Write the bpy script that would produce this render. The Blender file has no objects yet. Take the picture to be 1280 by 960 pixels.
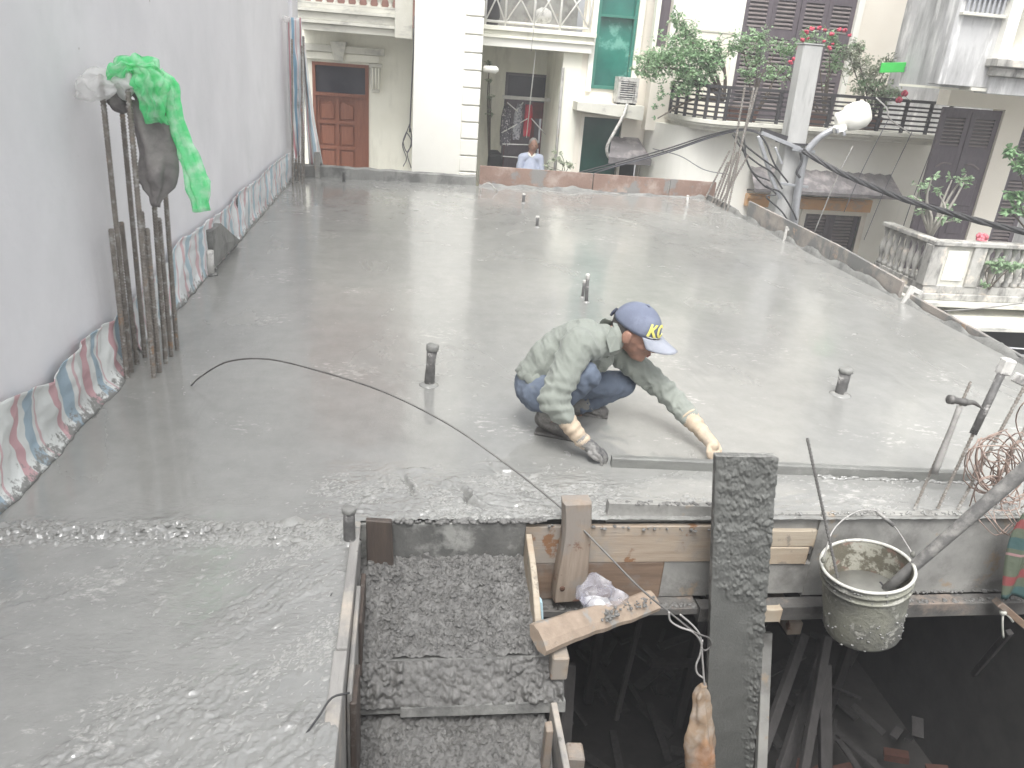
import bpy, bmesh, math, random
import numpy as np
from mathutils import Vector, Matrix, noise as mn
random.seed(7)
rnd = random.Random(11)
SC = bpy.context.scene
COL = SC.collection
R = math.radians

# ------------------------------------------------------------------ camera
CH = 1.75; FPX = 970.0; ROLL = R(4.48); PITCH = R(23.0); YAW = R(8.5)
_r0 = Vector((math.cos(YAW), -math.sin(YAW), 0))
_fw = Vector((math.sin(YAW)*math.cos(PITCH), math.cos(YAW)*math.cos(PITCH), -math.sin(PITCH)))
_d0 = Vector((-math.sin(YAW)*math.sin(PITCH), -math.cos(YAW)*math.sin(PITCH), -math.cos(PITCH)))
_rt = math.cos(ROLL)*_r0 - math.sin(ROLL)*_d0
_dn = math.sin(ROLL)*_r0 + math.cos(ROLL)*_d0
cam = bpy.data.cameras.new('camera'); camo = bpy.data.objects.new('camera', cam); COL.objects.link(camo)
cam.sensor_width = 36.0; cam.lens = FPX*36.0/1280.0; cam.clip_start = 0.05; cam.clip_end = 500
m = Matrix((_rt, -_dn, -_fw)).transposed().to_4x4(); m.translation = (0, 0, CH)
camo.matrix_world = m
SC.camera = camo
SC.render.resolution_x = 1024; SC.render.resolution_y = 768

# surveying helpers: where a sight line meets a level, a frontage or a side wall
def ray(x, y): return _fw + _rt*((x-640)/FPX) + _dn*((y-480)/FPX)
def G(x, y, z=0.0): r = ray(x, y); t = (z-CH)/r.z; return Vector((r.x*t, r.y*t, z))
def YP(x, y, Y): r = ray(x, y); t = Y/r.y; return Vector((r.x*t, Y, CH+r.z*t))
def XP(x, y, X): r = ray(x, y); t = X/r.x; return Vector((X, r.y*t, CH+r.z*t))

# ------------------------------------------------------------------ sky and sun
SUN_EL = R(62); SUN_ROT = R(200)
w = bpy.data.worlds.new('World'); SC.world = w; w.use_nodes = True
nt = w.node_tree; nt.nodes.clear()
sky = nt.nodes.new('ShaderNodeTexSky'); sky.sky_type = 'NISHITA'; sky.sun_disc = False
sky.sun_elevation = SUN_EL; sky.sun_rotation = SUN_ROT; sky.air_density = 1.0; sky.dust_density = 5.0; sky.ozone_density = 1.0
hs = nt.nodes.new('ShaderNodeHueSaturation'); hs.inputs['Saturation'].default_value = 0.13
bg = nt.nodes.new('ShaderNodeBackground'); bg.inputs['Strength'].default_value = 0.15
wo = nt.nodes.new('ShaderNodeOutputWorld')
nt.links.new(sky.outputs[0], hs.inputs['Color']); nt.links.new(hs.outputs[0], bg.inputs['Color']); nt.links.new(bg.outputs[0], wo.inputs['Surface'])
sl = bpy.data.lights.new('sun', 'SUN'); sl.energy = 1.2; sl.angle = R(25); sl.color = (1.0, 0.985, 0.96)
so = bpy.data.objects.new('sun', sl); COL.objects.link(so)
# from behind the photographer and high up
sd = Vector((math.sin(SUN_ROT)*math.cos(SUN_EL), math.cos(SUN_ROT)*math.cos(SUN_EL), math.sin(SUN_EL)))
so.rotation_euler = sd.to_track_quat('Z', 'Y').to_euler()
SC.view_settings.view_transform = 'Standard'; SC.view_settings.look = 'None'
SC.view_settings.exposure = 1.2; SC.view_settings.gamma = 1.0; SC.view_settings.use_curve_mapping = False

# ------------------------------------------------------------------ materials
MATS = {}
def node(nt, t, **kw):
    n = nt.nodes.new(t)
    for k, v in kw.items():
        if k in n.inputs: n.inputs[k].default_value = v
        else: setattr(n, k, v)
    return n
def ramp(nt, src, stops):
    r = nt.nodes.new('ShaderNodeValToRGB'); nt.links.new(src, r.inputs[0])
    el = r.color_ramp.elements
    while len(el) < len(stops): el.new(0.5)
    for e, (p, c) in zip(el, stops):
        e.position = p; e.color = (*c, 1) if len(c) == 3 else c
    return r
def lin(c): return tuple(((v/255)/12.92 if v/255 <= .04045 else ((v/255+.055)/1.055)**2.4) for v in c)
def mat(name, c1, c2=None, scale=6.0, rough=0.7, bump=0.3, bdist=0.01, bscale=None, stretch=(1, 1, 1), stain=None, stain_scale=3.0, stain_t=(.5, .62),
        rough2=None, spec=0.5, metal=0.0, detail=6, stain2=None, stain2_scale=9.0, stain2_t=(.58, .66), stain2_stretch=(1, 1, 1), stain_stretch=(1, 1, 1), trans=0, alpha=1, coat=0, sheen=0, ssw=0, rscale=None, edge=False):
    """procedural surface: two-tone mottling, up to two stain layers, fine relief"""
    if name in MATS: return MATS[name]
    ma = bpy.data.materials.new(name); ma.use_nodes = True; MATS[name] = ma
    nt = ma.node_tree; b = nt.nodes['Principled BSDF']; L = nt.links.new
    tc = nt.nodes.new('ShaderNodeTexCoord')
    def mp(s):
        g = node(nt, 'ShaderNodeMapping'); g.inputs['Scale'].default_value = s; L(tc.outputs['Object'], g.inputs[0]); return g.outputs[0]
    c2 = c2 or tuple(v*.75 for v in c1)
    n1 = node(nt, 'ShaderNodeTexNoise', Scale=scale, Detail=detail, Roughness=.62); L(mp(stretch), n1.inputs['Vector'])
    rp = ramp(nt, n1.outputs[0], [(.32, c2), (.68, c1)]); colr = rp.outputs[0]
    def layer(colr, c, sc, t, st):
        n = node(nt, 'ShaderNodeTexNoise', Scale=sc, Detail=7, Roughness=.65); L(mp(st), n.inputs['Vector'])
        r = ramp(nt, n.outputs[0], [(t[0], (0, 0, 0)), (t[1], (1, 1, 1))])
        mx = node(nt, 'ShaderNodeMix', data_type='RGBA'); L(r.outputs[0], mx.inputs['Factor']); L(colr, mx.inputs['A']); mx.inputs['B'].default_value = (*c, 1)
        return mx.outputs['Result'], r.outputs[0]
    if stain: colr, _ = layer(colr, stain, stain_scale, stain_t, stain_stretch)
    if stain2: colr, _ = layer(colr, stain2, stain2_scale, stain2_t, stain2_stretch)
    L(colr, b.inputs['Base Color'])
    b.inputs['Roughness'].default_value = rough
    if rough2 is not None:
        nr = node(nt, 'ShaderNodeTexNoise', Scale=rscale or scale*.7, Detail=5, Roughness=.6); L(mp((1, 1, 1)), nr.inputs['Vector'])
        mr = node(nt, 'ShaderNodeMapRange'); L(nr.outputs[0], mr.inputs[0]); mr.inputs[1].default_value = .35; mr.inputs[2].default_value = .65
        mr.inputs[3].default_value = rough; mr.inputs[4].default_value = rough2; L(mr.outputs[0], b.inputs['Roughness'])
    b.inputs['Specular IOR Level'].default_value = spec; b.inputs['Metallic'].default_value = metal
    if trans: b.inputs['Transmission Weight'].default_value = trans
    if alpha < 1: b.inputs['Alpha'].default_value = alpha
    if coat: b.inputs['Coat Weight'].default_value = coat; b.inputs['Coat Roughness'].default_value = .1
    if sheen: b.inputs['Sheen Weight'].default_value = sheen
    if bump:
        nb = node(nt, 'ShaderNodeTexNoise', Scale=bscale or scale*5, Detail=8, Roughness=.65); L(mp(stretch), nb.inputs['Vector'])
        bp = node(nt, 'ShaderNodeBump', Strength=bump, Distance=bdist); L(nb.outputs[0], bp.inputs['Height']); L(bp.outputs[0], b.inputs['Normal'])
    return ma

def translucent_mat(name, c, rough=.3, tr=.5, alpha=1.0, white=None):
    if name in MATS: return MATS[name]
    ma = bpy.data.materials.new(name); ma.use_nodes = True; MATS[name] = ma
    nt = ma.node_tree; L = nt.links.new; b = nt.nodes['Principled BSDF']; out = nt.nodes['Material Output']
    tc = nt.nodes.new('ShaderNodeTexCoord')
    n = node(nt, 'ShaderNodeTexNoise', Scale=18.0, Detail=5); L(tc.outputs['Object'], n.inputs['Vector'])
    rp = ramp(nt, n.outputs[0], [(.42, c), (.72, white or tuple(min(1, v*1.5+.1) for v in c))]); L(rp.outputs[0], b.inputs['Base Color'])
    b.inputs['Roughness'].default_value = rough
    t = node(nt, 'ShaderNodeBsdfTranslucent'); L(rp.outputs[0], t.inputs[0])
    mx = nt.nodes.new('ShaderNodeMixShader'); mx.inputs[0].default_value = tr; L(b.outputs[0], mx.inputs[1]); L(t.outputs[0], mx.inputs[2])
    cur = mx.outputs[0]
    if alpha < 1:
        tp = nt.nodes.new('ShaderNodeBsdfTransparent'); m2 = nt.nodes.new('ShaderNodeMixShader'); m2.inputs[0].default_value = alpha
        L(tp.outputs[0], m2.inputs[1]); L(cur, m2.inputs[2]); cur = m2.outputs[0]
    L(cur, out.inputs['Surface'])
    nb = node(nt, 'ShaderNodeTexNoise', Scale=60.0, Detail=5); L(tc.outputs['Object'], nb.inputs['Vector'])
    bp = node(nt, 'ShaderNodeBump', Strength=.5, Distance=.01); L(nb.outputs[0], bp.inputs['Height']); L(bp.outputs[0], b.inputs['Normal'])
    return ma

def thin(ma, k=.35):
    nt = ma.node_tree; b = nt.nodes['Principled BSDF']; out = nt.nodes['Material Output']; t = nt.nodes.new('ShaderNodeBsdfTranslucent'); mx = nt.nodes.new('ShaderNodeMixShader'); mx.inputs[0].default_value = k
    nt.links.new(b.inputs['Base Color'].links[0].from_socket, t.inputs[0]); nt.links.new(b.outputs[0], mx.inputs[1]); nt.links.new(t.outputs[0], mx.inputs[2]); nt.links.new(mx.outputs[0], out.inputs['Surface'])
# wet concrete: matt cement body under a film of bleed water, wetter and drier in patches, trowel arcs
def wet_concrete():
    ma = bpy.data.materials.new('wet_concrete'); ma.use_nodes = True; nt = ma.node_tree; L = nt.links.new; b = nt.nodes['Principled BSDF']
    ge = nt.nodes.new('ShaderNodeNewGeometry')
    def mp(s, rot=0):
        g = node(nt, 'ShaderNodeMapping'); g.inputs['Scale'].default_value = s; g.inputs['Rotation'].default_value = (0, 0, rot); L(ge.outputs['Position'], g.inputs[0]); return g.outputs[0]
    n1 = node(nt, 'ShaderNodeTexNoise', Scale=.9, Detail=7, Roughness=.6, Distortion=.8); L(mp((1, .7, 1), .5), n1.inputs['Vector'])
    r1 = ramp(nt, n1.outputs[0], [(.3, (.224, .225, .214)), (.5, (.255, .256, .243)), (.7, (.288, .287, .270))])
    n2 = node(nt, 'ShaderNodeTexNoise', Scale=7, Detail=8, Roughness=.7); L(mp((1, 1, 1)), n2.inputs['Vector'])
    r2 = ramp(nt, n2.outputs[0], [(.35, (.92, .92, .92)), (.65, (1.06, 1.06, 1.06))])
    mx = node(nt, 'ShaderNodeMix', data_type='RGBA', blend_type='MULTIPLY'); mx.inputs['Factor'].default_value = 1; L(r1.outputs[0], mx.inputs['A']); L(r2.outputs[0], mx.inputs['B'])
    # pale scum flecks
    n3 = node(nt, 'ShaderNodeTexNoise', Scale=34, Detail=5, Roughness=.7); L(mp((.5, 1, 1), .6), n3.inputs['Vector'])
    n4 = node(nt, 'ShaderNodeTexNoise', Scale=1.6, Detail=4); L(mp((1, 1, 1)), n4.inputs['Vector'])
    mm = node(nt, 'ShaderNodeMath', operation='MULTIPLY'); L(n3.outputs[0], mm.inputs[0]); L(n4.outputs[0], mm.inputs[1])
    r3 = ramp(nt, mm.outputs[0], [(.345, (0, 0, 0)), (.41, (.55, .55, .55))])
    mx2 = node(nt, 'ShaderNodeMix', data_type='RGBA'); L(r3.outputs[0], mx2.inputs['Factor']); L(mx.outputs['Result'], mx2.inputs['A']); mx2.inputs['B'].default_value = (.52, .51, .48, 1)
    L(mx2.outputs['Result'], b.inputs['Base Color'])
    n5 = node(nt, 'ShaderNodeTexNoise', Scale=1.3, Detail=8, Roughness=.62, Distortion=1.2); L(mp((1, .6, 1), -.4), n5.inputs['Vector'])
    r5 = node(nt, 'ShaderNodeMapRange'); L(n5.outputs[0], r5.inputs[0])
    for i, v in enumerate((.36, .66, .13, .30)): r5.inputs[i+1].default_value = v
    L(r5.outputs[0], b.inputs['Roughness'])
    b.inputs['Specular IOR Level'].default_value = .7
    # standing bleed water gives a sharper second gloss where the surface is churned (nearest the opening)
    sx = nt.nodes.new('ShaderNodeSeparateXYZ'); L(ge.outputs['Position'], sx.inputs[0])
    cw_ = node(nt, 'ShaderNodeMapRange'); L(sx.outputs['Y'], cw_.inputs[0])
    for i, v in enumerate((2.6, 3.3, 1.0, .25)): cw_.inputs[i+1].default_value = v
    L(cw_.outputs[0], b.inputs['Coat Weight']); b.inputs['Coat Roughness'].default_value = .07; b.inputs['Coat IOR'].default_value = 1.7
    nb = node(nt, 'ShaderNodeTexNoise', Scale=26, Detail=8, Roughness=.6, Distortion=.3); L(mp((1, .45, 1), .7), nb.inputs['Vector'])
    nb2 = node(nt, 'ShaderNodeTexNoise', Scale=3.2, Detail=4, Roughness=.5, Distortion=1.5); L(mp((1, .5, 1), .9), nb2.inputs['Vector'])
    bp = node(nt, 'ShaderNodeBump', Strength=.30, Distance=.004); L(nb.outputs[0], bp.inputs['Height'])
    bp2 = node(nt, 'ShaderNodeBump', Strength=.16, Distance=.02); L(nb2.outputs[0], bp2.inputs['Height']); L(bp.outputs[0], bp2.inputs['Normal'])
    # torn, unfloated paste: sharp fine relief, in patches, only where the floater has not been yet
    n6 = node(nt, 'ShaderNodeTexNoise', Scale=62, Detail=6, Roughness=.62, Distortion=.4); L(mp((.42, 1, 1), .74), n6.inputs['Vector'])
    n7 = node(nt, 'ShaderNodeTexNoise', Scale=4.2, Detail=6, Roughness=.62, Distortion=.6); L(mp((.45, 1.3, 1), .74), n7.inputs['Vector'])
    def mr(src, *v):
        r = node(nt, 'ShaderNodeMapRange'); L(src, r.inputs[0])
        for i, q in enumerate(v): r.inputs[i+1].default_value = q
        return r.outputs[0]
    def mul(a, c): r = node(nt, 'ShaderNodeMath', operation='MULTIPLY'); L(a, r.inputs[0]); L(c, r.inputs[1]); return r.outputs[0]
    msk = mul(mul(mr(sx.outputs['Y'], 2.62, 3.25, 1, 0), mr(sx.outputs['X'], -1.5, -.35, .30, 1)), mul(mr(sx.outputs['X'], .8, 2.6, 1, .45), mr(n7.outputs[0], .40, .60, .12, 1)))
    bp3 = node(nt, 'ShaderNodeBump', Distance=.012); L(msk, bp3.inputs['Strength']); L(n6.outputs[0], bp3.inputs['Height']); L(bp2.outputs[0], bp3.inputs['Normal'])
    L(bp3.outputs[0], b.inputs['Normal'])
    return ma
M_WET = wet_concrete()
M_ROUGH = mat('fresh_rough_concrete', (0.193, 0.190, 0.181), (0.121, 0.119, 0.114), scale=14, rough=.30, rough2=.55, bump=1.0, bdist=.004, bscale=150, spec=.6)
M_CEMCOAT = mat('cement_coated_board', (0.170, 0.170, 0.160), (0.102, 0.102, 0.097), scale=10, rough=.5, rough2=.8, bump=.7, bdist=.006, bscale=60, stain=(.33, .33, .31), stain_scale=5)
M_WALL = mat('pale_render', (.80, .793, .808), (.70, .693, .71), scale=.9, rough=.9, bump=.5, bdist=.006, bscale=22, stain=(.68, .68, .69), stain_scale=1.8, stain_t=(.5, .8), stain_stretch=(1, 1, .8), stain2=(.36, .34, .31), stain2_scale=14, stain2_t=(.685, .73))
M_JOIST = mat('grimy_joist', (.15, .145, .135), (.085, .082, .078), scale=7, rough=.6, rough2=.85, bump=.8, bdist=.006, bscale=50, stain=(.22, .18, .15), stain_scale=5, stain_t=(.56, .66))
M_WOODL = mat('fresh_board', (0.405, 0.338, 0.265), (0.293, 0.231, 0.174), scale=2.2, rough=.7, bump=.5, bdist=.004, bscale=9, stretch=(1.2, 14, 14), stain=(.30, .27, .235), stain_scale=4, stain_t=(.46, .57), stain2=(.24, .13, .07), stain2_scale=8, stain2_t=(.58, .63))
M_WOODP = mat('pale_pine', (0.464, 0.407, 0.324), (0.357, 0.300, 0.228), scale=2.0, rough=.7, bump=.4, bdist=.004, bscale=9, stretch=(1.2, 16, 16), stain=(.38, .30, .22), stain_scale=3, stain_t=(.48, .62), stain2=(.25, .22, .18), stain2_scale=9, stain2_t=(.58, .63))
M_WOODV = mat('upright_board', (0.351, 0.289, 0.232), (0.240, 0.189, 0.147), scale=2.2, rough=.7, bump=.6, bdist=.005, bscale=8, stretch=(14, 14, 1.3), stain=(.27, .24, .21), stain_scale=5, stain_t=(.50, .60), stain2=(.17, .09, .06), stain2_scale=9, stain2_t=(.58, .63))
M_WOODB = mat('wet_brown_board', (0.236, 0.167, 0.119), (0.149, 0.104, 0.076), scale=3, rough=.55, bump=.5, bdist=.004, bscale=9, stretch=(1.2, 12, 12), stain=(.22, .20, .18), stain_scale=4, stain_t=(.52, .66))
M_WOODD = mat('dark_timber', (.105, .08, .065), (.06, .05, .045), scale=3, rough=.6, bump=.6, bdist=.004, bscale=8, stretch=(12, 12, 1.5), stain=(.2, .19, .175), stain_scale=9, stain_t=(.58, .7))
M_WOODG = mat('grey_weathered_board', (0.337, 0.327, 0.310), (0.228, 0.221, 0.211), scale=3, rough=.7, bump=.5, bdist=.005, bscale=12, stretch=(8, 1.2, 8), stain=(.50, .44, .37), stain_scale=3, stain_t=(.52, .7), stain2=(.17, .16, .15), stain2_scale=14, stain2_t=(.62, .68))
M_PANELG = mat('grey_form_panel', (.33, .325, .305), (.22, .218, .205), scale=4, rough=.6, rough2=.85, bump=.6, bdist=.004, bscale=30, stain=(.17, .165, .155), stain_scale=3.6, stain_t=(.50, .64), stain2=(.31, .245, .18), stain2_scale=6, stain2_t=(.60, .68))
M_RUSTB = mat('rusty_form_board', (0.258, 0.176, 0.140), (0.201, 0.132, 0.106), scale=5, rough=.75, bump=.4, bscale=40, stain=(.36, .29, .25), stain_scale=4, stain_t=(.5, .66), stain2=(.21, .205, .195), stain2_scale=3, stain2_t=(.55, .60))
M_CURB = mat('grey_mortar', (.27, .27, .255), (.19, .19, .18), scale=5, rough=.6, rough2=.85, bump=.6, bscale=50, stain=(.13, .13, .125), stain_scale=4)
M_RBOARD = mat('muddy_side_board', (.36, .325, .29), (.27, .24, .215), scale=4, rough=.7, bump=.5, bscale=40, stretch=(2, 1, 3), stain=(.185, .185, .178), stain_scale=3.2, stain_t=(.46, .56), stain2=(.42, .30, .22), stain2_scale=5, stain2_t=(.63, .68))
M_REBAR = mat('rebar_steel', (.27, .245, .215), (.18, .162, .145), scale=12, rough=.65, bump=.3, bscale=80, metal=.2, stain=(.33, .20, .12), stain_scale=6, stain_t=(.60, .68), stain2=(.36, .35, .33), stain2_scale=30, stain2_t=(.52, .62))
M_ROD = mat('grey_rod', (.20, .195, .185), (.13, .125, .12), scale=14, rough=.5, bump=.3, metal=.4)
M_WIRE = mat('light_wire', (.45, .44, .42), (.3, .29, .28), scale=10, rough=.5, bump=.1)
M_PIPE = mat('cement_smeared_pipe', (.16, .155, .15), (.08, .08, .078), scale=16, rough=.5, bump=.8, bscale=50, stain=(.45, .44, .42), stain_scale=18, stain_t=(.55, .62))
M_PVC = mat('dirty_white_plastic', (.68, .67, .64), (.48, .47, .44), scale=10, rough=.5, bump=.5, bscale=30, stain=(.28, .27, .26), stain_scale=14)
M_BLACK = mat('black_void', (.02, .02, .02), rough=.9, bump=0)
M_CREAM = mat('cream_paint', (0.886, 0.874, 0.770), (0.793, 0.781, 0.676), scale=1.3, rough=.85, bump=.2, bscale=20, stain=(.56, .55, .47), stain_scale=1.1, stain_t=(.52, .78), stain_stretch=(2, 2, .5), stain2=(.40, .39, .36), stain2_scale=5, stain2_t=(.72, .76), stain2_stretch=(3, 3, .4))
M_WHITE = mat('white_paint', (.87, .86, .80), (.81, .80, .73), scale=1.3, rough=.85, bump=.15, bscale=20, stain=(.70, .69, .65), stain_scale=1.3, stain_t=(.62, .85), stain_stretch=(2, 2, .5))
M_CREAMD = mat('weathered_moulding', (.70, .69, .62), (.58, .57, .50), scale=2, rough=.85, bump=.4, bscale=30, stain=(.36, .355, .33), stain_scale=3, stain_t=(.52, .72), stain_stretch=(1, 1, 2), stain2=(.15, .15, .14), stain2_scale=10, stain2_t=(.66, .74), stain2_stretch=(1, 1, 4))
M_PEACH = mat('peach_paint', (.84, .80, .71), (.78, .73, .64), scale=1.2, rough=.85, bump=.2, bscale=20, stain=(.62, .57, .50), stain_scale=1.2, stain_t=(.6, .8), stain_stretch=(2, 2, .6))
M_ORANGE = mat('orange_trim', (.80, .50, .25), (.72, .42, .20), scale=3, rough=.8, bump=.2, stain=(.62, .45, .32), stain_scale=5)
M_GREYW = mat('stained_grey_render', (0.567, 0.567, 0.557), (0.445, 0.445, 0.445), scale=1.5, rough=.9, bump=.3, bscale=20, stain=(.27, .27, .265), stain_scale=2.2, stain_t=(.46, .7), stain_stretch=(2.5, 2.5, .5), stain2=(.74, .74, .72), stain2_scale=2.2, stain2_t=(.56, .68), stain2_stretch=(2.5, 2.5, .45))
M_BAL = mat('blackened_balustrade', (0.528, 0.519, 0.484), (0.370, 0.361, 0.334), scale=3, rough=.85, bump=.4, bscale=30, stain=(.16, .155, .145), stain_scale=4, stain_t=(.48, .66), stain_stretch=(2, 2, .7), stain2=(.66, .60, .52), stain2_scale=4, stain2_t=(.56, .66))
M_DOORR = mat('red_brown_door', (0.251, 0.102, 0.061), (0.182, 0.069, 0.042), scale=3, rough=.45, bump=.3, bscale=9, stretch=(12, 12, 1.5))
M_DOORD = mat('dark_shutter', (0.127, 0.105, 0.120), (0.090, 0.074, 0.087), scale=4, rough=.55, bump=.3, bscale=12, stretch=(10, 10, 1.5), stain=(.14, .125, .13), stain_scale=6, stain_t=(.55, .75))  # colour lifted to stand for veiling glare
M_SLAT = mat('shutter_slat', (0.253, 0.215, 0.209), (0.177, 0.152, 0.152), scale=8, rough=.55, bump=.2)
M_GLASSD = mat('dark_glass', (.055, .055, .065), (.03, .03, .04), scale=2, rough=.15, bump=0, spec=.6)
M_GLASSG = mat('green_glass', (.035, .22, .17), (.02, .12, .10), scale=1.6, rough=.08, bump=.04, bscale=2, bdist=.03, spec=.7, stain=(.16, .40, .33), stain_scale=2.2, stain_t=(.56, .64))
M_GLASSG2 = mat('deep_green_glass', (.018, .085, .065), (.012, .05, .04), scale=1.6, rough=.12, bump=0, spec=.6)
M_IRON = mat('black_iron', (.05, .047, .05), (.03, .03, .032), scale=20, rough=.5, bump=.2)
M_WRAIL = mat('white_rail_paint', (.72, .71, .68), (.6, .59, .56), scale=10, rough=.5, bump=.1)
M_POLE = mat('pole_concrete', (.50, .50, .485), (.40, .40, .39), scale=3, rough=.85, bump=.4, bscale=40, stretch=(2, 2, .6), stain=(.30, .30, .29), stain_scale=2, stain_t=(.56, .7), stain_stretch=(4, 4, .5))
M_GALV = mat('galvanised_steel', (.52, .53, .55), (.42, .43, .45), scale=9, rough=.4, bump=.1, metal=.6)
M_CABLE = mat('black_cable', (.035, .035, .038), (.06, .06, .06), scale=30, rough=.5, bump=.3)
M_CABLEG = mat('greyed_cable', (.13, .13, .15), (.08, .08, .09), scale=30, rough=.5, bump=.2)
M_AWN = mat('brown_awning_sheet', (0.206, 0.193, 0.195), (0.148, 0.139, 0.141), scale=5, rough=.6, bump=.3, stain=(.34, .31, .31), stain_scale=4)
M_LEAF = mat('leaf_green', (0.306, 0.485, 0.249), (0.150, 0.265, 0.142), scale=9, rough=.5, bump=.1)
M_LEAFP = mat('pale_leaf', (0.422, 0.575, 0.353), (0.234, 0.346, 0.207), scale=9, rough=.5, bump=.1)
M_LEAFD = mat('dusty_leaf', (0.409, 0.459, 0.330), (0.253, 0.295, 0.202), scale=9, rough=.6, bump=.1)
M_STEM = mat('stem_bark', (.13, .105, .08), (.08, .065, .05), scale=20, rough=.8, bump=.3)
M_ROSE = mat('rose_red', (0.565, 0.076, 0.123), (0.382, 0.042, 0.076), scale=20, rough=.5, bump=.1)
M_TERRA = mat('terracotta', (0.252, 0.140, 0.112), (0.188, 0.098, 0.082), scale=8, rough=.8, bump=.2)
M_SKIN = mat('tanned_skin', (.35, .195, .14), (.27, .145, .105), scale=14, rough=.5, bump=.15, bscale=90, bdist=.002)
M_SHIRT = mat('grey_green_shirt', (0.256, 0.276, 0.246), (0.216, 0.234, 0.208), scale=3, rough=.92, bump=.35, bscale=420, bdist=.0015, sheen=.15, stain=(.20, .205, .19), stain_scale=3, stain_t=(.62, .85))
M_JEANS = mat('blue_jeans', (0.134, 0.163, 0.215), (0.094, 0.117, 0.157), scale=8, rough=.9, bump=.4, bscale=380, bdist=.0015, stain=(.175, .21, .26), stain_scale=4, stain_t=(.52, .78), stain2=(.17, .17, .16), stain2_scale=9, stain2_t=(.62, .74))
M_CAP = mat('faded_blue_cap', (0.165, 0.188, 0.256), (0.133, 0.151, 0.207), scale=9, rough=.9, bump=.3, bscale=300, bdist=.0015, stain=(.24, .265, .34), stain_scale=7, stain_t=(.50, .76))
M_BRIM = mat('faded_brim', (0.341, 0.358, 0.403), (0.246, 0.263, 0.308), scale=12, rough=.9, bump=.3, bscale=300, bdist=.0015)
M_GLOVE = mat('cream_knit_glove', (0.570, 0.477, 0.364), (0.451, 0.357, 0.264), scale=18, rough=.95, bump=.5, bscale=200, bdist=.002, stain=(.36, .31, .26), stain_scale=9, stain_t=(.55, .68))
M_GLOVEG = mat('cement_dirty_glove', (.27, .265, .25), (.17, .165, .16), scale=22, rough=.8, bump=.6, bscale=120, bdist=.002, stain=(.10, .10, .10), stain_scale=16)
M_BOOT = mat('muddy_boot', (.15, .14, .13), (.08, .078, .075), scale=14, rough=.6, bump=.6, bscale=60, stain=(.27, .26, .245), stain_scale=11)
M_SOCK = mat('grey_sock', (.26, .255, .235), (.18, .18, .17), scale=14, rough=.9, bump=.5, bscale=120)
M_YELLOW = mat('yellow_thread', (.66, .62, .24), (.7, .64, .12), scale=40, rough=.8, bump=.3)
M_NAVY = mat('dark_navy_strap', (.03, .035, .06), rough=.8, bump=.1)
M_EYE = mat('dark_hair', (.035, .03, .03), (.07, .065, .06), scale=60, rough=.7, bump=.2)
M_LIP = mat('lip_skin', (.30, .11, .09), rough=.5, bump=.05)
M_BUCKET = mat('dirty_white_bucket', (0.289, 0.289, 0.238), (0.230, 0.230, 0.187), scale=9, rough=.5, rough2=.8, bump=.7, bscale=45, stain=(.15, .15, .135), stain_scale=4.5, stain_t=(.40, .56), stain2=(.40, .395, .35), stain2_scale=16, stain2_t=(.56, .64))
M_BUCKI = mat('bucket_lining', (0.390, 0.383, 0.330), (0.315, 0.307, 0.255), scale=9, rough=.5, bump=.5, bscale=50, stain=(.135, .125, .095), stain_scale=7.5, stain_t=(.47, .51), stain2=(.21, .14, .11), stain2_scale=9, stain2_t=(.56, .62))
M_RIM = mat('bucket_rim', (0.577, 0.577, 0.530), (0.452, 0.445, 0.406), scale=16, rough=.5, bump=.3, stain=(.35, .34, .31), stain_scale=22, stain_t=(.58, .66))
M_SLURRY = mat('cement_water', (.27, .27, .245), (.2, .2, .185), scale=8, rough=.15, bump=.3, bscale=12)
M_HANDLE = mat('plastic_tool_handle', (0.221, 0.216, 0.207), (0.153, 0.151, 0.149), scale=9, rough=.4, bump=.4, bscale=30, stretch=(3, 3, 3), stain=(.36, .35, .33), stain_scale=9)
M_COPPER = mat('coppery_tie_wire', (0.337, 0.253, 0.213), (0.255, 0.187, 0.158), scale=10, rough=.55, bump=.2)
M_PROP = mat('shadowed_prop_timber', (0.074, 0.069, 0.068), (0.048, 0.045, 0.044), scale=4, rough=.8, bump=.4, stretch=(8, 8, 1.5))  # timber colour darkened to stand for the shade in the pit
M_BRICKW = mat('pit_shade_render', (0.059, 0.054, 0.052), (0.036, 0.034, 0.032), scale=4, rough=.9, bump=.4)  # walls and floor coloured darker to deepen the pit's shade
M_GROUND = mat('alley_ground', (.16, .155, .15), (.1, .1, .1), scale=.8, rough=.8, bump=.3)
M_FLOWDOT = mat('flowered_cloth', (.10, .095, .11), (.05, .05, .06), scale=20, rough=.9, bump=.2, stain=(.55, .5, .5), stain_scale=34, stain_t=(.56, .6))
M_FLOWDL = mat('pale_print_cloth', (.40, .40, .42), (.28, .28, .30), scale=20, rough=.9, bump=.2, stain=(.10, .1, .12), stain_scale=30, stain_t=(.52, .56))
M_REDC = mat('red_cloth', (.50, .05, .07), (.36, .03, .05), scale=9, rough=.9, bump=.3)
M_BLUESH = mat('pale_blue_shirt', (.52, .57, .70), (.44, .49, .63), scale=9, rough=.9, bump=.3)
M_GREYH = mat('grey_hair', (.30, .29, .27), (.2, .19, .18), scale=60, rough=.8, bump=.3)
M_GREENS = mat('green_sign', (.06, .55, .10), (.05, .47, .08), scale=9, rough=.5, bump=.05)
M_CHALK = mat('white_lettering', (.8, .8, .8), rough=.9, bump=0)
M_CLOTHG = mat('grey_trouser_cloth', (0.222, 0.210, 0.204), (0.156, 0.146, 0.144), scale=9, rough=.75, bump=.4, bscale=60, stain=(.25, .235, .225), stain_scale=6)
T_GREEN = translucent_mat('green_film', (.22, .90, .42), .22, .5, .70, (.78, 1.0, .84))
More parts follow.
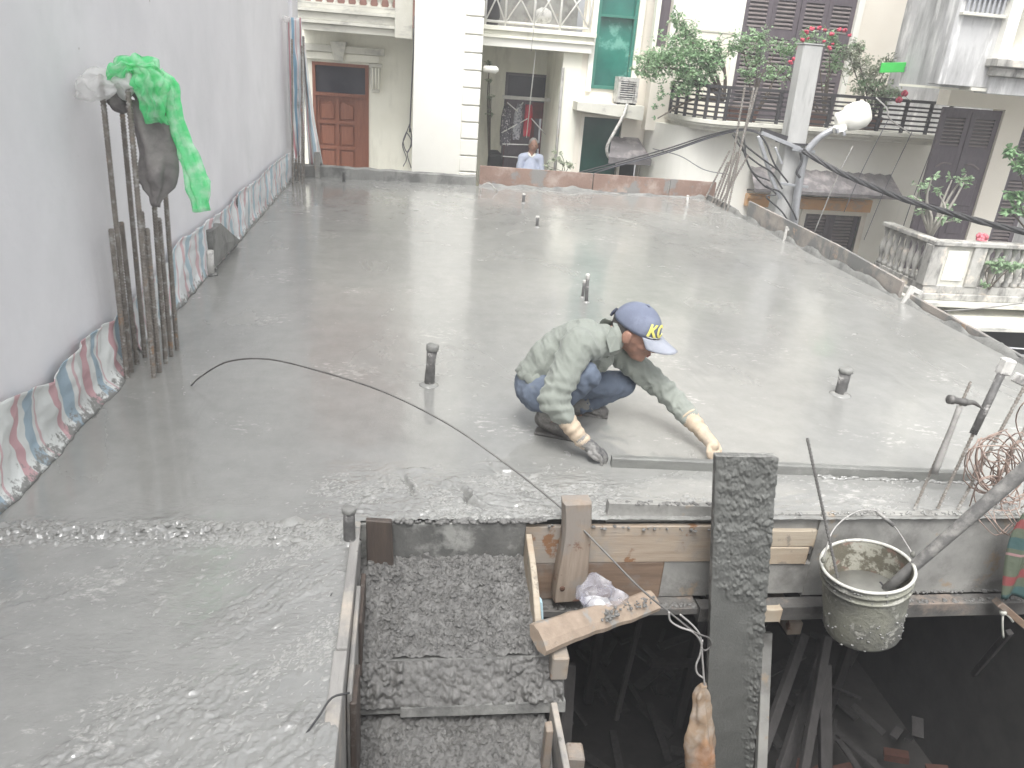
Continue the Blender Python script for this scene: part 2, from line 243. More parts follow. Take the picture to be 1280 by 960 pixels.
T_WHITE = translucent_mat('white_film', (.88, .87, .86), .25, .45, .55, (.97, .97, .97))
T_CLEAR = translucent_mat('clear_film', (.50, .50, .58), .10, .3, .34, (.95, .95, .98))
T_AMBER = translucent_mat('amber_film', (.66, .50, .36), .18, .45, .66, (.90, .84, .76))
M_ORANGEC = mat('orange_contents', (.72, .34, .11), (.55, .22, .07), scale=14, rough=.5, bump=.5, bscale=40)

for _m in (M_LEAF, M_LEAFP, M_LEAFD): thin(_m)
def striped_mat(name, period, splat, fade=1.0, ca=(.60, .20, .23), cb=(.22, .39, .52), cw=(.78, .80, .79)):
    ma = bpy.data.materials.new(name); ma.use_nodes = True; nt = ma.node_tree; L = nt.links.new; b = nt.nodes['Principled BSDF']
    uv = nt.nodes.new('ShaderNodeUVMap'); sp = nt.nodes.new('ShaderNodeSeparateXYZ'); L(uv.outputs[0], sp.inputs[0])
    d = node(nt, 'ShaderNodeMath', operation='DIVIDE'); L(sp.outputs[0], d.inputs[0]); d.inputs[1].default_value = period
    fr = node(nt, 'ShaderNodeMath', operation='FRACT'); L(d.outputs[0], fr.inputs[0])
    r = ramp(nt, fr.outputs[0], [(0, cw), (.20, ca), (.36, cw), (.40, cw), (.52, cb), (.72, cw), (.80, tuple(v*.8+.15 for v in ca)), (.84, cw)])
    r.color_ramp.interpolation = 'CONSTANT'
    tc = nt.nodes.new('ShaderNodeTexCoord')
    n = node(nt, 'ShaderNodeTexNoise', Scale=24, Detail=8, Roughness=.7); L(tc.outputs['Object'], n.inputs['Vector'])
    s = node(nt, 'ShaderNodeMath', operation='MULTIPLY_ADD'); L(sp.outputs[1], s.inputs[0]); s.inputs[1].default_value = -splat; L(n.outputs[0], s.inputs[2])
    r2 = ramp(nt, s.outputs[0], [(.38, (0, 0, 0)), (.46, (1, 1, 1))])
    mx = node(nt, 'ShaderNodeMix', data_type='RGBA'); L(r2.outputs[0], mx.inputs['Factor']); L(r.outputs[0], mx.inputs['A']); mx.inputs['B'].default_value = (.25, .25, .24, 1)
    # woven strands
    n2 = node(nt, 'ShaderNodeTexNoise', Scale=3, Detail=4); L(tc.outputs['Object'], n2.inputs['Vector'])
    r3 = ramp(nt, n2.outputs[0], [(.3, (.78, .78, .78)), (.7, (1.05, 1.05, 1.05))])
    m2 = node(nt, 'ShaderNodeMix', data_type='RGBA', blend_type='MULTIPLY'); m2.inputs['Factor'].default_value = 1; L(mx.outputs['Result'], m2.inputs['A']); L(r3.outputs[0], m2.inputs['B'])
    L(m2.outputs['Result'], b.inputs['Base Color']); b.inputs['Roughness'].default_value = .5
    nb = node(nt, 'ShaderNodeTexNoise', Scale=45, Detail=4); L(tc.outputs['Object'], nb.inputs['Vector'])
    bp = node(nt, 'ShaderNodeBump', Strength=.4, Distance=.006); L(nb.outputs[0], bp.inputs['Height']); L(bp.outputs[0], b.inputs['Normal'])
    return ma
M_TARP = striped_mat('striped_tarpaulin', .36, .75, ca=(.60, .38, .40), cb=(.36, .46, .53), cw=(.72, .74, .72))
M_TARP2 = striped_mat('faded_striped_tarpaulin', .36, .8, ca=(.62, .44, .46), cb=(.42, .54, .60), cw=(.72, .74, .74))
M_TARP3 = striped_mat('checked_tarpaulin', .42, 1.0, ca=(.62, .30, .33), cb=(.25, .42, .55))

# ------------------------------------------------------------------ mesh helpers
class MB:
    def __init__(s): s.v = []; s.f = []; s.uv = None
    def add(s, vs, fs):
        o = len(s.v); s.v += [tuple(p) for p in vs]; s.f += [tuple(i+o for i in f) for f in fs]; return s
    def box(s, x0, x1, y0, y1, z0, z1):
        return s.add([(x0, y0, z0), (x1, y0, z0), (x1, y1, z0), (x0, y1, z0), (x0, y0, z1), (x1, y0, z1), (x1, y1, z1), (x0, y1, z1)],
                     [(0, 3, 2, 1), (4, 5, 6, 7), (0, 1, 5, 4), (1, 2, 6, 5), (2, 3, 7, 6), (3, 0, 4, 7)])
    def hexa(s, q):  # eight corners, bottom ring then top ring
        return s.add(q, [(0, 3, 2, 1), (4, 5, 6, 7), (0, 1, 5, 4), (1, 2, 6, 5), (2, 3, 7, 6), (3, 0, 4, 7)])
    def beam(s, p, q, w, h, up=(0, 0, 1), w2=None, h2=None):
        p = Vector(p); q = Vector(q); d = (q-p).normalized(); u = Vector(up); a = d.cross(u).normalized(); u = a.cross(d).normalized()
        w2 = w if w2 is None else w2; h2 = h if h2 is None else h2
        return s.hexa([p-a*w/2-u*h/2, p+a*w/2-u*h/2, q+a*w2/2-u*h2/2, q-a*w2/2-u*h2/2, p-a*w/2+u*h/2, p+a*w/2+u*h/2, q+a*w2/2+u*h2/2, q-a*w2/2+u*h2/2])
    def tube(s, path, r, n=8, caps=True):
        P = [Vector(p) for p in path]; m = len(P); rs = r if isinstance(r, (list, tuple)) else [r]*m
        prev = None; rings = []
        for i in range(m):
            t = (P[min(i+1, m-1)]-P[max(i-1, 0)])
            t = t.normalized() if t.length > 1e-9 else Vector((0, 0, 1))
            if prev is None:
                a = t.orthogonal().normalized()
            else:
                a = prev - t*prev.dot(t); a = a.normalized() if a.length > 1e-6 else t.orthogonal().normalized()
            prev = a; b = t.cross(a)
            rings.append([P[i]+(a*math.cos(2*math.pi*k/n)+b*math.sin(2*math.pi*k/n))*rs[i] for k in range(n)])
        vs = [p for rg in rings for p in rg]; fs = []
        for i in range(m-1):
            for k in range(n):
                k2 = (k+1) % n; fs.append((i*n+k, i*n+k2, (i+1)*n+k2, (i+1)*n+k))
        if caps: fs.append(tuple(range(n))[::-1]); fs.append(tuple((m-1)*n+k for k in range(n)))
        return s.add(vs, fs)
    def lathe(s, c, prof, n=16, axis=None, caps=True):  # prof: (radius, height)
        c = Vector(c); ax = Vector(axis or (0, 0, 1)).normalized(); a = ax.orthogonal().normalized(); b = ax.cross(a)
        vs = []; fs = []
        for r, h in prof:
            for k in range(n): t = 2*math.pi*k/n; vs.append(c+ax*h+(a*math.cos(t)+b*math.sin(t))*r)
        for i in range(len(prof)-1):
            for k in range(n): k2 = (k+1) % n; fs.append((i*n+k, i*n+k2, (i+1)*n+k2, (i+1)*n+k))
        if caps: fs.append(tuple(range(n))[::-1]); fs.append(tuple((len(prof)-1)*n+k for k in range(n)))
        return s.add(vs, fs)
    def ell(s, c, r, n=12, m=8, rot=None):
        c = Vector(c); vs = []; fs = []; rot = rot or Matrix.Identity(3)
        for i in range(m+1):
            ph = math.pi*i/m
            for k in range(n):
                t = 2*math.pi*k/n
                vs.append(c + rot @ Vector((r[0]*math.sin(ph)*math.cos(t), r[1]*math.sin(ph)*math.sin(t), r[2]*math.cos(ph))))
        for i in range(m):
            for k in range(n): k2 = (k+1) % n; fs.append((i*n+k, (i+1)*n+k, (i+1)*n+k2, i*n+k2))
        return s.add(vs, fs)
    def quad(s, a, b, c, d): return s.add([a, b, c, d], [(0, 1, 2, 3)])
ORG = {}
def mk(name, mb, ma, parent=None, smooth=False, bevel=0, label=None, cat=None, group=None, kind=None, uv=None, clean=False):
    me = bpy.data.meshes.new(name)
    off = ORG.get(parent.name, Vector((0, 0, 0))) if parent else Vector((0, 0, 0))
    vs = [(v[0]-off.x, v[1]-off.y, v[2]-off.z) for v in mb.v]
    me.from_pydata(vs, [], mb.f)
    if uv is not None:
        ul = me.uv_layers.new(name='UVMap')
        idx = np.empty(len(me.loops), dtype=np.int32); me.loops.foreach_get('vertex_index', idx)
        ul.data.foreach_set('uv', np.asarray(uv, dtype=np.float32)[idx].ravel())
    me.materials.append(ma)
    if smooth: me.polygons.foreach_set('use_smooth', [True]*len(me.polygons))
    me.update()
    o = bpy.data.objects.new(name, me); COL.objects.link(o)
    if parent: o.parent = parent; ORG[o.name] = off
    if bevel:
        bv = o.modifiers.new('bevel', 'BEVEL'); bv.width = bevel; bv.segments = 1; bv.limit_method = 'ANGLE'
    if label: o['label'] = label
    if cat: o['category'] = cat
    if group: o['group'] = group
    if kind: o['kind'] = kind
    return o
def thing(name, label, cat, loc=(0, 0, 0), group=None, kind=None):
    o = bpy.data.objects.new(name, None); COL.objects.link(o); o.location = loc; o.empty_display_size = .1
    ORG[o.name] = Vector(loc)
    o['label'] = label; o['category'] = cat
    if group: o['group'] = group
    if kind: o['kind'] = kind
    return o
def curve(pts, n=8):
    P = [Vector(p) for p in pts]; P = [P[0]*2-P[1]] + P + [P[-1]*2-P[-2]]; out = []
    for i in range(1, len(P)-2):
        for k in range(n):
            t = k/n; a, b, c, d = P[i-1:i+3]
            out.append(.5*((2*b)+(c-a)*t+(2*a-5*b+4*c-d)*t*t+(3*b-a-3*c+d)*t**3))
    out.append(P[-2]); return out
def nz(p, s=1.0, seed=0.0): return mn.noise(Vector((p[0]*s+seed, p[1]*s-seed*.7, p[2]*s+seed*1.3)))
# vectorised value noise
def vn(x, y, seed=0):
    xi = np.floor(x).astype(np.int64); yi = np.floor(y).astype(np.int64); xf = x-xi; yf = y-yi
    def h(a, b):
        n = (a*374761393 + b*668265263 + seed*1442695041) & 0x7fffffff
        n = ((n ^ (n >> 13))*1274126177) & 0x7fffffff
        return ((n ^ (n >> 16)) & 0xffff)/65535.0
    u = xf*xf*(3-2*xf); v = yf*yf*(3-2*yf)
    return (h(xi, yi)*(1-u)+h(xi+1, yi)*u)*(1-v)+(h(xi, yi+1)*(1-u)+h(xi+1, yi+1)*u)*v
def fbm(x, y, o=5, seed=0, g=.5):
    s = 0; a = 1; t = 0
    for i in range(o): s = s+a*vn(x, y, seed+i*17); t += a; a *= g; x = x*2.03+3.1; y = y*2.03-1.7
    return s/t
def pebble(x, y, seed=0, dens=.8):
    """rounded clods of random size, one per cell"""
    xi = np.floor(x).astype(np.int64); yi = np.floor(y).astype(np.int64); best = np.zeros_like(x)
    def h(a, b, k):
        n = (a*374761393 + b*668265263 + (seed+k*97)*1442695041) & 0x7fffffff
        n = ((n ^ (n >> 13))*1274126177) & 0x7fffffff
        return ((n ^ (n >> 16)) & 0xffff)/65535.0
    for i in (-1, 0, 1):
        for j in (-1, 0, 1):
            a = xi+i; b = yi+j; r = .25+.45*h(a, b, 3); on = h(a, b, 4) < dens
            dx = x-(a+h(a, b, 1)); dy = (y-(b+h(a, b, 2)))*(.8+.5*h(a, b, 5)); best = np.maximum(best, np.where(on, np.sqrt(np.maximum(0, r*r-dx*dx-dy*dy)), 0))
    return best
def sst(a, b, x): t = np.clip((x-a)/(b-a), 0, 1); return t*t*(3-2*t)
def heightgrid(name, X, Yv, fz, ma, keep=None, kind='structure', parent=None):
    gx, gy = np.meshgrid(X, Yv, indexing='ij'); gz = fz(gx, gy)
    nx, ny = gx.shape; V = np.stack([gx.ravel(), gy.ravel(), gz.ravel()], 1)
    i = np.arange(nx-1)[:, None]; j = np.arange(ny-1)[None, :]; a = i*ny+j
    Fq = np.stack([a, a+ny, a+ny+1, a+1], -1).reshape(-1, 4)
    if keep is not None:
        k = keep((gx[:-1, :-1]+gx[1:, 1:])/2, (gy[:-1, :-1]+gy[1:, 1:])/2).ravel(); Fq = Fq[k]
    me = bpy.data.meshes.new(name)
    off = ORG.get(parent.name, Vector((0, 0, 0))) if parent else Vector((0, 0, 0))
    V = V - np.array(off)[None, :]
    me.vertices.add(len(V)); me.vertices.foreach_set('co', V.astype(np.float32).ravel())
    me.loops.add(Fq.size); me.loops.foreach_set('vertex_index', Fq.astype(np.int32).ravel())
    me.polygons.add(len(Fq)); me.polygons.foreach_set('loop_start', np.arange(0, Fq.size, 4, dtype=np.int32)); me.polygons.foreach_set('loop_total', np.full(len(Fq), 4, dtype=np.int32))
    me.update(calc_edges=True); me.validate()
    me.polygons.foreach_set('use_smooth', [True]*len(me.polygons)); me.materials.append(ma)
    o = bpy.data.objects.new(name, me); COL.objects.link(o)
    if parent: o.parent = parent
    if kind: o['kind'] = kind
    return o

#@@SECTION1 structure
XL, XR, YN, YF = -1.57, 4.30, 2.66, 11.15
HX = -0.165
# ground of the alley and of the storey under the slab
g = MB().add([(-60, -60, -5.2), (60, -60, -5.2), (60, 60, -5.2), (-60, 60, -5.2)], [(0, 1, 2, 3)])
mk('ground', g, M_GROUND, kind='structure')

def slab_h(x, y):
    z = .004*(fbm(x*1.4, y*.9, 3, 3)-.5)
    z = z + .0022*(fbm(x*6+y*2, y*5-x*1.5, 4, 9)-.5)
    nearz = 1-sst(2.7, 3.7, y)
    left = 1-sst(-.30, -.05, x)
    # unfloated zone close to the photographer: trowel ridges running up to the right
    ww = fbm(x*3.1, y*3.1, 4, 71); wv = fbm(x*2.3+5, y*2.3, 3, 72)
    t = (x*.75+y*.66)+.10*wv; q = (y*.75-x*.66)+.16*ww+.05*wv
    rid = np.abs(fbm(t*5+ww*2, q*24, 4, 21)-.5); rid2 = np.abs(fbm(t*15+ww*6, q*44+ww*7, 4, 23, .6)-.5)
    zone = (1-sst(2.40, 2.62, y+.05*fbm(x*4, y*4, 3, 5)))*left
    # floated smooth in places, torn and smeared in bands, most of it beside the stair
    bandm = sst(.50, .62, fbm(t*1.6, q*5.5, 3, 31)+.10*sst(-1.0, -.35, x))
    amt = .12+.88*bandm
    z = z + zone*amt*(.014*(.22-rid) + .016*(.2-rid2) + .014*(.2-np.abs(fbm(x*50+t*34, y*58, 3, 24)-.5)) + .006*pebble(x*40+ww*4, y*48, 7, .3))
    # torn ridge where the screeded part ends
    yc = 2.585+.035*(fbm(x*5, y*0+1, 3, 77)-.5)
    band = np.exp(-((y-yc)/(.040+.05*fbm(x*6, x*0, 2, 5)))**2)*left*(1-.45*sst(-.9, -.5, x))
    z = z + band*(.022*fbm(x*16, y*24, 4, 55, .6)-.004 + .030*pebble(x*26, y*34+ww*2, 8, .75) + .016*pebble(x*60, y*66, 9, .6))
    # churned ripples behind the stair form and along the edge board
    m3 = sst(-.45, -.15, x)*(1-sst(.75, 1.15, x))*(1-sst(2.85, 3.18, y+.12*(fbm(x*3, y*3, 3, 66)-.5)))*sst(2.3, 2.6, y)
    wq = fbm(x*4, y*4, 3, 4)
    z = z + m3*(.034*(.25-np.abs(fbm(x*9+3*wq, y*24-2*wq, 5, 88, .6)-.5)) + .014*(.2-np.abs(fbm(x*30+4*wq, y*48, 3, 89)-.5)) + .005*pebble(x*50, y*55, 5, .3))
    m4 = sst(.6, 1.0, x)*(1-sst(2.74, 3.05, y))
    z = z + m4*(.008*(fbm(x*12, y*22, 4, 12)-.5) + .012*(.25-np.abs(fbm(x*24, y*46, 4, 13)-.5))*(1-sst(2.7, 2.95, y)))
    # dug holes by the worker's reach
    wx = x+.05*(fbm(x*16, y*16, 3, 201)-.5); wy = y+.05*(fbm(x*16, y*16, 3, 202)-.5)
    for cx, cy, rx, ry, d, an in ((.27, 2.84, .014, .085, .034, .5), (.02, 2.93, .012, .09, .024, .35), (.47, 3.05, .012, .07, .024, 1.0), (.42, 3.14, .05, .02, -.014, .2), (.05, 3.07, .05, .018, -.014, 0), (.18, 2.95, .06, .02, -.012, .8)):
        ca, sa = math.cos(an), math.sin(an); u = (wx-cx)*ca+(wy-cy)*sa; v_ = -(wx-cx)*sa+(wy-cy)*ca; e = (u/rx)**2+(v_/ry)**2
        z = z - d*np.exp(-e) + (.35*d*np.exp(-((u-2.2*rx)/rx)**2-(v_/ry)**2) if d > 0 else 0)
    # footprints near the squatting man
    m5 = np.exp(-(((x-.9)/.35)**2+((y-3.42)/.25)**2))
    z = z + m5*(.010*(fbm(x*20, y*22, 4, 15)-.5)+.006*pebble(x*26, y*26, 16, .4))
    return z
def keep_near(x, y): return ~((x > HX) & (y < YN))
XM, YM = .95, 3.24
xs = np.linspace(XL, XM, 500); ys = np.linspace(1.30, YM, 390)
heightgrid('floor_slab', xs, ys, slab_h, M_WET, keep_near)
xs = np.linspace(XM, XR, 420); ys = np.linspace(YN, YM, 90)
heightgrid('floor_slab', xs, ys, slab_h, M_WET)
heightgrid('floor_slab', np.linspace(XL, XR, 330), np.linspace(YM, YF, 420), slab_h, M_WET)
b = MB(); b.box(XL, HX, -3, 1.30, -.12, .0); b.box(HX, XR, -3, 1.32, -.12, 0)
mk('near_slab_pit_shade', b, M_WET, kind='structure')  # unseen floor under the camera, extended over the opening to shade the pit
b = MB(); b.box(XL-.0, HX-.03, 1.3, 2.64, -.12, -.02); b.box(XL, XR, 2.74, YF, -.12, -.02); b.box(XL, HX-.03, 2.64, 2.74, -.12, -.02); b.box(HX-.02, XR, 2.720, 2.738, -.12, -.006)
mk('slab_underside', b, M_CEMCOAT, kind='structure')

def shards(name, n, box, dens, size, ma, seed, ang=.72, spread=.5):  # low pale flecks added to imitate water glints on the slab
    rg = np.random.RandomState(seed); X = rg.uniform(box[0], box[1], n*6); Y_ = rg.uniform(box[2], box[3], n*6); k = (rg.rand(n*6) < dens(X, Y_)) & keep_near(X+.02, Y_-.0) & keep_near(X, Y_-.01); X = X[k][:n]; Y_ = Y_[k][:n]; Z = slab_h(X, Y_)
    m = len(X); a = ang+rg.normal(0, spread, m); L_ = size*rg.lognormal(0, .45, m); W = L_*rg.uniform(.18, .6, m); Hh = L_*rg.uniform(.16, .42, m)
    c, s_ = np.cos(a), np.sin(a)
    def P(u, v, w_): return np.stack([X+c*u*L_-s_*v*W, Y_+s_*u*L_+c*v*W, Z+w_*Hh], 1)
    V_ = np.stack([P(-1, 0, -.3), P(-.3, -1, -.3), P(1, -.1, -.3), P(.2, 1, -.3), P(-.35, .1, .8), P(.4, .15, 1)], 1).reshape(-1, 3)
    F_ = [(0, 1, 4), (1, 5, 4), (1, 2, 5), (2, 3, 5), (3, 4, 5), (3, 0, 4)]
    mb = MB(); mb.v = [tuple(p) for p in V_.tolist()]; mb.f = [tuple(6*i+q for q in f) for i in range(m) for f in F_]
    return mk(name, mb, ma, smooth=True, kind='stuff', label='added pale flecks of wet cement paste imitating water glints on the unfloated slab', cat='cement paste')
M_GLINT = mat('glint_paste', (.36, .36, .34), (.27, .27, .255), scale=20, rough=.12, bump=.2, spec=.9, coat=.6)  # paleness stands in for bright glints
def d1(x, y): return (sst(.48, .66, fbm((x*.75+y*.66)*1.6+1, (y*.75-x*.66)*6+.8*fbm(x*3, y*3, 3, 71), 4, 31))*.9+.05)*(.18+.82*sst(-1.1, -.3, x))
shards('glint_flecks', 5200, (XL+.05, HX-.02, 1.35, 2.56), d1, .0075, M_GLINT, 3)
shards('glint_flecks', 1500, (XL+.05, HX, 2.50, 2.66), lambda x, y: .5+.4*(x > -.9), .011, M_GLINT, 4, .3, .7)
def d2(x, y): return sst(.44, .62, fbm(x*6, y*11, 4, 88))*(1-sst(2.85, 3.2, y))*sst(-.5, -.2, x)*(1-.75*sst(.7, 1.2, x))
shards('glint_flecks', 3600, (-.5, XR-.1, YN+.004, 3.2), d2, .0085, M_GLINT, 5, .35, .6)
shards('glint_flecks', 420, (XL+.1, XR-.1, 2.8, 6.0), lambda x, y: sst(.52, .66, fbm(x*2, y*2, 3, 90)), .0055, M_GLINT, 6, .4, .6)
# storey below
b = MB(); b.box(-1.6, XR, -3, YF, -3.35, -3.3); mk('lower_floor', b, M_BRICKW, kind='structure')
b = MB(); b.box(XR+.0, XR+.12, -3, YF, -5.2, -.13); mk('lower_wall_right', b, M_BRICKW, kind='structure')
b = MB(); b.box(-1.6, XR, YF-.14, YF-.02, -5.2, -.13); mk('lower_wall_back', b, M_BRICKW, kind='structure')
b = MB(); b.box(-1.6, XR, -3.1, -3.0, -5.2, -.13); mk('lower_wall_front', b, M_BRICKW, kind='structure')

# neighbour's gable wall on the left
wl = thing('party_wall', 'tall pale lavender rendered wall bounding the slab on the left', 'wall', (XL-.2, 5, -5.2))
def wallplate(name, y0, y1, z0, z1, x, ma, parent, flip=1):
    yy = np.linspace(y0, y1, 90); zz = np.linspace(z0, z1, 60); v = []; f = []
    for a in yy:
        for c in zz: v.append((x+.010*nz((0, a, c), .9, 3)+.004*nz((0, a, c), 3, 8), a, c))
    for i in range(89):
        for j in range(59): q = i*60+j; f.append((q, q+60, q+61, q+1))
    return mk(name, MB().add(v, f), ma, parent, smooth=True)
wallplate('wall_face', -3.2, 11.35, -5.2, 7.5, XL-.012, M_WALL, wl)
b = MB(); b.box(XL-.4, XL-.03, -3.2, 11.35, -5.2, 7.5); mk('wall_core', b, M_WALL, wl)
b = MB(); b.box(XL-.4, XL+.03, 11.352, 11.9, -5.2, 7.5); mk('pilaster', b, M_WALL, wl, bevel=.01)

#@@SECTION2 edges
# far kerb of mortar, left half
kb = thing('edge_kerb', 'low grey mortar kerb along the far edge, left of the orange board', 'kerb', (-.3, YF+.06, 0))
def lumpy(x0, x1, y0, y1, z0, zt, name, ma, parent, seed=0, n=60, amp=.012):
    v = []; f = []
    for i in range(n+1):
        t = i/n; x = x0+(x1-x0)*t; y = 0
        zt_ = (zt[0]+(zt[1]-zt[0])*t) + amp*nz((x, seed, 0), 6)
        for (yy, zz) in ((y0, z0), (y0+.01*nz((x, 3, seed), 9), zt_-.01), (y0+.015, zt_), (y1, zt_+.003), (y1, z0)): v.append((x, yy, zz))
    for i in range(n):
        for j in range(4): q = i*5+j; f.append((q, q+5, q+6, q+1))
    f.append((0, 1, 2, 3, 4)); f.append(tuple(n*5+k for k in (4, 3, 2, 1, 0)))
    return mk(name, MB().add(v, f), ma, parent)
zl = YP(402, 207, YF).z; zr = YP(590, 221, YF).z
lumpy(XL, .93, YF, YF+.12, -.2, (zl, zr), 'mortar_face', M_CURB, kb, 1)
fb = thing('edge_form', 'orange brown form boards along the far edge of the slab', 'formwork', (2.7, YF+.05, 0))
xa = YP(600, 207, YF).x
cuts = [600, 742, 838, 896]
for i in range(3):
    pa = YP(cuts[i]+(1 if i else 0), 207+(cuts[i]-600)*(228-207)/295, YF-.005*i); pb = YP(cuts[i+1], 207+(cuts[i+1]-600)*(228-207)/295, YF-.005*i)
    b = MB(); b.hexa([(pa.x, YF-.004*i, -.1), (pb.x, YF-.004*i, -.1), (pb.x, YF+.035-.004*i, -.1), (pa.x, YF+.035-.004*i, -.1), (pa.x, YF-.004*i, pa.z), (pb.x, YF-.004*i, pb.z), (pb.x, YF+.035-.004*i, pb.z), (pa.x, YF+.035-.004*i, pa.z)])
    mk('board', b, M_RUSTB, fb, bevel=.004)
# mortar smeared at the foot of the boards
def smear(name, p, q, h, t, seed, parent, side, ma=M_CURB, n=70):
    p = Vector(p); q = Vector(q); v = []; f = []; nn = Vector(side)
    for i in range(n+1):
        c = p.lerp(q, i/n); hh = max(.012, h*(.6+1.1*nz(c, 3.2, seed)+.5*nz(c, 11, seed)))
        for (o, z) in ((t, -.01), (t*.6, hh*.3), (t*.12, hh), (0, hh+.002)): v.append(c+nn*o+Vector((0, 0, z)))
    for i in range(n):
        for j in range(3): a = i*4+j; f.append((a, a+4, a+5, a+1))
    return mk(name, MB().add(v, f), ma, parent, smooth=True)
smear('mortar_smear', (xa, YF-.012, 0), (XR, YF-.012, 0), .05, .02, 4, fb, (0, -1, 0))

# right-hand edge boards
rb = thing('edge_form', 'muddy side boards running down the right edge of the slab', 'formwork', (XR, 8, 0))
RXB = XR+.02
def rboard(pxa, pxb, th, dx=0, mat_=M_RBOARD):
    A = XP(*pxa, RXB+dx); B = XP(*pxb, RXB+dx)
    b = MB(); x0 = RXB+dx; x1 = x0+th
    b.hexa([(x0, A.y, -.1), (x1, A.y, -.1), (x1, B.y, -.1), (x0, B.y, -.1), (x0, A.y, A.z), (x1, A.y, A.z), (x1, B.y, B.z), (x0, B.y, B.z)])
    mk('board', b, mat_, rb, bevel=.004); return A, B
A1, B1 = rboard((936, 251), (1040, 303), .03); A2, B2 = rboard((1041, 303), (1128, 352), .03, .004)
A3, B3 = rboard((1134, 366), (1208, 406), .03, .002); A4, B4 = rboard((1209, 406), (1278, 446), .03, .006)
A5, B5 = rboard((1279, 447), (1420, 545), .03, .002)
smear('mortar_smear', (RXB-.008, 10.3, 0), (RXB-.008, 3.2, 0), .06, .025, 9, rb, (-1, 0, 0), n=120)
b = MB(); b.box(RXB, RXB+.04, 10.25, YF+.03, -.1, .06); mk('end_block', b, M_CURB, rb)
# pegs clamping the side boards
def peg(p, hgt, lean, label, wdt=.035, ma=M_PVC):
    t = thing('edge_peg', label, 'peg', p); p = Vector(p)
    b = MB(); b.beam(p+Vector((0, 0, -.03)), p+Vector((lean, 0, hgt)), wdt, wdt*.7, (0, 1, 0)); mk('stake', b, ma, t, bevel=.004)
    b = MB(); b.beam(p+Vector((lean*.9-.0, 0, hgt*.85)), p+Vector((lean+.09, .0, hgt*.62)), wdt*.8, wdt*.6, (0, 1, 0)); mk('cross_piece', b, ma, t, bevel=.003)
peg((RXB-.03, XP(1133, 380, RXB).y, 0), .15, .05, 'white cement splashed peg where the two side boards meet', .05)
peg((RXB-.03, XP(984, 297, RXB).y, 0), .16, .0, 'slim pale peg against the side board near the utility pole', .03)

# near edge formwork, seen face on
nf = thing('edge_form', 'rough timber formwork closing the near edge above the dark opening', 'formwork', (1.3, YN, -.3))
def fboard(x0, x1, z0, z1, ma, y=YN, th=.025, name='board', zt2=None, bev=.003):
    b = MB(); zt2 = z1 if zt2 is None else zt2
    n = 14; v = []; f = []
    for i in range(n+1):
        t = i/n; x = x0+(x1-x0)*t; w1 = .0025*nz((x, z1, 1), 9); w0 = .0025*nz((x, z0, 5), 9)
        v += [(x, y, z0+w0), (x, y+th, z0+w0), (x, y+th, z1+(zt2-z1)*t+w1), (x, y, z1+(zt2-z1)*t+w1)]
    for i in range(n):
        for j in range(4): a = i*4; k = (j+1) % 4; f.append((a+j, a+4+j, a+4+k, a+k))
    f.append((3, 2, 1, 0)); f.append(tuple(n*4+k for k in range(4)))
    b.add(v, f); return mk(name, b, ma, nf, bevel=bev)
fboard(-.168, .50, -.20, -.008, M_CEMCOAT, YN-.004, .03)
fboard(.502, 1.335, -.212, -.03, M_WOODL)
fboard(.502, 1.12, -.40, -.215, M_WOODB, YN+.003)
fboard(1.122, 1.34, -.40, -.215, M_PANELG, YN+.006)
fboard(.845, 1.335, -.026, .068, M_PANELG, YN+.028, .03, zt2=.05)
fboard(1.337, 2.6, -.20, .012, M_PANELG, YN+.03, .025)
fboard(1.45, 1.79, -.145, -.062, M_WOODP, YN+.008)
fboard(1.45, 1.77, -.235, -.147, M_WOODP, YN+.004)
fboard(1.34, 1.80, -.40, -.237, M_PANELG, YN+.012)
fboard(1.80, 3.25, -.42, .01, M_PANELG, YN+.020, .02)
fboard(1.30, 3.3, -.50, -.425, M_JOIST, YN-.05, .07, name='joist')
fboard(.50, 1.28, -.44, -.405, M_JOIST, YN-.07, .09, name='ledge')
fboard(1.52, 1.66, -.475, -.405, M_WOODP, YN-.09, .035, name='block')
# cement clots on the tops and ledges
def clots(name, p, q, n, r, ma, parent, seed=0, spread=.01):
    rr = random.Random(seed); b = MB(); p = Vector(p); q = Vector(q)
    for i in range(n):
        c = p.lerp(q, rr.random())+Vector((rr.uniform(-spread, spread), rr.uniform(-spread, spread), rr.uniform(0, r*.3))); s = r*rr.uniform(.4, 1.1)
        b.ell(c, (s*rr.uniform(.8, 1.5), s*rr.uniform(.7, 1.1), s*rr.uniform(.4, .8)), 6, 4, Matrix.Rotation(rr.uniform(0, 3), 3, 'Z'))
    return mk(name, b, ma, parent, smooth=True, kind='stuff')
clots('cement_clots', (-.1, YN-.003, .0), (.6, YN-.003, .0), 90, .014, M_ROUGH, nf, 1)
clots('cement_clots', (.86, YN+.04, .062), (1.33, YN+.04, .05), 60, .010, M_ROUGH, nf, 2)
clots('cement_clots', (1.6, YN+.03, .012), (2.9, YN+.03, .012), 120, .007, M_WET, nf, 3)
clots('cement_clots', (.52, YN-.004, -.02), (1.33, YN-.004, -.05), 26, .010, M_ROUGH, nf, 14, .012)
clots('cement_clots', (1.9, YN+.018, -.41), (3.2, YN+.018, -.41), 160, .010, M_ROUGH, nf, 15, .014)
clots('cement_clots', (.55, YN-.05, -.405), (1.28, YN-.05, -.405), 60, .012, M_ROUGH, nf, 4)
clots('cement_clots', (1.9, YN-.03, -.425), (3.2, YN-.03, -.425), 120, .011, M_ROUGH, nf, 5)
